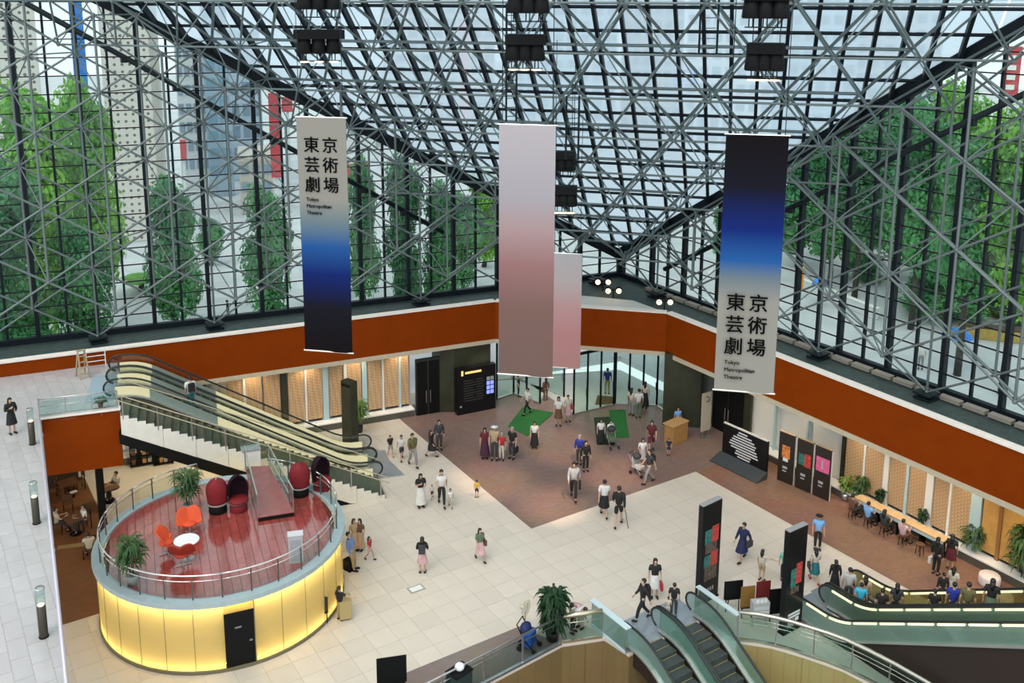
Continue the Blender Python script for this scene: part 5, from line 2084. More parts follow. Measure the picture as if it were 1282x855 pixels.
# black directory board with an amber heading
A, B = G(573, 520.5), G(620.5, 511)
root, put = slab_sign('directory_board', 'large black directory board with an amber heading and blue screens', 'sign', A, B, 0.35, 2.62, BLACKG)
AMB = mat('amber_lit', (0.9, 0.45, 0.15), 0.5, emit=(1.0, 0.5, 0.15), es=1.1)
SCRB = mat('blue_screen', (0.2, 0.25, 0.8), 0.4, emit=(0.28, 0.32, 0.95), es=0.9)
put(0.10, 0.15, 0.85, 0.96, AMB, 'info_symbol')
put(0.20, 0.62, 0.88, 0.925, AMB, 'heading')
for k in range(9):
    put(0.16, 0.40 + 0.05 * (k % 3), 0.72 - 0.055 * k, 0.735 - 0.055 * k, mat('dim_text', (0.06, 0.06, 0.055), 0.5), 'text_line')
    put(0.48, 0.66 + 0.03 * (k % 2), 0.72 - 0.055 * k, 0.735 - 0.055 * k, MATS['dim_text'], 'text_line')
for k in range(4):
    for q in range(2):
        put(0.76 + 0.10 * q, 0.845 + 0.10 * q, 0.66 - 0.10 * k, 0.74 - 0.10 * k, SCRB if k else C_GREY, 'screen')
put(0.06, 0.11, 0.16, 0.20, C_GREY, 'floor_mark')

# tall white roll-up sign with a ring
A, B = G(877, 549), G(889, 545)
root, put = slab_sign('roll_up_sign', 'slim white roll up sign with a ring symbol by the black doors', 'sign', A, B, 0.03, 2.1, mat('cream_sheet', (0.50, 0.44, 0.34), 0.6), None, 0.35)
c = A.lerp(B, 0.5) + V((0, -0.03, 2.1))
MB().tube([c + RT * 0.13 * math.cos(t * PI / 8) + V((0, 0, 0.13 * math.sin(t * PI / 8))) for t in range(16)], 0.016, 5, closed=True).build('ring', INK, root)
for t in (0.2, 0.8):
    q = A.lerp(B, t)
    MB().bar(q, q + V((0, 0, 0.4)), 0.03, 0.03).build('leg', STAIN, root)
MB().bar(A, B, 0.3, 0.04).build('foot', STAIN, root)

# dark pillar by the lattice shopfront
A, B = G(429, 561), G(441, 566)
root, put = slab_sign('dark_pillar', 'slim dark square pillar behind the lit escalators', 'pillar', A, B, 0.45, 3.62, DGREEN)
put(0.1, 0.9, 0.02, 0.05, BLACK, 'foot_band')
put(0.05, 0.95, 0.93, 0.97, BLACK, 'head_band')

# green carpets and the dark mat at the entrance
def carpet(label, pts, mt, name='green_carpet'):
    P3 = [G(*q) for q in pts]
    o = MB().prism([p.xy for p in P3], 0.002, 0.018).build(name, mt)
    tag(o, label, 'carpet')
    c = sum(P3, V()) / len(P3)
    for a_, b_ in zip(P3, P3[1:] + P3[:1]):
        MB().bar(a_.lerp(c, 0.03) + V((0, 0, 0.019)), b_.lerp(c, 0.03) + V((0, 0, 0.019)), 0.08, 0.012).build('border', mt, o)


GCAR = mat('green_pile', (0.02, 0.145, 0.028), 0.95, noise=0.2, scale=12)
carpet('large green carpet in front of the directory board', [(636, 534), (655, 510), (693, 517), (660, 546)], GCAR)
carpet('narrow green carpet beside the dark mat', [(763, 514), (782, 513), (787, 548), (767, 548)], GCAR)
carpet('dark mat under the couple with the pushchair', [(744, 523), (763, 522), (769, 557), (748, 557)], mat('dark_green_pile', (0.018, 0.04, 0.016), 0.95, noise=0.2, scale=12), 'dark_mat')

# wooden reception desk
DESKW = mat('light_wood', (0.42, 0.22, 0.07), 0.5, noise=0.15, scale=6)
p = G(846, 552)
r = thing('reception_desk', 'small light wood reception desk beside the green cladding', 'desk', p, 0.15)
MB().box((0, 0, 0.5), (1.15, 0.6, 1.0)).build('front', DESKW, r, world=False)
MB().box((0, 0.03, 1.02), (1.25, 0.72, 0.05)).build('top', mat('light_wood_top', (0.55, 0.32, 0.12), 0.4), r, world=False)
MB().box((0, -0.305, 0.5), (1.0, 0.02, 0.85)).build('front_panel', DESKW, r, world=False)

# display easels behind the curved rail
def easel(px, py, w_, h_, mt, label, rz=-0.35, zc=0.55):
    p = G(px, py)
    r = thing('display_easel', label, 'easel', p, rz)
    MB().box((0, -0.05, zc + h_ / 2), (w_, 0.03, h_)).build('board', mt, r, world=False)
    for x in (-0.35, 0.35):
        MB().bar((x * w_, -0.02, 0), (x * w_, -0.02, zc + 0.1), 0.03, 0.03).build('leg', BLACK, r, world=False)
    MB().bar((0, 0.4, 0), (0, 0, zc + h_ * 0.8), 0.03, 0.03).build('rear_leg', BLACK, r, world=False)
    MB().box((0, -0.08, zc), (w_ * 0.9, 0.05, 0.03)).build('tray', BLACK, r, world=False)


easel(916, 765, 0.72, 0.72, BLACK, 'black board on a low easel beside the first poster tower', -0.4)
easel(934, 773, 0.55, 0.85, mat('kraft_board', (0.22, 0.11, 0.02), 0.6), 'brown board on an easel between black boards', -0.4, 0.45)
easel(953, 768, 0.55, 0.75, mat('maroon_board', (0.16, 0.012, 0.012), 0.6), 'dark red board on an easel behind the leaflet rack', -0.4, 0.6)
easel(970, 778, 0.6, 0.95, BLACK, 'black board on an easel against the second poster tower', -0.4, 0.4)
p = G(950, 783)
r = thing('leaflet_rack', 'pale grey leaflet rack standing before the easels', 'rack', p, -0.4)
MB().box((0, 0, 0.75), (0.62, 0.3, 0.5)).build('body', mat('rack_grey', (0.42, 0.42, 0.42), 0.4), r, world=False)
for k in range(3):
    MB().box((0, -0.17 + 0.02 * k, 0.62 + 0.16 * k), (0.56, 0.03, 0.1)).build('pocket', mat('rack_pocket', (0.55, 0.55, 0.54), 0.4), r, world=False)
    MB().box((-0.15 + 0.15 * k, -0.13, 1.04), (0.12, 0.02, 0.16)).build('leaflet', C_WHITE, r, world=False)
for x in (-0.27, 0.27):
    MB().bar((x, 0, 0), (x, 0, 0.5), 0.03, 0.03).build('leg', STAIN, r, world=False)
# black notice stand by the lit wall, another one at the front band
easel(405, 778, 0.5, 0.62, mat('dark_slate', (0.03, 0.03, 0.025), 0.5), 'small dark board on an easel against the glowing stage wall', -1.0, 0.45)
easel(491, 880, 0.95, 0.95, BLACK, 'black board on the grey brown band near the steel railing', -0.35, 0.75)
# ------------------------------------------------------------------ plants
PLEAF = leaf_mat('indoor_leaf', (0.03, 0.09, 0.025), (0.13, 0.23, 0.07))
PLEAF2 = leaf_mat('yellow_green_leaf', (0.14, 0.25, 0.04), (0.34, 0.44, 0.10))
PLEAF3 = leaf_mat('dark_palm_leaf', (0.008, 0.035, 0.012), (0.03, 0.10, 0.03))


def blades(n, seed, h, spread, lw=0.05, stems=True, low=0.25):
    """arching leaves on upright stems, base at the origin"""
    rnd = random.Random(seed)
    mb = MB()
    for k in range(n):
        t = rnd.uniform(0, 2 * PI)
        z0 = h * rnd.uniform(low, 0.85)
        r0 = rnd.uniform(0, spread * 0.35)
        p = V((r0 * math.cos(t), r0 * math.sin(t), z0))
        t2 = t + rnd.gauss(0, 0.7)
        d = V((math.cos(t2), math.sin(t2), 0))
        L = spread * rnd.uniform(0.55, 1.0)
        sd_ = V((-d.y, d.x, 0)) * lw * rnd.uniform(0.7, 1.2)
        pts = [p, p + d * L * 0.4 + V((0, 0, h * 0.12)), p + d * L * 0.75 + V((0, 0, h * 0.10)), p + d * L + V((0, 0, -h * 0.03))]
        vs = [pts[0]]
        for q, f in ((pts[1], 1.0), (pts[2], 0.8)):
            vs += [q - sd_ * f, q + sd_ * f]
        vs.append(pts[3])
        mb.add(vs, [(0, 1, 2), (1, 3, 4, 2), (3, 5, 4)])
    return mb


POTD = mat('black_pot', (0.012, 0.012, 0.012), 0.5)
POTG = mat('grey_pot', (0.30, 0.29, 0.27), 0.6)
POTW = mat('white_pot', (0.62, 0.60, 0.56), 0.5)


def potted(px, py, z, h, spread, leaf, pot, label, seed=1, n=140, pr=0.2, ph=0.35, lw=0.05, low=0.25, pos=None):
    p = pos if pos is not None else G(px, py, z)
    r = thing('potted_plant', label, 'plant', p)
    MB().lathe([(0.01, 0.0), (pr * 0.75, 0.0), (pr, ph), (pr * 0.88, ph), (pr * 0.84, ph - 0.05), (0.01, ph - 0.05)], 14, p).build('pot', pot, r, True)
    mb = blades(n, seed, h, spread, lw, low=low)
    mb.v = [p + V((0, 0, ph * 0.6)) + q for q in mb.v]
    mb.build('foliage', leaf, r)
    rnd = random.Random(seed)
    for k in range(4):
        t = k * 1.6 + seed
        q = p + V((0, 0, ph - 0.05))
        MB().tube([q + V((math.cos(t) * 0.05, math.sin(t) * 0.05, 0)), q + V((math.cos(t) * spread * 0.3, math.sin(t) * spread * 0.3, h * 0.8))], [0.018, 0.008], 5).build('stem', BARK, r)
    return r


potted(450, 541, 0, 1.65, 0.55, PLEAF2, POTD, 'yellow green bamboo in a black pot beside the dark pillar', 3, 200, lw=0.045)
potted(236, 641, ZD, 1.6, 0.6, PLEAF, POTG, 'tall potted palm on the stage beside the red high chair', 4, 190, lw=0.04)
potted(166, 731, ZD, 1.6, 0.6, PLEAF, POTG, 'tall potted palm at the stage railing near the orange chairs', 5, 190, lw=0.04)
potted(692, 800, 0, 1.75, 0.58, PLEAF3, POTD, 'big dark palm in a pot behind the brass topped railing', 6, 420, lw=0.06, low=0.1, pr=0.28)
potted(1058, 626, 0, 1.0, 0.35, PLEAF2, STAIN, 'small yellow green plant in a steel pot by the poster panels', 7, 90)
potted(1076, 634, 0, 1.25, 0.4, PLEAF, POTW, 'green leafy plant in a white pot by the counter end', 8, 110)
potted(1218, 700, 0, 1.4, 0.55, PLEAF, POTG, 'bushy plant between the counter and the amber screens', 9, 150)
potted(0, 0, 0.42, 0.75, 0.25, PLEAF3, POTD, 'small dark plant on the sill between tan panels', 10, 70, pr=0.09, ph=0.15, pos=V((35.0, 23.87, 0.42)))
potted(0, 0, 0.42, 0.75, 0.25, PLEAF3, POTD, 'small dark plant on the sill beside the white post', 11, 70, pr=0.09, ph=0.15, pos=V((35.0, 21.77, 0.42)))
potted(1279, 735, 0, 2.4, 0.7, PLEAF, POTG, 'tall leafy plant reaching up beside the last amber screen', 12, 200)
potted(126, 509, Z2 + 0.17, 0.3, 0.3, PLEAF, mat('red_planter', (0.35, 0.06, 0.04), 0.6), 'small plant in a red planter at the stair head', 13, 60, pr=0.12, ph=0.16)

# ------------------------------------------------------------------ upper floor things
BOLD = mat('bollard_bronze', (0.06, 0.05, 0.035), 0.4, 0.4)
for i, (px, py) in enumerate(((41, 556), (46, 655), (55, 797))):
    p = G(px, py, Z2)
    r = thing('bollard_lamp', ('bronze bollard lamp on the upper floor beside the orange panel', 'bronze bollard lamp on the upper floor above the cafe', 'bronze bollard lamp on the upper floor above the dark brown paving')[i], 'lamp', p, 0, 'bollard lamps on the upper floor')
    MB().lathe([(0.115, 0.0), (0.115, 0.9), (0.01, 0.92)], 14, p).build('post', BOLD, r, True)
    MB().lathe([(0.01, 0.925), (0.08, 0.93), (0.08, 0.96), (0.01, 0.97)], 12, p).build('lamp', LAMPG, r, True)
    MB().lathe([(0.125, 0.93), (0.125, 1.42)], 14, p).build('glass_tube', GLASS_B, r, True)
    MB().lathe([(0.10, 1.41), (0.13, 1.41), (0.13, 1.44), (0.10, 1.44)], 14, p).build('cap_ring', STAIN, r, True)
    MB().lathe([(0.13, 0.0), (0.13, 0.03), (0.01, 0.035)], 14, p).build('base', BLACK, r)
# folding wooden ladder stand
p = G(104, 472, Z2)
r = thing('step_ladder', 'folding wooden step stand against the orange wall on the upper floor', 'ladder', p, 0.2)
WD = mat('pale_ladder_wood', (0.40, 0.32, 0.20), 0.6)
for x in (-0.2, 0.2):
    MB().bar((x, -0.3, 0), (x * 0.7, 0, 1.25), 0.06, 0.05).build('front_leg', WD, r, world=False)
    MB().bar((x, 0.3, 0), (x * 0.7, 0, 1.25), 0.06, 0.05).build('rear_leg', WD, r, world=False)
for k in range(4):
    MB().bar((-0.18, -0.24 + 0.07 * k, 0.25 * (k + 1)), (0.18, -0.24 + 0.07 * k, 0.25 * (k + 1)), 0.09, 0.03).build('rung', WD, r, world=False)
MB().box((0, 0, 1.26), (0.36, 0.16, 0.04)).build('top', WD, r, world=False)
p = G(121, 461, Z2 + 0.0)
r = thing('barrier_frame', 'small white tube barrier beside the step stand', 'barrier', p, -0.15)
for x in (-0.4, 0.4):
    MB().tube([(x, 0, 0), (x, 0, 0.85)], 0.025).build('leg', WHITE, r, world=False)
for z in (0.35, 0.6, 0.85):
    MB().tube([(-0.4, 0, z), (0.4, 0, z)], 0.02).build('rail', WHITE, r, world=False)

# ------------------------------------------------------------------ cafe below the upper floor
CWALL = mat('cafe_wall', (0.05, 0.025, 0.012), 0.7, noise=0.2)
struct(MB().obox((1.6, 46.0, 0), (4.4, -0.05, 0), (0, 0.2, 0), (0, 0, 4.8)), 'wall_cafe', CWALL, 'dark rear wall of the cafe under the upper floor')
struct(MB().obox((6.2, yf(6.2) + 1.3, 0), (8.0, -1.36, 0), (0, 0.2, 0), (0, 0, 3.9)), 'wall_under_stair', mat('cream_wall', (0.62, 0.52, 0.36), 0.6), 'cream wall under the stair')
r = MB().box((6.15, 41.0, 1.6), (0.28, 0.28, 3.2)).build('cafe_pillar', BLACK)
tag(r, 'black square pillar at the corner of the cafe', 'pillar')
MB().box((6.15, 41.0, 0.1), (0.36, 0.36, 0.2)).build('pillar_base', BLACK, r)
CW = mat('cafe_table_wood', (0.12, 0.05, 0.02), 0.5)


def cafe_set(px, py, label, rz=0.2):
    p = G(px, py)
    r = thing('cafe_table', label, 'table', p, rz)
    MB().box((0, 0, 0.72), (0.75, 0.75, 0.04)).build('table_top', CW, r, world=False)
    MB().tube([(0, 0, 0.02), (0, 0, 0.7)], 0.03).build('stem', BLACK, r, world=False)
    MB().lathe([(0.25, 0), (0.25, 0.02), (0.03, 0.05)], 12).build('foot', BLACK, r, world=False)


def cafe_chair(px, py, rz, label):
    p = G(px, py)
    r = thing('cafe_chair', label, 'chair', p, rz, 'dark cafe chairs')
    MB().box((0, 0, 0.45), (0.42, 0.42, 0.04)).build('seat', CW, r, world=False)
    MB().box((0, 0.2, 0.75), (0.4, 0.03, 0.3)).build('backrest', CW, r, world=False)
    for x in (-0.18, 0.18):
        for y in (-0.18, 0.18):
            MB().bar((x, y, 0), (x, y, 0.44 if y < 0 else 0.9), 0.03, 0.03).build('leg', BLACK, r, world=False)


cafe_set(87, 622, 'square dark cafe table with a white menu')
cafe_set(95, 668, 'square dark cafe table between two seated guests')
cafe_set(137, 628, 'square dark cafe table beside the stage, guests in pale shirts')
o = MB().box(G(92, 616, 0.75) + V((0, 0, 0.01)), (0.3, 0.2, 0.015), 0.3).build('menu_card', C_WHITE)
tag(o, 'white menu card lying on a dark cafe table', 'menu')
MB().box(G(92, 616, 0.75) + V((0, 0, 0.02)), (0.2, 0.02, 0.004), 0.3).build('print', C_GREY, o)
for px, py, rz, lab in ((78, 618, 1.2, 'dark cafe chair pulled up to the table with the menu'), (100, 612, -1.4, 'dark cafe chair on the pillar side of the menu table'), (86, 640, 3.0, 'dark cafe chair in front of the menu table'),
                        (72, 668, 1.4, 'dark cafe chair under a guest in beige'), (107, 662, -1.2, 'dark cafe chair under a guest in white'), (113, 698, -0.6, 'dark cafe chair close to the glowing wall')):
    cafe_chair(px, py, rz, lab)
o = MB().bar(G(72, 686) + V((0, 0, 0.01)), G(108, 681) + V((0, 0, 0.01)), 0.28, 0.02).build('floor_strip', mat('tan_strip', (0.30, 0.18, 0.07), 0.6))
tag(o, 'tan strip let into the dark brown cafe paving', 'floor strip')
# dark shelving units under the stair
for i, (px, py, w_) in enumerate(((178, 582, 1.0), (205, 580, 0.85))):
    p = G(px, py)
    r = thing('shelf_unit', ('dark shelf rack crowded with goods under the stair', 'dark shelf rack with brown boxes beside the potted palm')[i], 'shelf', p, -0.2)
    for x in (-w_ / 2, w_ / 2):
        MB().box((x, 0, 0.75), (0.05, 0.4, 1.5)).build('upright', BLACK, r, world=False)
    for z in (0.1, 0.55, 1.0, 1.45):
        MB().box((0, 0, z), (w_, 0.4, 0.04)).build('shelf', BLACK, r, world=False)
    rnd = random.Random(i)
    for z in (0.12, 0.57, 1.02):
        for k in range(4):
            MB().box((-w_ * 0.36 + k * w_ * 0.24, 0, z + 0.13), (w_ * 0.18, 0.25, rnd.uniform(0.15, 0.3))).build('boxed_goods', (CW, BLACK, DESKW, C_GREY)[(k + i) % 4], r, world=False)

# ------------------------------------------------------------------ counter by the tan panels
KA, KB = G(1113, 652, 0.0), G(1200, 702, 0.0)
KA, KB = V((34.2, 24.6, 0)), V((34.2, 20.3, 0))
r = thing('window_counter', 'long light wood counter along the tan panels', 'counter', KA)
MB().obox(KA + V((0, 0, 0.72)), KB - KA, V((0.5, 0, 0)), (0, 0, 0.05)).build('counter_top', mat('counter_wood', (0.62, 0.42, 0.22), 0.4, noise=0.1), r)
MB().obox(KA + V((-0.01, 0, 0.60)), KB - KA, V((0.03, 0, 0)), (0, 0, 0.1)).build('front_rail', PALEBLUE, r)
for k in range(5):
    q = KA.lerp(KB, k / 4)
    MB().box((q.x + 0.25, q.y, 0.36), (0.4, 0.06, 0.72)).build('support', BLACK, r)
for k, y in enumerate((24.3, 23.5, 22.7, 21.8, 21.0)):
    s = thing('counter_stool', ('stool at the counter end beside the plants', 'stool under the guest in blue', 'stool at the middle of the counter', 'stool under the guest in pale pink', 'stool at the end of the counter next to the bushy plant')[k], 'stool', (33.75, y, 0), 0, 'stools at the window counter')
    MB().lathe([(0.01, 0.44), (0.17, 0.44), (0.18, 0.47), (0.01, 0.49)], 12, (33.75, y, 0)).build('seat', CW, s)
    for t in range(4):
        a_ = t * PI / 2 + 0.7
        MB().bar((33.75 + math.cos(a_) * 0.16, y + math.sin(a_) * 0.16, 0), (33.75 + math.cos(a_) * 0.12, y + math.sin(a_) * 0.12, 0.45), 0.025, 0.025).build('leg', BLACK, s)
# white pouffes near the escalator head
for i, (px, py, rr) in enumerate(((1252, 757, 0.45), (1238, 732, 0.4))):
    p = G(px, py)
    r = thing('round_pouffe', ('white round pouffe next to the glowing handrail', 'white round pouffe below the amber screens')[i], 'pouffe', p)
    MB().lathe([(0.01, 0.0), (rr * 0.95, 0.0), (rr, 0.08), (rr, 0.36), (rr * 0.9, 0.43), (0.01, 0.45)], 18, p).build('cushion', mat('pale_upholstery', (0.72, 0.62, 0.56), 0.8), r, True)
    MB().lathe([(rr + 0.004, 0.05), (rr + 0.004, 0.09)], 18, p).build('piping', STAIN, r)

# ------------------------------------------------------------------ things by the steel railing
p = G(657, 806)
r = thing('stand_fan', 'pedestal fan with a round pale cage beside the big palm', 'fan', p, 0.5)
MB().lathe([(0.24, 0.0), (0.24, 0.03), (0.04, 0.06)], 14).build('base', BLACK, r, world=False)
MB().tube([(0, 0, 0.03), (0, 0, 1.25)], 0.02).build('pole', STAIN, r, world=False)
hd = MB().ball((0, 0.1, 1.4), (0.09, 0.12, 0.09), 8, 6).build('motor', mat('fan_beige', (0.5, 0.45, 0.34), 0.5), r, True, world=False)
cage = MB()
for k in range(3):
    rr = 0.28 - 0.09 * k
    cage.tube([(rr * math.cos(t * PI / 12), -0.05, 1.4 + rr * math.sin(t * PI / 12)) for t in range(24)], 0.012, 4, closed=True)
for k in range(12):
    t = k * PI / 6
    cage.tube([(0, -0.07, 1.4), (0.28 * math.cos(t), -0.04, 1.4 + 0.28 * math.sin(t))], 0.006, 4)
cage.build('cage', MATS['fan_beige'], r, world=False)
for k in range(4):
    t = k * PI / 2
    a_ = V((math.cos(t), 0, math.sin(t)))
    b_ = V((-math.sin(t), 0, math.cos(t)))
    c0 = V((0, 0.0, 1.4))
    MB().slab([c0 + a_ * 0.04, c0 + a_ * 0.24 + b_ * 0.1, c0 + a_ * 0.26 - b_ * 0.02], (0, 0.008, 0)).build('blade', MATS['fan_beige'], r, world=False)
# blue buggy folded by the railing
p = G(662, 812)
r = thing('folded_buggy', 'blue folded buggy parked against the steel railing', 'buggy', p, 0.6)
MB().box((0, 0, 0.45), (0.5, 0.35, 0.5)).build('seat_sling', mat('blue_cloth', (0.02, 0.10, 0.42), 0.7), r, world=False)
MB().ball((0, 0.12, 0.78), (0.28, 0.2, 0.2), 10, 6).build('hood', mat('navy_cloth', (0.01, 0.02, 0.09), 0.7), r, True, world=False)
for x in (-0.26, 0.26):
    MB().tube([(x, -0.3, 0.12), (x, 0.1, 0.5), (x, 0.35, 1.0)], 0.02).build('side_tube', BLACK, r, world=False)
    for y in (-0.3, 0.25):
        MB().tube([(x - 0.02, y, 0.1), (x + 0.02, y, 0.1)], 0.1, 12).build('wheel', RUBBER, r, world=False)
MB().tube([(-0.26, 0.35, 1.0), (0.26, 0.35, 1.0)], 0.02).build('handle', BLACK, r, world=False)
# covered cart on the grey brown band
p = G(575, 872)
r = thing('service_cart', 'dark service cart with a white bag on top behind the railing', 'cart', p, 0.2)
MB().box((0, 0, 0.55), (0.7, 0.5, 0.75)).build('body', mat('dark_green_cover', (0.012, 0.03, 0.025), 0.7), r, world=False)
MB().box((0, 0, 0.95), (0.74, 0.54, 0.05)).build('lid', BLACK, r, world=False)
MB().ball((0.02, 0, 1.08), (0.17, 0.16, 0.13), 10, 6).build('bag', WHITE, r, True, world=False)
for x in (-0.28, 0.28):
    for y in (-0.2, 0.2):
        MB().tube([(x - 0.02, y, 0.09), (x + 0.02, y, 0.09)], 0.09, 10).build('wheel', RUBBER, r, world=False)
# wheeled case by the glowing wall
p = G(432, 772)
r = thing('wheeled_case', 'tan and grey wheeled case beside the man with the outstretched arm', 'suitcase', p, -0.3)
MB().box((0, 0, 0.42), (0.42, 0.55, 0.7)).build('body', mat('tan_case', (0.42, 0.33, 0.14), 0.5), r, world=False)
MB().box((0.22, 0, 0.42), (0.03, 0.5, 0.66)).build('side_shell', C_GREY, r, world=False)
for y in (-0.2, 0.2):
    MB().tube([(0.1, y - 0.02, 0.05), (0.1, y + 0.02, 0.05)], 0.05, 8).build('wheel', RUBBER, r, world=False)
    MB().tube([(-0.12, y * 0.5, 0.75), (-0.12, y * 0.5, 1.0)], 0.012).build('pull_tube', STAIN, r, world=False)
p = G(437, 713)
o = MB().box((p.x, p.y, 0.22), (0.28, 0.4, 0.44), 0.3).build('black_bag', BLACK)
tag(o, 'black bag on the floor at the feet of the man leaning on the wall', 'bag')
MB().tube([(p.x - 0.1, p.y, 0.44), (p.x, p.y, 0.58), (p.x + 0.1, p.y, 0.44)], 0.015).build('strap', BLACK, o)

# warm lamps of the cafe and of the space under the stair
downlight((4.6, 38.4, 4.75), 45, (1.0, 0.7, 0.38), 2.4)
downlight((5.0, 43.2, 4.75), 40, (1.0, 0.7, 0.38), 2.4)
downlight((8.6, 44.2, 3.6), 300, (1.0, 0.84, 0.55), 2.6)
downlight((11.5, 43.6, 2.4), 150, (1.0, 0.84, 0.55), 2.6)
# spots of the rigs on the brown paving
for sx, sy, sz_, tx, ty in [(22.5, 24.0, 19.0, *G(*q_).xy) for q_ in ((690, 632), (772, 594), (702, 560), (615, 602))]:
    ld = bpy.data.lights.new('rig_spot', 'SPOT')
    ld.energy, ld.color, ld.spot_size, ld.spot_blend, ld.shadow_soft_size = 15000, (1.0, 0.66, 0.48), 0.20, 1.0, 0.3
    lo = link(bpy.data.objects.new('rig_spot', ld))
    lo.location = (sx, sy, sz_)
    lo.rotation_euler = (V((tx, ty, 0)) - V((sx, sy, sz_))).to_track_quat('-Z', 'Y').to_euler()
# ------------------------------------------------------------------ people
SK = {}


def joints(pose):
    """joint positions of a 1.70 m figure facing local -y"""
    J = dict(pel=(0, 0, .95), bel=(0, -.01, 1.10), che=(0, 0, 1.28), nec=(0, .01, 1.45), hed=(0, -.01, 1.55), top=(0, 0, 1.67))
    for s, n in ((1, 'L'), (-1, 'R')):
        J['sh' + n] = (s * .185, .01, 1.39)
        J['el' + n] = (s * .235, .04, 1.11)
        J['wr' + n] = (s * .245, -.05, .87)
        J['hi' + n] = (s * .09, 0, .90)
        J['kn' + n] = (s * .10, -.02, .50)
        J['an' + n] = (s * .10, .03, .085)
        J['to' + n] = (s * .12, -.15, .035)
    if pose.startswith('walk'):
        f = 1 if pose == 'walk' else -1
        for s, n in ((1, 'L'), (-1, 'R')):
            if s == f:
                J['kn' + n], J['an' + n], J['to' + n] = (s * .09, -.19, .52), (s * .09, -.27, .10), (s * .10, -.44, .075)
                J['el' + n], J['wr' + n] = (s * .23, .15, 1.13), (s * .24, .20, .90)
            else:
                J['kn' + n], J['an' + n], J['to' + n] = (s * .09, .06, .49), (s * .09, .34, .17), (s * .10, .22, .035)
                J['el' + n], J['wr' + n] = (s * .23, -.07, 1.12), (s * .22, -.25, .95)
    if pose == 'phone':
        J['elR'], J['wrR'] = (-.24, -.02, 1.12), (-.10, -.26, 1.30)
        J['elL'], J['wrL'] = (.24, -.03, 1.12), (.10, -.24, 1.10)
        J['hed'], J['top'] = (0, -.03, 1.54), (0, -.035, 1.66)
    if pose == 'point':
        J['elR'], J['wrR'] = (-.44, -.10, 1.33), (-.68, -.20, 1.30)
    if pose == 'carry':
        J['elL'], J['wrL'] = (.27, -.02, 1.12), (.20, -.24, 1.05)
        J['elR'], J['wrR'] = (-.27, -.02, 1.12), (-.20, -.24, 1.05)
    if pose == 'bend':
        for k, p in dict(bel=(0, -.10, 1.06), che=(0, -.27, 1.17), nec=(0, -.42, 1.24), hed=(0, -.52, 1.27), top=(0, -.62, 1.30)).items():
            J[k] = p
        for s, n in ((1, 'L'), (-1, 'R')):
            J['sh' + n] = (s * .185, -.36, 1.20)
            J['el' + n] = (s * .22, -.40, .93)
            J['wr' + n] = (s * .16, -.55, .76)
    if pose == 'lean':
        for k in J:
            x, y, z = J[k]
            if z > 0.2:
                J[k] = (x, y + 0.16 * z, z * 0.99)
        J['elL'], J['wrL'] = (.26, .22, 1.12), (.12, .0, 1.10)
    if pose == 'sit':
        dz = -.43
        for k in list(J):
            if k[:2] not in ('kn', 'an') and k not in ('toL', 'toR'):
                x, y, z = J[k]
                J[k] = (x, y, z + dz)
        for s, n in ((1, 'L'), (-1, 'R')):
            J['hi' + n] = (s * .10, -.03, .50)
            J['kn' + n] = (s * .12, -.43, .51)
            J['an' + n] = (s * .12, -.40, .085)
            J['to' + n] = (s * .13, -.58, .035)
            J['el' + n] = (s * .23, -.12, .73)
            J['wr' + n] = (s * .14, -.36, .78)
    return {k: V(p) for k, p in J.items()}


def skin_mesh(name, chains, rad, root, sub=1):
    """chains: lists of named points; rad: name -> (rx, ry)"""
    idx, vs, es = {}, [], []
    pts = {}
    for ch in chains:
        for n_, p in ch:
            if n_ not in idx:
                idx[n_] = len(vs)
                vs.append(tuple(p))
        for (a_, _), (b_, _) in zip(ch[:-1], ch[1:]):
            es.append((idx[a_], idx[b_]))
    me = bpy.data.meshes.new(name)
    me.from_pydata(vs, es, [])
    me.update()
    o = bpy.data.objects.new(name, me)
    md = o.modifiers.new('skin', 'SKIN')
    md.use_smooth_shade = True
    if not me.skin_vertices:
        link(o)
        bpy.context.view_layer.objects.active = o
        bpy.ops.object.modifier_remove(modifier='skin')
        bpy.ops.object.modifier_add(type='SKIN')
        o.modifiers[0].use_smooth_shade = True
        COL.objects.unlink(o)
    sv = me.skin_vertices[0].data
    for n_, i in idx.items():
        r = rad(n_)
        sv[i].radius = r if isinstance(r, tuple) else (r, r)
        sv[i].use_root = n_ == root
    if sub:
        sd_ = o.modifiers.new('sub', 'SUBSURF')
        sd_.levels = sub
        sd_.render_levels = sub
    return eval_mesh(o)


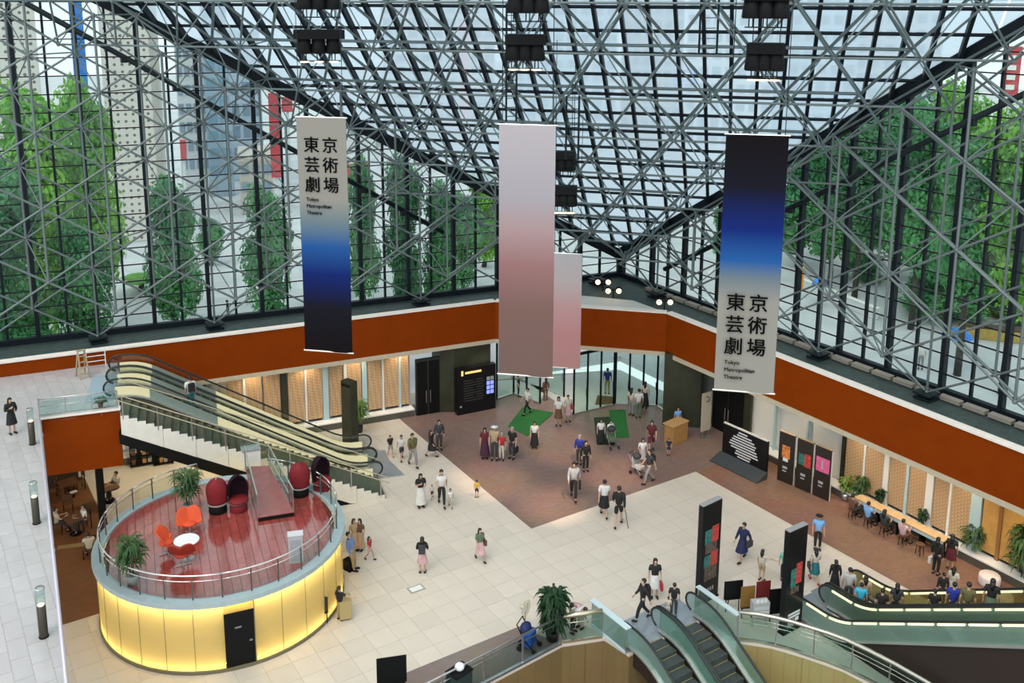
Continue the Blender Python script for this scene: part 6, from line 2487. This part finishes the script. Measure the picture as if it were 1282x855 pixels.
def person_meshes(pose):
    if pose in SK:
        return SK[pose]
    J = joints(pose)
    spine = [('pel', J['pel']), ('bel', J['bel']), ('che', J['che']), ('nec', J['nec']), ('hed', J['hed']), ('top', J['top'])]
    fwd = V((0, -1, 0)) if pose != 'bend' else V((0, -.5, -.85))
    chains = [spine, [('hed', J['hed']), ('nose', J['hed'].lerp(J['top'], 0.25) + fwd * 0.105)]]
    for n in 'LR':
        s = 1 if n == 'L' else -1
        arm = [('che', J['che']), ('sh' + n, J['sh' + n]), ('el' + n, J['el' + n]), ('wr' + n, J['wr' + n])]
        d = (J['wr' + n] - J['el' + n]).normalized()
        side = d.cross(V((1, 0, 0)) if abs(d.x) < 0.8 else V((0, 0, 1))).normalized()
        nrm = d.cross(side)
        palm = J['wr' + n] + d * 0.075
        arm.append(('pa' + n, palm))
        chains.append(arm)
        for k, (off, L) in enumerate(((-.034, .062), (-.012, .078), (.012, .074), (.034, .058))):
            b = palm + side * off + d * 0.012
            chains.append([('pa' + n, palm), ('f%d%s' % (k, n), b), ('g%d%s' % (k, n), b + d * L * .55 - nrm * 0.008), ('h%d%s' % (k, n), b + d * L - nrm * 0.022)])
        tb = J['wr' + n] + d * 0.03
        chains.append([('pa' + n, palm), ('t0' + n, tb.lerp(palm, 0.4) + side * -0.045), ('t1' + n, palm + side * -0.062 + d * 0.02)])
        chains.append([('pel', J['pel']), ('hi' + n, J['hi' + n]), ('kn' + n, J['kn' + n]), ('an' + n, J['an' + n]), ('to' + n, J['to' + n])])

    def rad(n_):
        k = n_[:-1] if n_[-1] in 'LR' else n_
        return {'pel': (.11, .08), 'bel': (.095, .07), 'che': (.105, .07), 'nec': .05, 'hed': (.072, .085), 'top': (.06, .07), 'nose': .013, 'sh': .048, 'el': .040, 'wr': .027, 'pa': (.03, .018),
                'hi': .075, 'kn': .052, 'an': .038, 'to': .03, 't0': .011, 't1': .009}.get(k, .0085)
    body = skin_mesh('body', chains, rad, 'pel')
    # garments
    tch = [[('pel', J['pel'].lerp(J['bel'], -0.35)), ('bel', J['bel']), ('che', J['che']), ('nec', J['che'].lerp(J['nec'], 0.78))]]
    long_ = [list(c) for c in tch]
    for n in 'LR':
        tch.append([('che', J['che']), ('sh' + n, J['sh' + n]), ('el' + n, J['sh' + n].lerp(J['el' + n], 0.75))])
        long_.append([('che', J['che']), ('sh' + n, J['sh' + n]), ('el' + n, J['el' + n]), ('wr' + n, J['el' + n].lerp(J['wr' + n], 0.92))])

    def rt(n_):
        k = n_[:-1] if n_[-1] in 'LR' else n_
        return {'pel': (.17, .13), 'bel': (.15, .115), 'che': (.185, .135), 'nec': .085, 'sh': .085, 'el': .060, 'wr': .044}[k]
    tee = skin_mesh('short_sleeved_top', tch, rt, 'pel')
    shirt = skin_mesh('long_sleeved_top', long_, rt, 'pel')

    def legs(f, nm, ra):
        ch = [[('bel', J['bel'].lerp(J['pel'], 0.6)), ('pel', J['pel'])]]
        for n in 'LR':
            c = [('pel', J['pel']), ('hi' + n, J['hi' + n]), ('kn' + n, J['kn' + n] if f > 0.6 else J['hi' + n].lerp(J['kn' + n], 0.9))]
            if f > 0.6:
                c.append(('an' + n, J['kn' + n].lerp(J['an' + n], 0.9)))
            ch.append(c)
        return skin_mesh(nm, ch, lambda n_: ra[n_[:-1] if n_[-1] in 'LR' else n_], 'pel')
    trousers = legs(1.0, 'trousers', {'bel': (.14, .11), 'pel': (.15, .12), 'hi': .105, 'kn': .075, 'an': .058})
    shorts = legs(0.5, 'shorts', {'bel': (.14, .11), 'pel': (.15, .12), 'hi': .105, 'kn': .085, 'an': .058})

    def loft(rings, nm, n=14):
        vs, fs = [], []
        for c, rx, ry in rings:
            for i in range(n):
                t = 2 * PI * i / n
                vs.append((c[0] + rx * math.cos(t) * (1 + 0.05 * math.sin(5 * t)), c[1] + ry * math.sin(t), c[2]))
        for j in range(len(rings) - 1):
            for i in range(n):
                a_, b_ = j * n + i, j * n + (i + 1) % n
                fs.append((a_, b_, b_ + n, a_ + n))
        return mesh_of(MB().add(vs, fs), nm, None, True)
    if pose == 'sit':
        kn = (J['knL'] + J['knR']) / 2
        sk = skin_mesh('skirt', [[('pel', J['pel']), ('hi', V((0, -.05, .50))), ('kn', kn + V((0, -.02, 0)))]], lambda n_: {'pel': (.16, .13), 'hi': (.18, .12), 'kn': (.19, .09)}[n_], 'pel')
        skl = sk
    else:
        kn = (J['knL'] + J['knR']) / 2
        an = (J['anL'] + J['anR']) / 2
        hip = J['pel']
        wl = J['pel'].lerp(J['bel'], 0.6)
        spread = abs(J['knL'].y - J['knR'].y) / 2
        sk = loft([(kn + V((0, 0, -.02)), .24, .17 + spread), (hip.lerp(kn, 0.5), .20, .16 + spread * .6), (hip, .17, .13), (wl, .135, .105)], 'skirt')
        skl = loft([(an.lerp(kn, 0.15) + V((0, 0, .05)), .27, .22 + spread), (kn, .23, .17 + spread), (hip.lerp(kn, 0.5), .20, .16 + spread * .6), (hip, .17, .13), (wl, .135, .105)], 'skirt')
    hc = J['hed'].lerp(J['top'], 0.45)
    hd_ = (J['top'] - J['hed']).normalized()
    back = V((0, 1, 0)) if pose != 'bend' else V((0, .3, 1)).normalized()
    hs = MB().ball(hc + hd_ * 0.025 + back * 0.022, (.092, .105, .098), 12, 8)
    hl = MB().ball(hc + hd_ * 0.025 + back * 0.022, (.096, .105, .10), 12, 8)
    k0 = len(hl.v)
    hl.tube([hc + back * 0.06, hc + back * 0.085 - hd_ * 0.12, hc + back * 0.10 - hd_ * 0.30], [.085, .095, .05], 10)
    # no hair over the face: pull front vertices up
    for mbx in (hs, hl):
        for i, q in enumerate(mbx.v):
            rel = q - hc
            if rel.dot(back) < -0.02 and rel.dot(hd_) < 0.045:
                mbx.v[i] = q + back * 0.075
    short_hair = mesh_of(hs, 'hair', None, True)
    long_hair = mesh_of(hl, 'hair', None, True)
    cap = MB().ball(hc + hd_ * 0.035, (.10, .11, .085), 12, 6)
    cap.lathe([(0.01, 0.0), (.17, 0.0), (.17, .012), (.01, .014)], 14, hc + hd_ * 0.04)
    cap = mesh_of(cap, 'hat', None, True)
    ft = MB()
    for s in (-1, 1):
        ft.ball(hc + V((s * .032, 0, 0)) + fwd * 0.082 - hd_ * 0.01, (.011, .006, .007), 6, 4)
    ft.box(hc + fwd * 0.078 - hd_ * 0.062, (.042, .012, .008))
    face = mesh_of(ft, 'eyes_and_mouth', None, True)
    sh = MB()
    for n in 'LR':
        a_, t_ = J['an' + n], J['to' + n]
        c = a_.lerp(t_, 0.5)
        dv = (t_ - a_)
        sh.tube([a_ + V((0, .03, -.04)), c + V((0, 0, -.005)), t_ + V((0, -.01, .01))], [.052, .05, .035], 8)
    shoes = mesh_of(sh, 'shoes', None, True)
    SK[pose] = dict(body=body, tee=tee, shirt=shirt, trousers=trousers, shorts=shorts, skirt=sk, long_skirt=skl, short=short_hair, long=long_hair, hat=cap, face=face, shoes=shoes, J=J)
    return SK[pose]


COLS = dict(black=(.012, .012, .013), white=(.68, .67, .64), navy=(.012, .018, .07), blue=(.16, .26, .52), royal=(.015, .03, .28), sky=(.20, .42, .75), grey=(.25, .25, .25), lightgrey=(.45, .45, .44),
            charcoal=(.04, .042, .045), red=(.42, .02, .03), maroon=(.11, .012, .02), pink=(.60, .38, .38), tan=(.45, .32, .19), khaki=(.36, .28, .15), brown=(.14, .07, .04), yellow=(.62, .38, .03),
            green=(.11, .16, .10), teal=(.02, .16, .19), mint=(.16, .45, .32), cream=(.58, .52, .42), olive=(.12, .11, .04), orange=(.70, .16, .03), plum=(.06, .015, .04), turquoise=(.04, .42, .62))
SKINM = mat('skin', (.52, .32, .22), 0.55)
HAIRM = mat('dark_hair', (.014, .010, .008), 0.5)
HAIRG = mat('grey_hair', (.35, .34, .33), 0.6)
FACEM = mat('eyes_lips', (.05, .02, .018), 0.5)
NP_ = 0


def cloth(c):
    return mat('cloth_' + c, COLS[c], 0.8, noise=0.10, scale=6)


def bag_part(r, kind, col, J):
    if kind == 'backpack':
        b = MB().box((0, .19, 1.22), (.28, .14, .38)).ball((0, .20, 1.36), (.13, .08, .1), 8, 5)
        b.build('backpack', cloth(col), r, world=False)
    elif kind == 'shoulder':
        b = MB().box((.28, .06, .88), (.12, .30, .26))
        o = b.build('shoulder_bag', cloth(col), r, world=False)
        MB().tube([(.27, .0, 1.0), (.17, -.06, 1.44), (.20, .1, 1.42), (.28, .12, 1.0)], 0.012).build('strap', cloth(col), o, world=False)
    elif kind == 'hand':
        w_ = J['wrL']
        o = MB().box((w_.x + .02, w_.y, w_.z - .32), (.10, .34, .28)).build('hand_bag', cloth(col), r, world=False)
        MB().tube([(w_.x + .02, w_.y - .08, w_.z - .18), (w_.x + .01, w_.y, w_.z - .06), (w_.x + .02, w_.y + .08, w_.z - .18)], 0.01).build('strap', cloth(col), o, world=False)
    elif kind == 'cane':
        w_ = J['wrR']
        MB().tube([(w_.x - .02, w_.y - .02, w_.z), (w_.x - .16, w_.y - .10, .02)], 0.014).build('umbrella', cloth(col), r, world=False)


def person(px, py, hpx, face, pose, top, bottom, label, hair='short', sleeves='tee', legs='trousers', shoes='black', hat=None, bag=None, z=0.0, pos=None, h=None, haircol=None, seat=None, cat='person'):
    """face: degrees turned from facing the camera (0), 90 = facing right in the picture"""
    p = V(pos) if pos is not None else G(px, py, z)
    if h is None:
        q = PROJ(p + V((0, 0, 1)))
        h = hpx / max(1e-3, PROJ(p)[1] - q[1])
        if pose == 'sit':
            h *= 1.36
    sc = h / 1.70
    tocam = math.atan2(CAM.x - p.x, CAM.y - p.y)
    rz = -tocam + PI + math.radians(face)
    r = thing('person', label, cat, p, rz, None, sc)
    K = person_meshes(pose)
    iw = world_of(r)

    def put(key, nm, mt, par=r):
        o = bpy.data.objects.new(nm, K[key])
        link(o)
        o.parent = par
        if len(K[key].materials) == 0:
            K[key].materials.append(None)
        o.material_slots[0].link = 'OBJECT'
        o.material_slots[0].material = mt
        return o
    put('body', 'body', SKINM)
    put('face', 'eyes_and_mouth', FACEM)
    put(sleeves if sleeves in ('tee', 'shirt') else 'tee', 'top', cloth(top))
    put(legs, {'trousers': 'trousers', 'shorts': 'shorts', 'skirt': 'skirt', 'long_skirt': 'skirt'}[legs], cloth(bottom))
    put(hair, 'hair', haircol or HAIRM)
    put('shoes', 'shoes', cloth(shoes))
    if hat:
        put('hat', 'hat', cloth(hat))
    if bag:
        bag_part(r, bag[0], bag[1], K['J'])
    return r


# by the entrance and on the brown paving
person(550, 563, 37, 10, 'stand', 'charcoal', 'charcoal', 'person in a dark suit near the directory board', sleeves='shirt')
person(540, 572, 33, 60, 'walk', 'black', 'black', 'person in a black dress striding beside the dark suit', 'long', legs='skirt', sleeves='shirt')
person(489, 571, 26, 20, 'walk', 'black', 'grey', 'child in black with orange shoes on the cream floor', shoes='orange', legs='shorts')
person(503, 576, 31, 10, 'walk2', 'white', 'charcoal', 'person in a white top and dark shorts between two dark walkers', legs='shorts')
person(517, 584, 41, 20, 'walk', 'olive', 'grey', 'person in an open dark olive shirt walking on the cream floor', sleeves='shirt')
person(527, 635, 42, 15, 'phone', 'black', 'white', 'person in a black top and long white skirt by the family', 'long', legs='long_skirt')
person(553, 633, 44.5, 5, 'walk', 'white', 'black', 'adult in a white shirt walking between two small children', hair='short')
person(541, 624, 17, 5, 'walk2', 'white', 'black', 'toddler in white beside the adult in a white shirt', legs='shorts')
person(564, 635, 23, 5, 'walk', 'white', 'lightgrey', 'small child in pale clothes holding on to the adult in white', legs='shorts')
person(597, 623, 22, 170, 'stand', 'yellow', 'black', 'small child in a yellow shirt at the edge of the paving', legs='shorts')
person(607, 574, 38, 0, 'stand', 'maroon', 'plum', 'person in a long dark plum dress in the group of four', 'long', legs='long_skirt')
person(619, 576, 43, -5, 'stand', 'tan', 'charcoal', 'person in a tan shirt and white hat in the group of four', hat='white')
person(628, 576, 34, -20, 'stand', 'red', 'cream', 'person in a red top and cream trousers in the group of four', haircol=HAIRG)
person(641, 574, 39, -30, 'stand', 'black', 'charcoal', 'grey haired person in black in the group of four', haircol=HAIRG, bag=('hand', 'black'))
person(669, 561, 33, 5, 'stand', 'white', 'black', 'person in a white blouse and long black apron skirt on the green carpet edge', legs='long_skirt')
person(660, 519, 33, -60, 'walk', 'white', 'black', 'person in white and black crossing the large green carpet')
person(699, 533, 36, 0, 'stand', 'white', 'brown', 'person in a white top and brown skirt beside the large green carpet', 'long', legs='skirt')
person(711, 528, 33, 20, 'stand', 'cream', 'pink', 'person in cream with a red bag beside the large green carpet', bag=('shoulder', 'red'), legs='skirt')
person(649, 496, 26, 90, 'stand', 'black', 'black', 'dark clad person at the glass door behind the directory board')
person(683, 501, 27, 200, 'stand', 'brown', 'brown', 'person in brown beside the yellow lit doorway', 'long', sleeves='shirt')
person(760, 493, 32, 180, 'stand', 'royal', 'khaki', 'person with a blue backpack leaving through the glass doors', bag=('backpack', 'royal'))
person(790, 520, 34, 150, 'stand', 'cream', 'grey', 'person in cream in the cluster by the glass screens', 'long')
person(799, 523, 36, -160, 'stand', 'white', 'green', 'person in white and green in the cluster by the glass screens')
person(807, 511, 33, 170, 'stand', 'cream', 'black', 'person in a cream top and black skirt in the cluster by the glass screens', 'long', legs='long_skirt')
person(752, 556, 31, 10, 'stand', 'white', 'black', 'person in white and black standing on the dark mat', legs='long_skirt')
person(764, 556, 30, 40, 'carry', 'white', 'green', 'person in white pushing a pushchair on the dark mat')
person(725, 581, 36, -15, 'stand', 'royal', 'charcoal', 'person in a royal blue jacket on the brown paving', sleeves='shirt', haircol=HAIRG)
person(733, 590, 38, 20, 'stand', 'black', 'black', 'person in a black suit beside the royal blue jacket', sleeves='shirt')
person(718, 625, 46, 0, 'walk', 'lightgrey', 'black', 'adult in a pale blue shirt with a black briefcase', sleeves='shirt', bag=('hand', 'black'))
person(815, 567, 40, 0, 'walk2', 'maroon', 'maroon', 'person in dark red walking towards the hall', legs='shorts')
person(804, 583, 34, 15, 'carry', 'white', 'lightgrey', 'person in white behind the pushchair near the cream corner', 'long', legs='skirt')
person(812, 605, 42, -60, 'walk', 'charcoal', 'grey', 'person with a dark backpack beside the pushchair', bag=('backpack', 'black'))
person(837, 570, 21, 0, 'stand', 'navy', 'navy', 'small child in navy in front of the wooden desk', legs='shorts')
person(848, 540, 30, 30, 'stand', 'sky', 'navy', 'receptionist in light blue behind the wooden desk', 'long')
person(756, 647, 46, 185, 'walk', 'white', 'black', 'person in a black pinafore dress walking away on the cream floor', legs='skirt')
person(774, 659, 50, 175, 'walk2', 'black', 'black', 'person in black with shorts and a long umbrella walking away', legs='shorts', bag=('cane', 'charcoal'), sleeves='shirt')
# on the cream floor
person(529, 717, 44.5, 175, 'phone', 'black', 'pink', 'person in black with a backpack and pink skirt seen from behind', 'long', legs='skirt', bag=('backpack', 'charcoal'), sleeves='shirt')
person(601, 702, 40, 25, 'walk', 'green', 'pink', 'person in a green top and pink skirt alone on the cream floor', 'long', legs='skirt', bag=('shoulder', 'brown'))
person(445, 714, 47, 70, 'lean', 'blue', 'khaki', 'person in a blue shirt and khaki trousers by the glowing wall', sleeves='shirt')
person(444, 690, 40, 30, 'stand', 'tan', 'tan', 'person in tan chatting at the glowing wall', 'long', legs='long_skirt')
person(451, 689, 39, -30, 'stand', 'brown', 'tan', 'person in a brown dress next to the one in tan', 'long', legs='long_skirt')
person(463, 701, 29, 60, 'walk', 'red', 'pink', 'small child in a red top near the glowing wall', 'long', legs='shorts')
person(426, 776, 42, 130, 'point', 'black', 'khaki', 'person in black stretching an arm out beside the wheeled case')
person(804, 776, 51, -70, 'walk', 'black', 'black', 'person in black with a backpack stepping off the steel plate', bag=('backpack', 'black'), sleeves='shirt')
person(819, 748, 48, 10, 'stand', 'black', 'white', 'person in a black top and white skirt with a red bag', 'long', legs='skirt', bag=('hand', 'red'))
person(843, 772, 42, 180, 'stand', 'black', 'charcoal', 'person in black stepping on to the down escalator', legs='trousers')
person(836, 772, 25, 180, 'stand', 'cream', 'cream', 'small child in cream beside the escalator entrance', legs='shorts')
person(717, 792, 46, 60, 'bend', 'white', 'charcoal', 'dark haired person in white bending over by the big palm')
person(727, 786, 47, -40, 'bend', 'pink', 'cream', 'person in pale pink leaning forward behind the brass tube')
person(929, 702, 47, -35, 'walk', 'navy', 'navy', 'person in a navy dress with a dark bag', legs='skirt', bag=('shoulder', 'charcoal'), sleeves='shirt')
person(953, 727, 39, 150, 'point', 'cream', 'khaki', 'person in cream and tan stretching an arm out', 'long', legs='shorts')
person(981, 727, 40, 180, 'stand', 'mint', 'black', 'person in mint green half hidden by the poster tower')
person(1023, 688, 43.7, 5, 'stand', 'sky', 'black', 'guard in a light blue shirt and dark cap', hat='black')
person(1019, 729, 43, 200, 'walk', 'cream', 'teal', 'person in a cream top and long teal skirt with a bag', 'long', legs='skirt', bag=('shoulder', 'charcoal'), shoes='red')
person(1044, 742, 41, 190, 'stand', 'black', 'black', 'person in a long black dress by the up escalators', 'long', legs='long_skirt', sleeves='shirt')
# at the counter
for y, tp, bt, lab, hr in ((23.5, 'sky', 'black', 'guest in blue seated at the window counter', 'short'), (21.8, 'pink', 'brown', 'guest in pale pink seated at the window counter', 'short'),
                           (24.3, 'brown', 'charcoal', 'guest in brown seated at the counter end by the plants', 'short'), (22.7, 'charcoal', 'black', 'guest in charcoal seated in the middle of the counter', 'long')):
    pr_ = person(0, 0, 0, 0, 'sit', tp, bt, lab, hr, pos=(33.72, y, 0.0), h=1.6)
    pr_.rotation_euler = (0, 0, PI / 2)
person(1171, 719, 46, 150, 'stand', 'black', 'black', 'person in black with a white bag standing at the counter', 'long', bag=('hand', 'white'), sleeves='shirt')
person(1189, 712, 43, 170, 'stand', 'black', 'maroon', 'person in black beside the bushy plant at the counter', 'long', legs='skirt')
person(1178, 757, 40, 200, 'stand', 'black', 'black', 'dark clad person waiting behind the glowing handrail', sleeves='shirt')
person(1191, 752, 42, 160, 'stand', 'cream', 'cream', 'person in cream waiting behind the glowing handrail', 'long', legs='skirt')
# riders on the up escalators (lane centre x, distance y, height of the step line)
def rider(x, y, tp, bt, lab, hair='short', h=1.6, face=180, bag=None, lg='trousers'):
    t = 20.6 - y
    z_ = 0.0 if t < 1.5 else (t - 1.5) * TAN30
    person(0, 0, 0, face, 'stand', tp, bt, lab, hair, pos=(x, y, z_), h=h, bag=bag, legs=lg)


rider(28.35, 20.3, 'lightgrey', 'charcoal', 'person in grey at the foot of the crowded escalator')
rider(28.10, 19.6, 'turquoise', 'navy', 'rider in turquoise on the crowded escalator', h=1.45)
rider(28.55, 19.75, 'tan', 'brown', 'rider in tan behind the one in turquoise', 'long', h=1.5)
rider(28.05, 18.7, 'black', 'black', 'dark haired rider above the one in turquoise', h=1.5)
rider(28.60, 18.5, 'charcoal', 'black', 'rider in charcoal beside the dark haired one', 'long', h=1.5)
rider(28.30, 16.9, 'black', 'black', 'short rider in black half way up the escalator', h=1.35)
rider(28.40, 16.3, 'royal', 'black', 'rider in royal blue on the crowded escalator', h=1.55)
rider(28.20, 15.7, 'olive', 'olive', 'rider in olive on the crowded escalator', h=1.6)
rider(28.50, 15.1, 'black', 'green', 'rider in black near the top of the escalator', 'long', h=1.6, lg='skirt')
# upper floor and lit escalator
person(16, 543, 45, 20, 'phone', 'black', 'black', 'person in a long black coat on the upper floor', 'long', legs='skirt', sleeves='shirt', z=Z2)
tt = 7.9
pp = so + SDIR * tt + SPN * 0.72 + V((0, 0, (tt - 0.95) / (TL - 1.9) * Z2))
person(0, 0, 0, 200, 'stand', 'white', 'teal', 'rider in white with a dark backpack on the lit escalator', pos=pp, h=1.66, bag=('backpack', 'black'))
# cafe guests
for px, py, fc, tp, lab in ((72, 668, 100, 'cream', 'guest in beige seated at a cafe table'), (107, 664, -80, 'white', 'guest in white seated across the cafe table'), (113, 700, 180, 'cream', 'guest in cream seated close to the glowing wall'),
                            (126, 626, 60, 'white', 'guest in white seated beside the stage'), (147, 621, -60, 'cream', 'guest in cream seated beside the one in white')):
    person(px, py, 0, fc, 'sit', tp, 'charcoal', lab, h=1.6)
# passers-by on the plaza outside
for px, py, fc, tp, bt, lab in ((286, 404, 90, 'charcoal', 'black', 'passer-by in charcoal on the plaza beside the slim tree'), (1152, 462, 0, 'white', 'grey', 'passer-by in white on the plaza beside the blue umbrella'), (448, 362, 60, 'black', 'black', 'passer-by in black on the plaza behind the pale banner')):
    person(px, py, 0, fc, 'stand', tp, bt, lab, h=1.65)

# pushchairs
def pushchair(px, py, rz, label, col):
    p = G(px, py)
    r = thing('pushchair', label, 'pushchair', p, rz)
    MB().box((0, 0, 0.42), (0.38, 0.5, 0.12)).build('seat', cloth(col), r, world=False)
    MB().box((0, 0.22, 0.68), (0.36, 0.08, 0.48)).build('backrest', cloth(col), r, world=False)
    MB().ball((0, 0.12, 0.92), (0.22, 0.24, 0.16), 10, 6).build('hood', cloth('charcoal'), r, True, world=False)
    for x in (-0.22, 0.22):
        MB().tube([(x, -0.38, 0.1), (x, 0.1, 0.5), (x, 0.45, 1.0)], 0.016).build('side_tube', STAIN, r, world=False)
        for y in (-0.36, 0.3):
            MB().tube([(x - 0.02, y, 0.09), (x + 0.02, y, 0.09)], 0.09, 10).build('wheel', RUBBER, r, world=False)
    MB().tube([(-0.22, 0.45, 1.0), (0.22, 0.45, 1.0)], 0.018).build('handle', RUBBER, r, world=False)


pushchair(799, 594, 0.2, 'pushchair with a dark hood near the cream corner', 'lightgrey')
pushchair(766, 559, -0.3, 'green pushchair on the dark mat', 'green')
